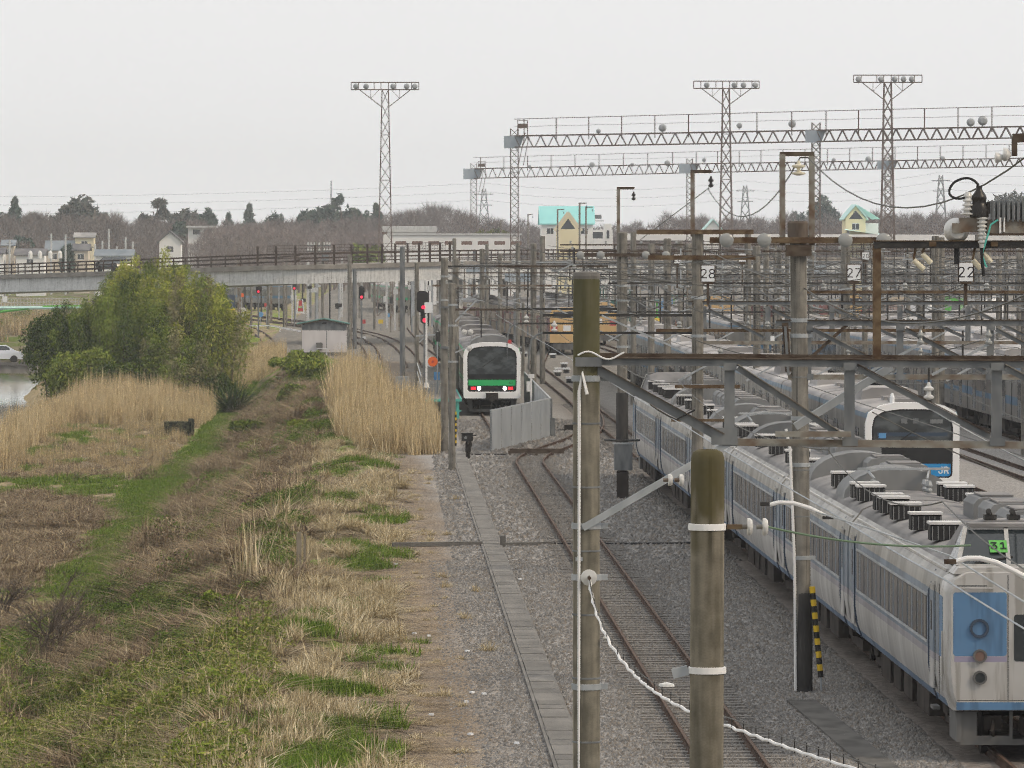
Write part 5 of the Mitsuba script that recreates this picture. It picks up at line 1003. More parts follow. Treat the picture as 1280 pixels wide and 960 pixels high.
def onway(d): return np.array([np.interp(d, L, VP[:, 0]), np.interp(d, L, VP[:, 1]), np.interp(d, L, zt)])
for zz, r in ((1.05, .07), (.72, .045), (.40, .045)):
    m = MB(); along(m, [(.12, zz - r), (.2, zz - r), (.2, zz + r), (.12, zz + r)]); put('rail', m.mesh(), 'railing_brown', k)
m = MB(); along(m, [(7.7, .95), (7.8, .95), (7.8, 1.05), (7.7, 1.05)]); along(m, [(7.7, .5), (7.8, .5), (7.8, .6), (7.7, .6)]); put('rail', m.mesh(), 'railing_brown', k)
d0 = 0
while d0 < L[-1] - 1:
    p = onway(d0); u = p[0] / p[1] * F + 480
    tall = 306 < u < 565
    put('railing_post', one('box', p + [0, .16, .6 + (.35 if tall else 0)], (.11 if not tall else .2, .14, 1.0 + (.75 if tall else 0))), 'railing_brown', k); d0 += 1.75
m = MB()
for d0 in np.arange(0, L[-1] - 1, .5):
    p = onway(d0); u = p[0] / p[1] * F + 480
    if 306 < u < 565: m.bar(p + [0, .16, 1.1], p + [0, .16, 1.85], .02)
for zz in (1.3, 1.55, 1.82): 
    a = [onway(q) + [0, .16, zz] for q in np.arange(0, L[-1], 3) if 306 < onway(q)[0] / onway(q)[1] * F + 480 < 565]; m.tube(a, .02, 4)
lab(put('mesh_fence', m.mesh(), 'railing_brown', k), kind='stuff')
# cars
def car(name, label, X, Y, Z, yaw, bsdf, cat='car'):
    k = thing(name, label, cat); fr = frame(X, Y, yaw); up = lambda V: fr(V) + [0, 0, Z]
    side = [(-2.15, .35), (-2.2, .75), (-2.05, .95), (-1.55, 1.02), (-.95, 1.42), (.75, 1.45), (1.5, 1.0), (2.1, .85), (2.2, .6), (2.15, .3)]
    m = LM(up); hw = [.78, .84, .84]; P = np.array(side); V = []
    for w, sc in ((-.84, 1), (.84, 1)): V.append(np.c_[np.full(len(P), w) * np.where(P[:, 1] > 1.1, .78, 1), P[:, 0], P[:, 1]])
    V = np.vstack(V); n = len(P); j = np.arange(n); q = (j + 1) % n; m.add(V, np.stack([j, q, n + q, n + j], -1)); tri = [[0, a, a + 1] for a in range(1, n - 1)]; m.add(V[:n], tri); m.add(V[n:], tri)
    scene[key_of('body', k)] = mikit.ply(m.mesh(), bsdf, smooth=30)
    w = LM(up)
    for sg in (-1, 1): w.add([(sg * .80, -1.35, 1.04), (sg * .80, 1.25, 1.04), (sg * .69, .7, 1.38), (sg * .69, -.9, 1.38)], [[0, 1, 2, 3]])
    w.add([(-.66, -1.52, 1.06), (.66, -1.52, 1.06), (.6, -1.0, 1.4), (-.6, -1.0, 1.4)], [[0, 1, 2, 3]]); w.v[-1][:, 2] += .02; w.add([(-.66, 1.45, 1.06), (.66, 1.45, 1.06), (.6, .82, 1.42), (-.6, .82, 1.42)], [[0, 1, 2, 3]]); w.v[-1][:, 2] += .02
    put('windows', w.mesh(), 'glass_cab', k)
    for sg in (-1, 1):
        for y in (-1.35, 1.35): put('wheel', LM(up).lathe((sg * .8 - .09, y, .31), [(.31, 0), (.31, .18)], 14, 'x').mesh(), 'rubber_black', k)
        put('rear_light', LM(up).box((sg * .66, -2.16, .8), (.3, .1, .16)).mesh(), 'red_paint', k)
    return k
p = onway(L[np.argmin(abs(VP[:, 0] / VP[:, 1] * F + 480 - 112))]); j = np.argmin(abs(VP[:, 0] / VP[:, 1] * F + 480 - 112)); c = VP[j] + nv[j] * 2.2
car('parked_car', 'dark car driving on the viaduct behind the railing', c[0], c[1], zt[j] - .0, math.atan2(tv[j, 0], tv[j, 1]) , 'car_dark')
c = at(-6, 454, 15.2); car('parked_car', 'silver car on the low river bridge at the left edge', c[0], c[1] + 2.5, c[2], math.pi / 2 - .1, 'car_silver')
k = thing('river_bridge', 'low grey road bridge over the river at the left edge', 'bridge'); c = at(-60, 456, 15.2); put('deck', MB().box(c + [-1, 4, -.35], (16, 9, .7)).mesh(), 'parapet_stain', k); put('kerb', MB().box(c + [-1, -.6, .08], (16, .3, .3)).mesh(), 'concrete_slab', k); put('pier', MB().box(c + [-2, 4, -2.5], (1.0, 7, 4)).mesh(), 'concrete_slab', k)
k = thing('footbridge', 'green and white arched footbridge with railing at the left edge', 'bridge'); s = 11.8
t = np.linspace(0, 1, 15); low = [at(-90 + 200 * q, 408 - 25 * math.sin(math.pi * min(1, q * 1.15) / 2 * 1.0), s) for q in t]; hi = [at(-90 + 200 * q, 386 - 2 * q, s) for q in t]
put('arch', MB().tube(low, .17, 6).mesh(), 'green_bright', k); put('deck', MB().tube(hi, .2, 6).tube([p + [0, 2.0, 0] for p in hi], .2, 6).mesh(), 'roof_mint', k); m = MB()
for a, b in zip(low, hi): m.bar(a, b, .08)
for q in np.arange(0, 1, .02): c = at(-90 + 200 * q, 385, s); m.bar(c, c + [0, 0, .95], .05)
for zz in (.3, .6, .95): m.bar(at(-90, 386, s) + [0, 0, zz], at(110, 384, s) + [0, 0, zz], .05)
lab(put('railing', m.mesh(), 'concrete_wall', k), kind='stuff'); put('web', MB().add(np.array(low + hi), [[i, i + 1, i + 16, i + 15] for i in range(14)]).mesh(), 'steel_grey', k)
put('sign_box', one('box', at(6, 374, s), (.5, .2, .6)), 'sign_white', k)

# ---------------------------------------------------------------- lattice columns, lighting gantries, floodlight towers, pylons
def lattice(parent, x, y, z0, z1, w0, w1, bay, leg=.09, lace=.05, c='gantry_rust', depth=None):
    depth = depth or 1.0; n = max(2, int(round((z1 - z0) / bay))); 
    cor = [(-1, -1), (1, -1), (1, 1), (-1, 1)]
    def P(i, t): w = (w0 + (w1 - w0) * t) / 2; return np.array([x + cor[i][0] * w, y + cor[i][1] * w * depth, z0 + (z1 - z0) * t])
    for i in range(4): put('leg', one('bar', P(i, 0), P(i, 1), leg), c, parent)
    m = MB()
    for q in range(n):
        for i in range(4):
            a, b = i, (i + 1) % 4; t0, t1 = q / n, (q + 1) / n; m.bar(P(a, t0), P(b, t1), lace); m.bar(P(b, t0), P(a, t1), lace)
            if q % 3 == 0: m.bar(P(a, t0), P(b, t0), lace)
    lab(put('lacing', m.mesh(), c, parent), kind='stuff')
def floodlight(parent, c, r=.42, yaw=0.0):
    f = put('floodlight', MB().lathe(c, [(.08, -.35), (r * .6, -.25), (r, .0), (r * 1.02, .05)], 12, 'y').mesh(), 'steel_pale', parent); put('lens', MB().lathe(c, [(.02, -.37), (r * .5, -.36), (.02, -.35)], 10, 'y').mesh(), 'steel_pale', f); put('bracket', one('bar', c + [0, .1, -r - .15], c + [0, .1, 0], .08), 'gantry_rust', f)
def gantry(label, cols, vbot, vtop, vrail, lights, hb=(13, 12), colw=.8):
    k = thing('lighting_gantry', label, 'lighting gantry'); pts = []
    for i, (u, s) in enumerate(cols):
        b, t = at(u, vbot[i], s), at(u, vtop[i], s); x, y = b[:2]
        lattice(k, x, y, 0, t[2] + .8, colw, colw, colw * .95); pts.append((b, t))
        w0, w1 = hb; pt = Polygon([(x - w0 / s, t[2]), (x + w1 / s, t[2]), (x + w1 / s - .35, b[2] + .25), (x + (w1 - 6) / s, b[2] - .1), (x - w0 / s, b[2] - .1)])
        put('head_box', MB().plate(pt, y + .55, 1.15).mesh(), 'steel_blue' if i or colw > .7 else 'steel_rust', k)
    for (b0, t0), (b1, t1), vr0, vr1, (u0, s0), (u1, s1) in zip(pts[:-1], pts[1:], vrail[:-1], vrail[1:], cols[:-1], cols[1:]):
        for oy in (-.5, .5):
            o = np.array([0, oy, 0]); put('chord', one('bar', t0 + o, t1 + o, .13), 'gantry_rust', k); put('chord', one('bar', b0 + o, b1 + o, .13), 'gantry_rust', k)
        n = 22; m = MB()
        for i in range(n):
            for oy in (-.5, .5):
                o = np.array([0, oy, 0]); q = lambda A, B, t: A + (B - A) * t + o
                m.bar(q(t0, t1, i / n), q(b0, b1, (i + .42) / n), .07); m.bar(q(b0, b1, (i + .58) / n), q(t0, t1, (i + 1) / n), .07)
        lab(put('lacing', m.mesh(), 'gantry_rust', k), kind='stuff')
        r0, r1 = at(u0 + 16, vr0, s0), at(u1 + 16, vr1, s1); h0, h1 = r0[2] - t0[2], r1[2] - t1[2]
        for f in (1., .55): put('hand_rail', one('bar', t0 + [0, -.5, h0 * f], t1 + [0, -.5, h1 * f], .07 if f == 1 else .04), 'gantry_rust', k)
        for i in range(9):
            t = (i + .3) / 9; a = t0 + (t1 - t0) * t; put('rail_post', one('bar', a + [0, -.5, -.5], a + [0, -.5, h0 + (h1 - h0) * t], .11), 'gantry_rust', k)
        put('walkway', MB().bar((t0 + [0, 0, .05]), (t1 + [0, 0, .05]), .9, .05).mesh(), 'gantry_rust', k)
    for u, s, v, r in lights: floodlight(k, at(u, v, s) - [0, .3, 0], r)
    c = at(cols[0][0] + 10, vrail[0] + 12, cols[0][1]); put('cage', MB().bar(c + [-.55, -.5, .9], c + [.55, -.5, .9], .07).bar(c + [-.55, -.5, -.9], c + [-.55, -.5, .9], .07).bar(c + [.55, -.5, -1.2], c + [.55, -.5, .9], .09).box(c + [0, -.5, .3], (1.0, .06, .5)).bar(c + [.3, -.3, -.4], c + [-.5, -.3, -4.2], .08).bar(c + [.7, -.3, -.9], c + [.1, -.3, -4.0], .08).mesh(), 'gantry_rust', k)
gantry('nearer lighting gantry with pale boxes and railed walkway against the sky', [(643, 11.4), (1020, 12.0), (1400, 12.6)], [184, 177, 170], [170, 163, 156], [149, 139, 130], [(748, 11.5, 164, .26), (828, 11.7, 160, .42), (924, 11.8, 157, .3), (990, 11.9, 155, .4), (1213, 12.2, 153, .42), (1228, 12.2, 151, .5)], colw=.84)
gantry('farther lighting gantry, lower in the sky behind the nearer one', [(592, 8.2), (862, 8.5), (1110, 8.8), (1370, 9.1)], [223, 216, 211, 206], [211, 205, 201, 196], [197, 190, 184, 178], [(662, 8.3, 208, .25), (740, 8.4, 206, .4), (790, 8.4, 206, .3), (834, 8.4, 204, .42), (880, 8.5, 200, .3), (1042, 8.7, 200, .3), (1085, 8.8, 199, .4), (1178, 8.8, 198, .35)], colw=.85)
def tower(u, s, vtop, vbar, ub0, ub1, w0, w1, vb, vs, fl, label):
    k = thing('floodlight_tower', label, 'floodlight tower'); x, y = (u - 480) / s, F / s; z1 = H - (vbar - 310) / s; zt = H - (vtop - 310) / s
    lattice(k, x, y, 0, z1, w0, w1, 1.9, .14, .075, 'gantry_rust')
    fr = MB(); a, b = (ub0 - 480) / s, (ub1 - 480) / s
    for z in (z1, zt): fr.bar((a, y, z), (b, y, z), .13)
    for t in (0, .11, .34, .44, .55, .66, .89, 1): fr.bar((a + (b - a) * t, y, z1), (a + (b - a) * t, y, zt), .1)
    put('crossbar', fr.mesh(), 'gantry_rust', k); zs = H - (vs - 310) / s; m = MB()
    for e in (a + .12 * (b - a), b - .12 * (b - a)):
        cx = x + np.sign(e - x) * w1 / 2; m.bar((cx, y, zs), (e, y, z1), .11); mx = np.array([(cx + e) / 2, y, (zs + z1) / 2]); m.bar(mx, (mx[0], y, z1), .06); m.bar(mx, (cx + (e - cx) * .12, y, z1), .06)
    put('strut', m.mesh(), 'gantry_rust', k)
    for t in fl: floodlight(k, np.array([a + (b - a) * t, y - .1, (z1 + zt) / 2 - .05]), .36)
tower(481.5, 9.9, 103, 112, 439, 523.5, 2.0, .8, 300, 134, (.07, .22, .62, .82, .94), 'floodlight tower with wide lamp bar standing alone at the left')
tower(907.5, 9.9, 101.5, 110.5, 867, 949, 2.0, .8, 300, 131, (.2, .62, .76, .94), 'floodlight tower with wide lamp bar, middle one of three')
tower(1109.5, 10.2, 94, 103, 1067, 1152.5, 2.0, .85, 300, 125, (.07, .4, .6, .73, .85), 'floodlight tower with wide lamp bar, rightmost of three')
for i, (u, vt, s, w, lb) in enumerate(((605, 236, 3.4, 7, 'faint distant pylon left of the gantry columns'), (931.5, 232, 3.3, 7.5, 'faint distant pylon right of the middle floodlight tower'), (1176, 219, 3.3, 8, 'faint distant pylon left of the black cable head'))):
    k = thing('pylon', lb, 'pylon'); x, y = (u - 480) / s, F / s; lattice(k, x, y, 0, H + (310 - vt) / s, 7, 1.2, 4.5, .3, .18, 'steel_grey')
    put('crossarm', MB().bar((x - 3.5, y, H + (310 - vt) / s - 2), (x + 3.5, y, H + (310 - vt) / s - 2), .3).bar((x - 3.0, y, H + (310 - vt) / s - 6), (x + 3.0, y, H + (310 - vt) / s - 6), .3).mesh(), 'steel_grey', k)
k = thing('radio_mast', 'thin distant mast in front of the dark evergreens', 'mast'); put('shaft', one('tube', [at(414, 300, 5), at(414, 226, 5)], .14, 5), 'steel_grey', k); put('stay', one('tube', [at(414, 232, 5), at(408, 300, 5)], .03, 4), 'steel_grey', k)
m = MB()
for z in (0, 3.5, 7): 
    m.tube(catenary(at(-400, 262 - z * 3, 3.3), at(605, 250 - z * 3, 3.4), 3, 12), .05, 3).tube(catenary(at(605, 250 - z * 3, 3.4), at(931, 247 - z * 3, 3.3), 3, 12), .05, 3).tube(catenary(at(931, 247 - z * 3, 3.3), at(1176, 236 - z * 3, 3.3), 3, 12), .05, 3).tube(catenary(at(1176, 236 - z * 3, 3.3), at(1500, 228 - z * 3, 3.3), 3, 12), .05, 3)
lab(put('power_lines', m.mesh(), 'steel_grey'), 'faint far power lines low in the sky', 'wire', None, 'stuff')

# ---------------------------------------------------------------- houses
def gable_house(label, u0, u1, vt, ve, vb, s, wall, roof, ridge='x', depth=7.0, extra=None, name='house'):
    k = thing(name, label, 'house'); a, b = at(u0, ve, s), at(u1, vb, s); x0, x1, y0 = a[0], b[0], F / s; ze, zb, zr = a[2], b[2], H - (vt - 310) / s; zb2 = min(zb, 0)
    if ridge == 'x':
        put('wall', MB().loft([(0, zb2), (depth, zb2), (depth, ze), (depth / 2, zr - .1), (0, ze)], [x0, x1], xf=lambda V: np.c_[V[:, 1], y0 + V[:, 0], V[:, 2]]).mesh(), wall, k)
        rp = [(-.5, ze - .25), (depth / 2, zr), (depth + .5, ze - .25), (depth + .5, ze - .05), (depth / 2, zr + .22), (-.5, ze - .05)]
        put('roof', MB().loft(rp, [x0 - .4, x1 + .4], xf=lambda V: np.c_[V[:, 1], y0 + V[:, 0], V[:, 2]]).mesh(), roof, k)
    else:
        xm = (x0 + x1) / 2; put('wall', MB().plate(Polygon([(x0, zb2), (x1, zb2), (x1, ze), (xm, zr - .1), (x0, ze)]), y0 + depth, depth).mesh(), wall, k)
        rp = [(x0 - .45, ze - .3), (xm, zr), (x1 + .45, ze - .3), (x1 + .45, ze - .08), (xm, zr + .24), (x0 - .45, ze - .08)]; put('roof', MB().loft(rp, [y0 - .5, y0 + depth + .4]).mesh(), roof, k)
    n = max(1, int((x1 - x0) / 2.6))
    for i in range(n):
        x = x0 + (x1 - x0) * (i + .5) / n; w = put('window', one('box', (x, y0 - .03, ze - 1.35), (1.15, .08, 1.0)), 'window_dark', k); put('frame', MB().box((x, y0 - .05, ze - .82), (1.3, .1, .08)).box((x, y0 - .05, ze - 1.88), (1.3, .12, .08)).box((x, y0 - .05, ze - 1.35), (.06, .1, 1.0)).mesh(), 'sign_white', w)
    return k, (x0, x1, y0, ze, zb, zr)
kh1, q = gable_house('white house with long teal roof and yellow gabled front', 677, 741, 259, 279, 302, 7.3, 'wall_white', 'roof_teal', 'x', 9)
s = 7.45; y0 = F / s; c = at(710, 280, s); xm, ze, zr = c[0], H - (286 - 310) / s, H - (266 - 310) / s
put('gable_front', MB().plate(Polygon([(xm - 1.9, 0), (xm + 1.9, 0), (xm + 1.9, ze), (xm, zr - .2), (xm - 1.9, ze)]), y0 + 3, 3).mesh(), 'wall_yellow', kh1); put('gable_trim', MB().bar((xm - 2.3, y0 - .06, ze - .35), (xm, y0 - .06, zr), .12, .5).bar((xm, y0 - .06, zr), (xm + 2.3, y0 - .06, ze - .35), .12, .5).mesh(), 'wall_cream', kh1)
put('gable_window', MB().plate(Polygon([(xm - 1.25, ze - .05), (xm + 1.25, ze - .05), (xm, zr - .95)]), y0 - .02, .05).mesh(), 'window_dark', kh1); put('gable_roof', MB().loft([(xm - 2.4, ze - .4), (xm, zr + .12), (xm + 2.4, ze - .4), (xm + 2.4, ze - .2), (xm, zr + .34), (xm - 2.4, ze - .2)], [y0 - .1, y0 + 4]).mesh(), 'roof_mint', kh1)
k = thing('white_block', 'white flat roofed block with roof tank right of the teal roofed house', 'house'); s = 7.2; put('wall', MB().box(at(752, 289, s) * [1, 1, 0] + [0, 3, 5.3], (28 / s, 6, 13)).box(at(760, 280, s) * [1, 1, 0] + [0, 2.5, 6.2], (9 / s, 5, 13.2)).mesh(), 'wall_white', kh1 if False else k)
put('window', MB().box(at(747, 294, s) - [0, .03, 0], (13 / s, .08, 8 / s)).box(at(760, 293, s) - [0, .03, 0], (3 / s, .3, 10 / s)).mesh(), 'window_dark', k); put('roof_tank', MB().box(at(744, 271, s) + [0, 1.5, 0], (16 / s, 2, 5 / s)).mesh(), 'steel_grey', k); put('roof_edge', one('box', at(746, 276, s) + [0, .0, 0], (18 / s, .4, .2)), 'concrete_wall', k)
kh2, q = gable_house('yellow and white house with pale mint roof beside the rightmost tower', 1057, 1082, 257, 273, 296, 7.6, 'wall_yellow', 'roof_mint', 'y', 8)
put('side_wing', MB().box(at(1090, 286, 7.5) * [1, 1, 0] + [0, 3, 6.0], (16 / 7.5, 6, 13.5)).mesh(), 'wall_white', kh2); a = at(1072, 257, 7.55); b = at(1100, 274, 7.55)
put('roof', MB().add([a + [0, 0, .1], b + [0, 0, .1], b + [-.8, 7, .1], a + [-.3, 8, .1]], [[0, 1, 2, 3]]).add([a, b, b + [-.8, 7, 0], a + [-.3, 8, 0]], [[0, 1, 2, 3]]).mesh(), 'roof_mint', kh2)
put('gable_window', MB().plate(Polygon([tuple(at(1061, 274, 7.6)[[0, 2]]), tuple(at(1079, 274, 7.6)[[0, 2]]), tuple(at(1069.5, 263, 7.6)[[0, 2]])]), F / 7.6 - .02, .05).mesh(), 'window_dark', kh2)
k = thing('mint_canopy', 'long pale mint roof behind the fence, right of the yellow house', 'roof'); put('roof', MB().add([at(1055, 287, 7.8), at(1140, 299, 8.0), at(1140, 300, 7.2), at(1060, 284, 7.2)], [[0, 1, 2, 3]]).mesh(), 'roof_mint', k); put('post', MB().bar(at(1060, 330, 7.8), at(1060, 288, 7.8), .3).bar(at(1136, 330, 8), at(1136, 299, 8.0), .3).mesh(), 'steel_pale', k)
gable_house('small white house with pale mint roof between the two right hand towers', 881, 902, 275, 288, 300, 7.2, 'wall_white', 'roof_mint', 'y', 7)
k = thing('long_building', 'long low white building with brown windows behind the viaduct', 'building'); s = 8.4; a, b = at(486, 290, s), at(650, 290, s)
put('wall', one('box', ((a[0] + b[0]) / 2, F / s + 4, 5.4), (b[0] - a[0], 8, 10.8 - .3)), 'wall_white', k); put('roof', one('box', ((a[0] + b[0]) / 2, F / s + 4, H + 2.05), (b[0] - a[0] + .6, 8.6, .25)), 'concrete_wall', k)
for i in range(8): x = a[0] + 1.8 + i * 2.45; wdw = put('window', one('box', (x, F / s - .02, H + .75), (1.6, .08, .55)), 'window_brown', k)
k = thing('white_block', 'white flat roofed building behind the left floodlight tower', 'building'); s = 7.4; put('wall', one('box', at(512, 291, s) * [1, 1, 0] + [0, 4, 6], (66 / s, 8, 12.0)), 'wall_white', k); put('parapet', one('box', at(512, 284, s) + [0, -.1, -.3], (68 / s, .5, 1.0)), 'concrete_wall', k); put('window', one('box', at(481, 289, s) - [0, .03, 0], (.9, .1, 1.0)), 'window_brown', k)
for u0, u1, vt, ve, vb, s, w, r, rd, lb in ((199, 226, 290, 302, 318, 7.0, 'wall_white', 'roof_dark', 'y', 'white gabled house above the bamboo'), (94, 117, 292, 296, 318, 6.4, 'wall_cream', 'roof_pale', 'x', 'cream house left of the viaduct car'), (92, 110, 306, 312, 324, 6.6, 'wall_beige', 'roof_dark', 'x', 'beige house with dark roof in front of the cream house'), (58, 96, 302, 312, 326, 6.4, 'wall_beige', 'roof_slate_blue', 'x', 'house with long slate roof among the left trees'),
        (3, 17, 301, 306, 322, 6.3, 'wall_beige', 'roof_slate_blue', 'x', 'small beige house at the left edge'), (20, 55, 312, 318, 330, 7, 'wall_white', 'roof_dark', 'x', 'low white house behind the viaduct railing at the left'), (120, 165, 313, 319, 330, 7, 'wall_white', 'roof_slate_blue', 'x', 'low grey roofed house behind the viaduct railing'), (-12, 4, 311, 316, 330, 7, 'wall_white', 'roof_dark', 'x', 'white house cut by the left edge')):
    gable_house(lb, u0, u1, vt, ve, vb, s, w, r, rd, 7)
k = thing('white_block', 'white flat roofed house with balcony among the left trees', 'house'); s = 5.9; put('wall', one('box', at(252, 290, s) * [1, 1, 0] + [0, 4, 6.45], (34 / s, 8, 12.9)), 'wall_white', k); put('window', MB().box(at(246, 290, s) - [0, .03, 0], (1.6, .1, 1.)).box(at(260, 290, s) - [0, .03, 0], (1.6, .1, 1.)).mesh(), 'window_dark', k); put('roof_slab', one('box', at(252, 283.5, s) + [0, 3, 0], (38 / s, 9, .4)), 'concrete_wall', k)
for i, u in enumerate((38, 50, 63, 75)):
    k = thing('white_monument', 'small white rounded stone behind the viaduct railing', 'stone', 'small white rounded stones behind the viaduct railing'); put('stone', one('lathe', at(u, 323, 7.5), [(.35, 0), (.36, .9), (.2, 1.2), (.02, 1.3)], 8), 'wall_white', k)
for i, (u, vt) in enumerate(((119, 305), (128, 301), (146, 308), (157, 296), (166, 302), (12, 300), (64, 292), (82, 293), (136, 286))):
    k = thing('street_pole', 'thin pale utility pole among the left houses', 'utility pole', 'thin pale utility poles among the left houses'); s = 6.8; put('shaft', one('tube', [at(u, 370, s), at(u, vt, s)], .17, 6), 'concrete_wall', k); put('crossarm', one('bar', at(u - 4, vt + 4, s), at(u + 4, vt + 4, s), .16), 'steel_grey', k)
# fence on the far side of the yard, white topped
k = thing('far_fence', 'dark railing fence along the far side of the yard', 'fence'); m = MB(); s = 8.8
for u in np.arange(780, 1290, 11): m.bar(at(u, 330, s), at(u, 300, s), .12)
for v in (302, 309): m.bar(at(780, v, s), at(1290, v, s), .1)
lab(put('railing', m.mesh(), 'railing_brown', k), kind='stuff'); put('wall', MB().bar(at(780, 296, 8.4), at(1290, 298, 8.4), .3, 1.0).mesh(), 'wall_white', k)
# ---------------------------------------------------------------- vegetation
def blades(n, rad, h0, h1, w, cols, lean=.35, flop=.5, seg=2, seed=0, flat=0.0):
    r = np.random.default_rng(seed); a = r.uniform(0, 6.28, n); d = np.sqrt(r.random(n)) * rad; base = np.c_[np.cos(a) * d, np.sin(a) * d, np.full(n, -.04)]
    h = r.uniform(h0, h1, n); th = r.uniform(0, 6.28, n); ln = np.abs(r.normal(0, lean, n)) + flat; dirv = np.c_[np.cos(th), np.sin(th)]
    P = []; ts = np.linspace(0, 1, seg + 1)
    for t in ts:
        off = ln * t + flop * ln * t * t; z = np.maximum(h * t * np.clip(1 - .35 * flop * ln * t, .1, 1) / np.sqrt(1 + ln ** 2), .01 * 0 + t * .03)
        P.append(base + np.c_[dirv * (off * h)[:, None], z])
    wv = np.c_[-np.sin(th + r.normal(0, 1., n)), np.cos(th), np.zeros(n)]; wv /= np.linalg.norm(wv, axis=1, keepdims=True); ww = w * r.uniform(.6, 1.4, n)
    V = []; 
    for t, p in zip(ts[:-1], P[:-1]): q = wv * (ww * (1 - .75 * t))[:, None] / 2; V += [p - q, p + q]
    V.append(P[-1]); V = np.stack(V, 1); m = V.shape[1]; f = []
    for i in range(seg - 1): f += [[2 * i, 2 * i + 1, 2 * i + 3], [2 * i, 2 * i + 3, 2 * i + 2]]
    f.append([2 * seg - 2, 2 * seg - 1, 2 * seg]); f = np.array(f)
    c = np.asarray(cols)[r.integers(0, len(cols), n)] * r.uniform(.75, 1.2, (n, 1))
    return V.reshape(-1, 3), (f[None] + (np.arange(n) * m)[:, None, None]).reshape(-1, 3), np.repeat(c, m, 0)
def join(*ms):
    V, Fc, C, n = [], [], [], 0
    for v, f, c in ms: V.append(v); Fc.append(f + n); C.append(c); n += len(v)
    return np.vstack(V), np.vstack(Fc), np.clip(np.vstack(C), .005, .8)
STRAW = [(.54, .465, .31), (.45, .38, .24), (.64, .565, .41), (.36, .29, .175)]; GREEN = [(.13, .205, .035), (.17, .24, .048), (.095, .16, .026), (.21, .26, .07)]
BROWN = [(.22, .165, .115), (.29, .23, .165), (.13, .095, .07), (.36, .29, .21)]; OLIVE = [(.14, .19, .035), (.20, .235, .05), (.27, .27, .09), (.10, .145, .026), (.40, .35, .19), (.16, .21, .04), (.24, .26, .07)]
REED = [(.58, .475, .295), (.48, .38, .215), (.70, .59, .39), (.37, .28, .155)]; PALE = [(.36, .28, .17), (.40, .33, .22), (.30, .23, .14)]
_grp = {}
def variants(key, meshes):
    for i, (v, f, c) in enumerate(meshes):
        scene[f'{key}_kind_{i}'] = {'type': 'shapegroup', 'clump': mikit.ply((v, f), 'foliage', color=c)}
    _grp[key] = len(meshes)
_ni = {}
def scatter(name, kind, X, Y, S, label, cat, r, sink=0.0, Z=None, zs=None):
    lab(name, label, cat, None, 'stuff'); Z = ground_z(X, Y) if Z is None else Z
    for x, y, z, s in zip(X, Y, Z, S):
        _ni[name] = _ni.get(name, 0) + 1
        scene[f'{name}__{_ni[name]:03d}'] = {'type': 'instance', 'to_world': T().translate([float(x), float(y), float(z - sink)]).rotate([0, 0, 1], float(r.uniform(0, 360))).scale([float(s), float(s), float(s * (1 if zs is None else r.uniform(*zs)))]), 'g': {'type': 'ref', 'id': f'{kind}_kind_{int(r.integers(0, _grp[kind]))}'}}
variants('straw', [blades(110, .22, .25, .62, .024, STRAW, .85, 1.0, seg=3, seed=i) for i in range(5)])
variants('thatch', [blades(70, .55, .12, .34, .022, BROWN + PALE, .3, .6, seed=20 + i, flat=2.2) for i in range(3)])
variants('green', [blades(120, .4, .12, .30, .024, GREEN, .45, .6, seed=40 + i) for i in range(3)])
variants('brown', [join(blades(100, .6, .3, .9, .03, BROWN + PALE, .5, .8, seed=60 + i, flat=.8), blades(30, .5, .3, .7, .028, BROWN[:1] + BROWN[2:3], .4, .6, seed=65 + i), blades(14, .5, .2, .6, .024, STRAW, .5, .6, seed=70 + i)) for i in range(5)])
def low_leaves(n, rad, h, size, cols, seed, up=.2):
    q = np.random.default_rng(seed); a = q.uniform(0, 6.28, n); d = np.sqrt(q.random(n)); z = h * (1 - .7 * d ** 2) * q.random(n) ** .5; P = np.c_[np.cos(a) * d * rad, np.sin(a) * d * rad, z]
    ax = q.normal(size=(n, 3)); ax[:, 2] = ax[:, 2] * .6 + up; ax /= np.linalg.norm(ax, axis=1, keepdims=True); b = np.cross(ax, q.normal(size=(n, 3))); b /= np.linalg.norm(b, axis=1, keepdims=True); s = size * q.uniform(.6, 1.4, (n, 1))
    V = np.stack([P - ax * s, P + b * s * .24, P + ax * s, P - b * s * .24], 1).reshape(-1, 3); c = np.asarray(cols)[q.integers(0, len(cols), n)] * q.uniform(.75, 1.25, (n, 1))
    return V, (np.array([[0, 1, 2], [0, 2, 3]])[None] + (np.arange(n) * 4)[:, None, None]).reshape(-1, 3), np.repeat(c, 4, 0)
variants('olive', [join(low_leaves(300, .6, .6, .062, OLIVE, 80 + i), blades(60, .55, .2, .75, .022, OLIVE[:4] + STRAW[:2], .6, .8, seed=83 + i), blades(26, .5, .3, .8, .02, STRAW, .5, .6, seed=85 + i)) for i in range(5)])
variants('leafy', [low_leaves(280, .55, .5, .055, [(.09, .14, .028), (.125, .185, .038), (.06, .095, .02), (.16, .21, .055)], 90 + i) for i in range(4)])
variants('reed', [join(blades(46, .5, 1.5, 2.9, .04, REED, .09, .5, seed=100 + i), blades(46, .55, .7, 2.1, .036, REED, .2, .6, seed=110 + i)) for i in range(6)])
variants('low_reed', [join(blades(60, .6, .7, 1.7, .028, REED + PALE, .14, .5, seed=140 + i), blades(40, .6, .3, .9, .028, PALE + BROWN, .4, .7, seed=150 + i)) for i in range(4)])
r = np.random.default_rng(21)
def area(n, x0, x1, y0, y1, near=1.0):            # more samples near the camera
    t = r.random(n); Y = y0 * (y1 / y0) ** (t ** near); return r.uniform(x0, x1, n), Y
def nz(X, Y, fx, fy, seed): return meshkit.fbm(np.stack([X * fx, Y * fy, 0 * X + seed], -1), 3, seed)
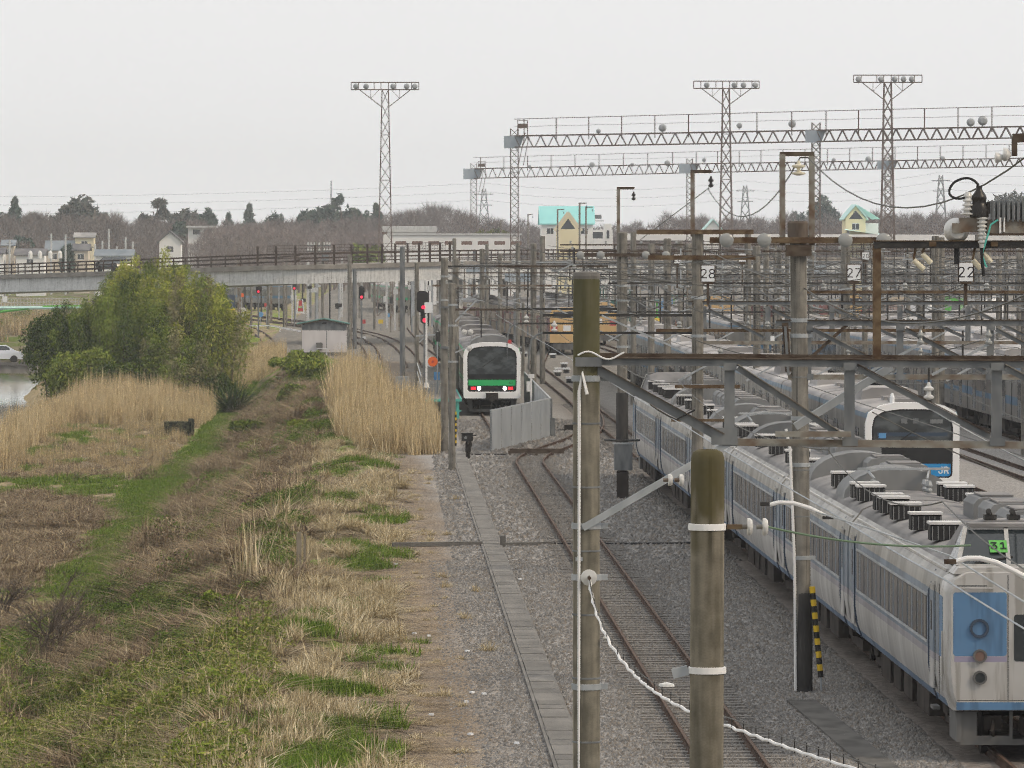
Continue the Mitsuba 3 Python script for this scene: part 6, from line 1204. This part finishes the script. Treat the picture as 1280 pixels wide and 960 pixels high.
inview = lambda X, Y, pad=40: (X / Y * F + 480 > -pad) & (X / Y * F + 480 < 1280)
# top of the bank: straw tufts and green patches
X, Y = area(7000, -3.6, 1.0, 92, 262); g = nz(X, Y, .55, .16, 3); cl = nz(X, Y, 1.3, .5, 33); d = sm(.7, -1.0, X + (nz(X, Y, .9, .35, 9) - .5) * 2.6); keep = (r.random(len(X)) < d) & inview(X, Y) & (cl > .47)
isg = (g > .545) & keep; iss = (g <= .56) & keep & (r.random(len(X)) < .62)
scatter('straw_grass', 'straw', X[iss], Y[iss], r.uniform(.5, 1.2, iss.sum()), 'dry straw coloured grass tufts on top of the bank', 'grass', r, zs=(.7, 1.2))
scatter('green_grass', 'green', X[isg], Y[isg], r.uniform(.7, 1.3, isg.sum()), 'fresh green grass patches on the bank and path', 'grass', r)
X, Y = area(4200, -2.6, 2.6, 92, 240); keep = (r.random(len(X)) < sm(2.6, .9, X) * .95); scatter('thatch_litter', 'thatch', X[keep], Y[keep], r.uniform(.4, .9, keep.sum()), 'flattened brown dead grass on the dirt strip', 'dead grass', r, zs=(.12, .4))
X, Y = area(900, -.3, 2.0, 92, 240); k_ = (r.random(900) < sm(2.3, -.3, X) * .8) & (nz(X, Y, 1.1, .4, 71) > .48); scatter('straw_grass', 'straw', X[k_], Y[k_], r.uniform(.25, .6, k_.sum()), 'dry straw coloured grass tufts on top of the bank', 'grass', r, zs=(.4, .8))
X = np.array([1.35, 1.55, 1.9, 2.3, 1.1, 2.45, .9, 1.7, 2.2]); Y = np.array([176, 152, 139, 150, 190, 205, 206, 222, 128.]); scatter('straw_grass', 'straw', X, Y, r.uniform(.35, .6, 9), 'dry straw coloured grass tufts on top of the bank', 'grass', r)
# slope: dead vines, leafy green, sasa near the camera
X, Y = area(5600, -10.5, -2.4, 92, 420); e = edge_x(Y); ok = inview(X, Y) & (X < e + .8) & ((abs(X + 10.2) > 1.35) | (Y < 185)); g = nz(X, Y, .5, .12, 5); h2 = nz(X, Y, .9, .25, 8); nearf = sm(146, 120, Y + (nz(X, Y, .3, .1, 44) - .5) * 36 - np.clip(-X - 5, 0, 5) * 4)
t_ol = ok & (r.random(len(X)) < nearf * .95) & (nz(X, Y, .8, .22, 81) > .43); t_le = ok & ~t_ol & (((g > .565) & (h2 > .42)) | ((h2 > .62) & (nearf < .1) & (r.random(len(X)) < .5))); t_br = ok & ~t_ol & ~t_le
scatter('bamboo_grass', 'olive', X[t_ol], Y[t_ol], r.uniform(.6, 1.2, t_ol.sum()), 'olive green bamboo grass mixed with dead stalks on the near slope', 'bamboo grass', r)
scatter('leafy_undergrowth', 'leafy', X[t_le], Y[t_le], r.uniform(.6, 1.2, t_le.sum()), 'leafy green undergrowth between the dead vines', 'undergrowth', r)
scatter('dead_vines', 'brown', X[t_br], Y[t_br], r.uniform(.6, 1.4, t_br.sum()), 'brown dead vines and stalks matting the slope', 'dead vines', r, zs=(.5, 1.2))
X, Y = area(1000, -10.5, -2.6, 92, 150); k_ = inview(X, Y) & (nz(X, Y, .7, .2, 31) > .53); scatter('leafy_undergrowth', 'leafy', X[k_], Y[k_], r.uniform(.5, 1., k_.sum()), 'leafy green undergrowth between the dead vines', 'undergrowth', r)
X, Y = r.uniform(-2.7, -.5, 420), r.uniform(92, 106, 420); k_ = nz(X, Y, .7, .3, 61) > .44; scatter('green_grass', 'green', X[k_], Y[k_], r.uniform(.7, 1.2, k_.sum()), 'fresh green grass patches on the bank and path', 'grass', r)
X, Y = r.uniform(-75, -40, 420), r.uniform(560, 740, 420); scatter('low_reeds', 'low_reed', X, Y, r.uniform(.8, 2.0, 420), 'thin beige reeds covering the low field by the river', 'reeds', r); X, Y = r.uniform(-75, -42, 200), r.uniform(580, 760, 200); scatter('leafy_undergrowth', 'leafy', X, Y, r.uniform(1.5, 3.0, 200), 'leafy green undergrowth between the dead vines', 'undergrowth', r)
# grass path
X, Y = area(3200, -11.9, -8.6, 190, 455, .9); k_ = (abs(X + 10.2 + np.sin(Y * .05) * .4) < np.interp(Y, [150, 230, 300, 455], [1.2, 1.15, 1.0, .9])) & inview(X, Y)
scatter('green_grass', 'green', X[k_], Y[k_], r.uniform(.9, 1.4, k_.sum()), 'fresh green grass patches on the bank and path', 'grass', r, zs=(.6, 1.))
# lower field
X, Y = area(4600, -22.6, -11.2, 118, 440); ok = inview(X, Y); g = nz(X, Y, .28, .05, 14); reedy = sm(245, 340, Y + (nz(X, Y, .4, .1, 2) - .5) * 110); gr = ok & (((g > .60) & (Y < 245)) | ((g > .52) & (Y >= 245) & (Y < 285)) | ((g > .53) & (Y >= 285) & (Y < 372))); lo = ok & ~gr & (r.random(len(X)) < reedy); br = ok & ~gr & ~lo
scatter('green_grass', 'green', X[gr], Y[gr], r.uniform(.9, 1.6, gr.sum()), 'fresh green grass patches on the bank and path', 'grass', r)
scatter('low_reeds', 'low_reed', X[lo], Y[lo], r.uniform(.45, 1.0, lo.sum()) * np.interp(Y[lo], [255, 300, 380], [.4, .75, .9]) * np.interp(X[lo], [-22, -18, -12], [1.15, .8, .7]), 'thin beige reeds covering the low field by the river', 'reeds', r, zs=(.6, 1.2))
scatter('dead_vines', 'brown', X[br], Y[br], r.uniform(.8, 1.5, br.sum()), 'brown dead vines and stalks matting the slope', 'dead vines', r, zs=(.3, .7))
# reed belts
X, Y = r.uniform(-22.3, -11.2, 520), r.uniform(374, 412, 520); hh = np.interp(X, [-22, -19.5, -12.5, -11], [.5, .9, .8, .45]) * (.4 + 1.15 * nz(X, Y, .6, .15, 51))
scatter('field_reeds', 'reed', X, Y, hh * r.uniform(.7, 1.1, 520), 'belt of pale brown reeds in front of the bamboo', 'reeds', r)
X, Y = r.uniform(-22.6, -19.5, 200), r.uniform(290, 395, 200); scatter('field_reeds', 'reed', X, Y, r.uniform(.4, .8, 200), 'belt of pale brown reeds in front of the bamboo', 'reeds', r)
Y = r.uniform(249, 330, 1000); X = r.uniform(-3.0, 2.25, 1000); ok = (X > np.interp(Y, [249, 262, 330], [-.8, -1.9, -2.5])) & (X < np.interp(Y, [249, 275, 290, 330], [2.2, 2.2, .4, -.6]))
scatter('tall_reeds', 'reed', X[ok], Y[ok], np.interp(Y[ok], [249, 270, 330], [.66, .88, 1.15]) * r.uniform(.75, 1.08, ok.sum()) * (.55 + .85 * nz(X[ok], Y[ok], .9, .3, 52)), 'dense stand of tall golden reeds beside the platform', 'reeds', r)
X, Y = r.uniform(-12.5, -7.6, 170), r.uniform(440, 474, 170); scatter('field_reeds', 'reed', X, Y, r.uniform(.35, .75, 170), 'belt of pale brown reeds in front of the bamboo', 'reeds', r)
# tall single tufts
def tuft(name, label, cat, p, mesh, s=1.0):
    v, f, c = mesh; whole(name, (v * s + p, f), 'foliage', label, cat, color=np.clip(c, .01, .8))
def gp(u, v):                                    # ground point seen at a pixel
    Y = np.linspace(90, 600, 4000); X = (u - 480) / F * Y; z = ground_z(X, Y); ray = H - (v - 310) / F * Y; i = np.argmax(ray < z); return np.array([X[i], Y[i], z[i]])
tuft('pampas_tuft', 'tall pale pampas stalks standing on the slope', 'pampas grass', gp(312, 742), join(blades(60, .35, 1.2, 2.5, .04, STRAW, .22, .3, seed=301), blades(80, .4, .4, 1.0, .03, BROWN, .6, .8, seed=302)))
tuft('pampas_tuft', 'bent straw stalks leaning left above the pampas tuft', 'pampas grass', gp(352, 655), join(blades(60, .4, .8, 1.7, .035, STRAW, .7, .6, seed=303)))
k = thing('dwarf_palm', 'dark green palm like bush at the right foot of the bamboo', 'shrub')
def leaf_cloud(c, rad, n, size, cols, seed, droop=.3, hollow=.35, jag=.35):
    q = np.random.default_rng(seed); d = q.normal(size=(n, 3)); d /= np.linalg.norm(d, axis=1, keepdims=True); d[:, 2] = np.where(d[:, 2] < -.3, -d[:, 2], d[:, 2])
    rr = hollow + (1 - hollow) * q.random(n) ** .5; lump = 1 + jag * (meshkit.fbm(d * 2.2 + seed, 3, seed) - .5) * 2; P = np.asarray(c) + d * (rr * lump)[:, None] * np.asarray(rad)
    a = q.normal(size=(n, 3)); a[:, 2] -= droop; a /= np.linalg.norm(a, axis=1, keepdims=True); b = np.cross(a, q.normal(size=(n, 3))); b /= np.linalg.norm(b, axis=1, keepdims=True); s = size * q.uniform(.6, 1.5, (n, 1))
    V = np.stack([P - a * s, P + b * s * .38, P + a * s, P - b * s * .38], 1).reshape(-1, 3); f = np.array([[0, 1, 2], [0, 2, 3]]); base = np.asarray(cols)[np.minimum((meshkit.fbm(P * .9 / max(.3, size * 3) + 9, 2, seed + 1) * 1.6 - .3).clip(0, .999) * len(cols), len(cols) - 1).astype(int)]
    return V, (f[None] + (np.arange(n) * 4)[:, None, None]).reshape(-1, 3), np.repeat(base * q.uniform(.7, 1.25, (n, 1)), 4, 0)
def trunk(p, h, r0, q, limbs=5, lean=0.0, spread=.5):
    m = MB(); top = p + [lean * h, 0, h]; m.tube([p - [0, 0, .5], p + [lean * h * .4, 0, h * .5], top], [r0, r0 * .8, r0 * .35], 7)
    for i in range(limbs):
        t = q.uniform(.4, .9); a = q.uniform(0, 6.28); b = p + (top - p) * t; e = b + np.array([math.cos(a) * spread * h, math.sin(a) * spread * h, q.uniform(.15, .4) * h]) * q.uniform(.5, 1.); m.tube([b, (b + e) / 2 + [0, 0, .1 * h], e], [r0 * .4, r0 * .25, r0 * .08], 5)
    return m.mesh()
p = gp(300, 480); p[1] = 400; p[0] = (292 - 480) / (F / 400); p[2] = ground_z(p[0], 400.)
put('stem', trunk(p, 1.4, .15, r), 'bark', k); v, f, c = blades(240, .5, 1.2, 3.0, .12, [(.03, .06, .018), (.05, .085, .025), (.07, .1, .03)], .9, .5, seg=3, seed=77); put('crown', (v + p, f), 'foliage', k, color=np.clip(c, .01, .8))
# bamboo grove: several clumps with feathery culms, and shrubs round its foot
YG = [(.28, .31, .05), (.35, .37, .07), (.23, .265, .042), (.38, .37, .11)]; MG = [(.13, .18, .034), (.175, .22, .044), (.225, .26, .06), (.105, .15, .03)]; DG = [(.04, .066, .018), (.058, .086, .022), (.082, .112, .028), (.10, .13, .034)]
def bamboo(label, cx, cy, rx, ry, n, h0, h1, colsets, seed, leaves=1250, size=.11, plume=1.25):
    q = np.random.default_rng(seed); k = thing('bamboo_clump', label, 'bamboo'); m = MB(); parts = []
    for i in range(n):
        a, d = q.uniform(0, 6.28), math.sqrt(q.random()); x, y = cx + math.cos(a) * d * rx, cy + math.sin(a) * d * ry; z = float(ground_z(x, y)); h = q.uniform(h0, h1) * (1 - .42 * d ** 2)
        lean = np.array([math.cos(a) * d, math.sin(a) * d]) * q.uniform(.06, .26) * h; t = np.linspace(0, 1, 7); C = np.c_[x + lean[0] * t ** 2, y + lean[1] * t ** 2, z - .3 + h * (t - .12 * t ** 3)]
        m.tube(C, .045 * (1 - .8 * t), 4, close=False); nl = int(leaves * h / h1); tl = .16 + .84 * q.random(nl) ** .8; ctr = np.stack([np.interp(tl, t, C[:, j]) for j in range(3)], 1)
        rad = plume * (1.15 - tl) ** .55 * np.minimum(1, tl * 2.5); o = q.normal(size=(nl, 3)); o /= np.linalg.norm(o, axis=1, keepdims=True); P = ctr + o * (rad * np.sqrt(q.random(nl)))[:, None] * [1, 1, .7]
        ax = o * .7 + q.normal(size=(nl, 3)) * .5; ax[:, 2] -= .45; ax /= np.linalg.norm(ax, axis=1, keepdims=True); b = np.cross(ax, q.normal(size=(nl, 3))); b /= np.linalg.norm(b, axis=1, keepdims=True); s = size * q.uniform(.6, 1.4, (nl, 1))
        V = np.stack([P - ax * s, P + b * s * .28, P + ax * s, P - b * s * .28], 1).reshape(-1, 3); cs_ = colsets[int(q.integers(0, len(colsets)))]; col = np.asarray(cs_)[q.integers(0, len(cs_), nl)] * q.uniform(.75, 1.25)
        parts.append((V, (np.array([[0, 1, 2], [0, 2, 3]])[None] + (np.arange(nl) * 4)[:, None, None]).reshape(-1, 3), np.repeat(col, 4, 0)))
    put('culms', m.mesh(), 'bark', k); v, f, c = join(*parts); put('crown', (v, f), 'foliage', k, color=c)
bamboo('tall yellow green bamboo forming the top of the grove', -16.6, 432, 3.9, 4, 70, 11.4, 13.5, [YG, YG, MG], 1)
bamboo('olive bamboo clump on the right side of the grove', -13.3, 424, 2.9, 3.5, 56, 9.2, 11.4, [YG, YG, MG, [(.30, .27, .15), (.24, .225, .11)]], 2)
bamboo('dark green bamboo in the middle of the grove', -18.6, 421, 3.2, 3.5, 58, 8.6, 11.2, [MG, MG, DG], 3)
bamboo('mid green bamboo sloping down to the left of the grove', -21.7, 425, 2.7, 3.5, 46, 6.8, 9.0, [DG, DG, MG], 4)
bamboo('lower bright bamboo at the front right of the grove', -14.6, 414, 2.6, 2, 36, 4.6, 7.0, [MG, [(.28, .26, .14), (.21, .205, .09)]], 5)
def shrub(name, label, x, y, rad, h, cols, n, size, seed, cat='shrub'):
    q = np.random.default_rng(seed); k = thing(name, label, cat); p = np.array([x, y, float(ground_z(x, y))]); put('stem', trunk(p, h * .7, .07 * h / 2, q, 5), 'bark', k)
    ps = [leaf_cloud(p + [q.uniform(-.55, .55) * rad, q.uniform(-.5, .5) * rad, h * q.uniform(.3, .62)], (rad * q.uniform(.4, .6), rad * .55, h * q.uniform(.3, .42)), n // 7, size, cols, seed * 10 + i) for i in range(7)]; v, f, c = join(*ps); put('crown', (v, f), 'foliage', k, color=c)
shrub('shrub', 'dense dark shrub at the left foot of the grove by the water', -23.6, 428, 3.2, 6.4, DG, 12000, .14, 41)
shrub('shrub', 'low mid green shrub in front of the grove at the left', -20.8, 415, 3.0, 4.2, MG, 11000, .13, 42)
shrub('shrub', 'dark low shrub under the middle of the grove', -17.2, 412, 3.0, 3.6, DG, 10000, .13, 43)
shrub('shrub', 'dark shrub under the right side of the grove', -12.8, 414, 2.2, 3.0, DG, 8000, .13, 44)
shrub('shrub', 'leafy green shrub on the slope left of the tall reeds', -4.9, 392, 1.5, 2.1, MG, 3600, .13, 45)
shrub('shrub', 'dark evergreen shrub on the slope below the reeds', -5.4, 352, 1.3, 1.7, DG + MG, 3600, .12, 46)
shrub('shrub', 'round green shrub at the bank edge left of the hut', -6.4, 418, 1.6, 1.6, MG, 3600, .14, 47)
shrub('shrub', 'leafy olive shrub on the bank in front of the pale hut', -4.6, 372, 1.6, 2.0, MG + YG[:1], 4200, .13, 50)
shrub('shrub', 'small dark shrub halfway down the slope beside the path', -7.4, 330, 1.2, 1.3, DG + MG, 2600, .12, 48)
shrub('shrub', 'low dark shrub on the slope below the pampas stalks', -5.6, 196, 1.0, 1.0, DG + MG, 2400, .09, 49)
# bare shrub in the lower left
def bare_shrub(name, label, p, h, n, seed, bsdf='twig', spread=.55, cat='bare shrub'):
    q = np.random.default_rng(seed); k = thing(name, label, cat); mm, mt = MB(), MB()
    def grow(b, d, L, rr, lvl, m):
        e = b + d * L; mid = (b + e) / 2 + q.normal(size=3) * L * .08; m.tube([b, mid, e], [rr, rr * .8, rr * .55], 5 if lvl < 2 else 3, close=False)
        if lvl < 4:
            for _ in range(3 if lvl < 3 else 3):
                t = q.uniform(.45, 1.); nd = d + q.normal(size=3) * spread; nd[2] = nd[2] * .7 + .12; nd /= np.linalg.norm(nd); grow(b + (e - b) * t, nd, L * q.uniform(.5, .75), rr * .55, lvl + 1, mt)
    for i in range(n):
        a = q.uniform(0, 6.28); d = np.array([math.cos(a) * .5, math.sin(a) * .4, 1.]); d /= np.linalg.norm(d); grow(p + [q.uniform(-.2, .2), q.uniform(-.2, .2), -.1], d, h * q.uniform(.4, .55), .04, 0, mm)
    put('branch', mm.mesh(), bsdf, k); lab(put('twigs', mt.mesh(), bsdf, k), kind='stuff')
bare_shrub('bare_shrub', 'leafless brown shrub with arching branches in the lower left corner', gp(62, 835), 2.8, 10, 5, 'bark')
bare_shrub('bare_shrub', 'leafless brown twigs at the left edge of the lower left corner', gp(8, 770), 1.6, 6, 6, 'bark')
k = thing('fence_post', 'short weathered wooden post among the grass on the bank', 'post'); p = gp(376, 712); put('post', MB().box(p + [-.05, 0, .45], (.13, .12, 1.05)).mesh(), 'wood_old', k); put('stake', MB().box(p + [.1, .05, .42], (.07, .07, 1.0)).mesh(), 'wood_old', k)
k = thing('camouflage_hide', 'small dark camouflage box hide beside the grass path', 'hide'); p = gp(221, 545); put('cloth', MB().box(p + [0, .5, .42], (1.5, 1.0, .85)).mesh(), 'camouflage', k); put('flap', MB().box(p + [.85, .2, .5], (.14, .9, 1.05), .3).mesh(), 'camouflage', k)
k = thing('rock', 'tan rock lying on the dirt strip', 'rock'); p = gp(494, 850); m = trimesh.creation.icosphere(2); v = m.vertices * (1 + .35 * (meshkit.fbm(m.vertices * 1.5, 3, 2)[:, None] - .5)) * [.14, .12, .09]; put('stone', (v + p + [0, 0, .03], m.faces), 'stone', k, True)
for i, (u, v) in enumerate(((536, 797), (518, 794), (584, 816), (583, 880), (539, 896), (590, 868), (605, 870), (646, 932), (588, 921), (495, 707), (340, 800), (318, 798), (634, 703), (650, 726))):
    p = gp(u, v); whole('litter_scrap', one('box', p + [0, 0, .04], (.075, .08, .035), i * 1.1), 'rubbish', 'white scrap of litter lying on the dirt and gravel', 'litter', 'white scraps of litter on the dirt and gravel')
# tree line
def tree(name, label, u, vt, s, w, cols, seed, kind='round', cat='tree', vb=318, n=1500, group=None):
    q = np.random.default_rng(seed); k = thing(name, label, cat, group); x, y = (u - 480) / s, F / s; h = H + (310 - vt) / s; wd = w / s; p = np.array([x, y, 0.])
    put('trunk', trunk(p, h * .8, .025 * h, q, 4, spread=.25), 'bark', k); ps = []
    if kind == 'round':
        for i in range(9): ps.append(leaf_cloud(p + [q.uniform(-.36, .36) * wd, q.uniform(-.3, .3) * wd, h * q.uniform(.42, .8)], (wd * q.uniform(.24, .36), wd * .3, h * q.uniform(.17, .24)), n // 9, .5 * wd / 9 + .3, cols, seed * 20 + i, jag=.5))
    elif kind == 'conifer':
        for i in range(8): t = i / 7; ps.append(leaf_cloud(p + [q.uniform(-.04, .04) * wd, 0, h * (.22 + .72 * t)], (wd * .95 * (1.05 - t) + .4, wd * .8 * (1.05 - t) + .4, h * .085), n // 8, .55, cols, seed * 20 + i, droop=.8))
    else:                                          # pine: tiers with gaps
        for i in range(7): a = q.uniform(-.42, .42); ps.append(leaf_cloud(p + [a * wd, q.uniform(-.3, .3) * wd, h * q.uniform(.55, .95) * (1 - .25 * abs(a))], (wd * q.uniform(.16, .3), wd * .25, h * .09), n // 7, .5, cols, seed * 20 + i, jag=.6))
    v, f, c = join(*ps); put('crown', (v, f), 'foliage', k, color=c)
EV_HAZED = [(.04, .07, .06), (.055, .085, .068), (.068, .092, .066)]; EB_HAZED = [(.075, .084, .07), (.1, .094, .082), (.066, .078, .068), (.12, .108, .094)]  # distance haze partly put into these leaf colours, paler and bluer
for i, (u, vt, s, w, cols, kd, lb) in enumerate(((100, 249, 5.2, 62, EB_HAZED, 'round', 'highest rounded brown green tree of the left wood'), (62, 258, 5.2, 48, EB_HAZED, 'round', 'broad rounded tree left of the highest one in the left wood'), (138, 262, 5.0, 50, EB_HAZED, 'round', 'rounded tree right of the highest one in the left wood'), (18, 250, 5.2, 34, EV_HAZED, 'conifer', 'pointed conifer near the left edge of the wood'), (38, 262, 5.2, 40, EB_HAZED, 'round', 'brownish tree just right of the pointed conifer'), (-5, 265, 5.2, 40, EB_HAZED, 'round', 'tree cut by the left edge of the wood'),
        (28, 290, 6.0, 26, EV_HAZED, 'round', 'low dark evergreen behind the left houses'), (85, 304, 6.6, 16, EV_HAZED, 'round', 'small dark bush tree beside the beige house'), (195, 248, 5.0, 34, EB_HAZED, 'pine', 'airy umbrella shaped pine above the white gabled house'), (222, 262, 4.8, 50, EB_HAZED, 'round', 'brownish tree right of the umbrella shaped pine'), (256, 262, 5.0, 30, EV_HAZED, 'round', 'dark tree above the white flat house'), (222, 278, 5.6, 28, EV_HAZED, 'round', 'dark tree behind the white gabled house'),
        (286, 268, 4.6, 22, EV_HAZED, 'conifer', 'small conifer left of the tall pointed one'), (311, 257, 4.6, 28, EV_HAZED, 'conifer', 'tall pointed conifer left of the dark evergreens'), (345, 264, 4.8, 30, EV_HAZED, 'round', 'small rounded evergreen left of the big dark group'), (393, 252, 5.0, 46, EV_HAZED, 'round', 'broad dark evergreen of the central group'), (427, 242, 5.0, 26, EV_HAZED, 'pine', 'tall ragged pine top of the central dark group'), (428, 258, 5.0, 40, EV_HAZED, 'round', 'dark evergreen under the ragged pine'), (453, 264, 4.9, 24, EV_HAZED, 'round', 'low dark evergreen right of the ragged pine'), (470, 257, 4.8, 32, EV_HAZED, 'conifer', 'dark conifer just left of the first floodlight tower'),
        (610, 283, 5.6, 46, [(.13, .13, .03), (.1, .11, .03)], 'round', 'low yellowish tree behind the gantry column'), (1000, 250, 4.6, 24, EV_HAZED, 'round', 'dark rounded evergreen left of the leaning pole mast'), (1030, 246, 4.6, 34, EV_HAZED, 'round', 'dark rounded evergreen right of the leaning pole mast'), (1262, 241, 4.8, 50, EB_HAZED, 'round', 'rounded tree at the right edge behind the ribbed bushing'), (462, 300, 7.4, 40, MG, 'round', 'green bush in front of the white flat building'))):
    tree('tree', lb, u, vt, s, w, cols, 200 + i, kd, n=2600 if w > 30 else 1600)
# bare winter wood: many leafless crowns that read as one mass
def bare_tree(seed, h=13., w=7., pale=1.0):
    q = np.random.default_rng(seed); n = 520; t = q.random(n) ** .7; a = q.uniform(0, 6.28, n); rr = w / 2 * np.sin(np.pi * (.12 + .83 * t)) * np.sqrt(q.random(n)); P = np.c_[np.cos(a) * rr, np.sin(a) * rr, h * (.25 + .68 * t)]
    d = np.c_[np.cos(a) * .45, np.sin(a) * .45, np.full(n, 1.)] + q.normal(size=(n, 3)) * .35; d /= np.linalg.norm(d, axis=1, keepdims=True); b = np.cross(d, q.normal(size=(n, 3))); b /= np.linalg.norm(b, axis=1, keepdims=True); L = q.uniform(.7, 1.9, (n, 1)); V = np.stack([P - b * .05, P + b * .05, P + d * L], 1).reshape(-1, 3)
    col = np.array([(.17, .14, .135), (.22, .18, .172), (.14, .118, .115)])[q.integers(0, 3, n)] * pale; tv, tf = MB().tube([(0, 0, -1), (.1, 0, h * .5), (0, .1, h * .9)], [.2, .13, .03], 5).mesh()
    return join((V, np.arange(3 * n).reshape(-1, 3), np.repeat(col, 3, 0)), (tv, tf, np.tile([(.15, .12, .105)], (len(tv), 1))))
variants('bare', [bare_tree(i + 900) for i in range(5)])
variants('bare_pale', [bare_tree(i + 950, 13, 8, 1.25) for i in range(3)])
r2 = np.random.default_rng(77)
def wood(kind, n, u0, u1, s0, s1, vts, jit, name, label):
    S_ = r2.uniform(s0, s1, n); U = r2.uniform(u0, u1, n); vt = np.interp(U, *zip(*vts)) + r2.uniform(0, jit, n); hh = H + (310 - vt) / S_
    scatter(name, kind, (U - 480) / S_, F / S_, hh / 13.5, label, 'wood', r2, Z=np.zeros(n), zs=(.95, 1.05))
SK = [(-40, 268), (30, 262), (150, 266), (200, 268), (280, 272), (330, 270), (480, 262), (500, 256), (545, 250), (580, 258), (625, 268), (680, 276), (790, 274), (830, 263), (860, 262), (950, 264), (1000, 262), (1050, 260), (1120, 258), (1180, 258), (1230, 250), (1320, 244)]
wood('bare', 420, -60, 1340, 4.2, 5.2, SK, 12, 'bare_wood', 'far leafless winter wood along the horizon')
wood('bare_pale', 150, 230, 500, 5.4, 6.6, [(230, 290), (280, 276), (400, 282), (500, 284)], 12, 'bare_plantation', 'pinkish leafless plantation behind the viaduct')
wood('bare', 170, 760, 1340, 5.2, 6.2, [(760, 284), (900, 276), (1340, 270)], 14, 'bare_wood', 'far leafless winter wood along the horizon')
wood('bare', 190, -60, 480, 4.9, 5.5, [(-60, 268), (60, 260), (120, 258), (170, 268), (300, 272), (480, 266)], 16, 'bare_wood', 'far leafless winter wood along the horizon')
wood('bare', 90, -60, 300, 5.2, 6.4, [(-60, 292), (300, 292)], 14, 'bare_wood', 'far leafless winter wood along the horizon')
for i, (x, y, rr, hh, lb) in enumerate(((-5.0, 124, .8, .9, 'fresh green shrub near the bottom of the bank, left of the straw tufts'), (-6.4, 110, .8, .9, 'fresh green shrub in the lower left corner of the bank'), (-3.9, 148, .7, .8, 'leafy shrub on the crest left of the wooden post'), (-5.2, 252, .9, 1.0, 'green shrub on the middle slope below the reeds'), (-6.8, 305, 1.0, 1.1, 'green shrub on the slope facing the camouflage hide'), (-4.0, 285, .9, 1.1, 'green shrub at the left foot of the tall reeds'))):
    shrub('shrub', lb, x, y, rr, hh, MG, 1900, .07, 800 + i)
# mounds of dead vine and small shrubs that break up the slope
q6 = np.random.default_rng(606)
LB = ['on the slope just below the striped guard pole', 'beside the path, low on the middle slope', 'halfway up the slope left of the pampas stalks', 'under the bent straw stalks', 'low on the slope by the path bend', 'near the left edge of the slope', 'on the slope above the bare shrub', 'on the upper slope near the wooden post', 'at the path edge beyond the pampas stalks']
for i, (x, y, rr, hh) in enumerate(((-4.6, 232, .8, .9), (-8.0, 262, .9, 1.0), (-6.0, 176, .8, 1.0), (-4.2, 205, .7, .8), (-7.8, 212, .9, 1.1), (-8.6, 168, .9, 1.2), (-6.6, 146, .7, .9), (-3.6, 160, .6, .7), (-7.4, 292, .8, 1.0))):
    p = np.array([x, y, float(ground_z(x, y))]); v, f, c = join(*[blades(260, rr, .5 * hh, 1.3 * hh, .03, BROWN + PALE, .7, 1.2, seg=3, seed=700 + i), leaf_cloud(p * 0 + [0, 0, .1], (rr, rr, hh * .8), 500, .06, BROWN + ([] if i % 2 else [(.09, .13, .03), (.12, .17, .04)]), 720 + i)])
    whole('vine_mound', (v + p, f), 'foliage', 'mound of dead brown vines ' + LB[i], 'dead vines', color=np.clip(c, .01, .8))
# ---------------------------------------------------------------- haze
HAZE = 0.00015
scene['air'] = {'type': 'homogeneous', 'albedo': rgb((.90, .95, 1.0)), 'sigma_t': HAZE}
scene['haze'] = {'type': 'cube', 'to_world': T().translate([0, 1500, 29]).scale([1900, 1900, 35.5]), 'bsdf': {'type': 'null'}, 'interior': {'type': 'ref', 'id': 'air'}}
lab('haze', 'thin pale spring haze over the yard', 'haze', None, 'stuff')
scene['camera']['medium'] = {'type': 'ref', 'id': 'air'}
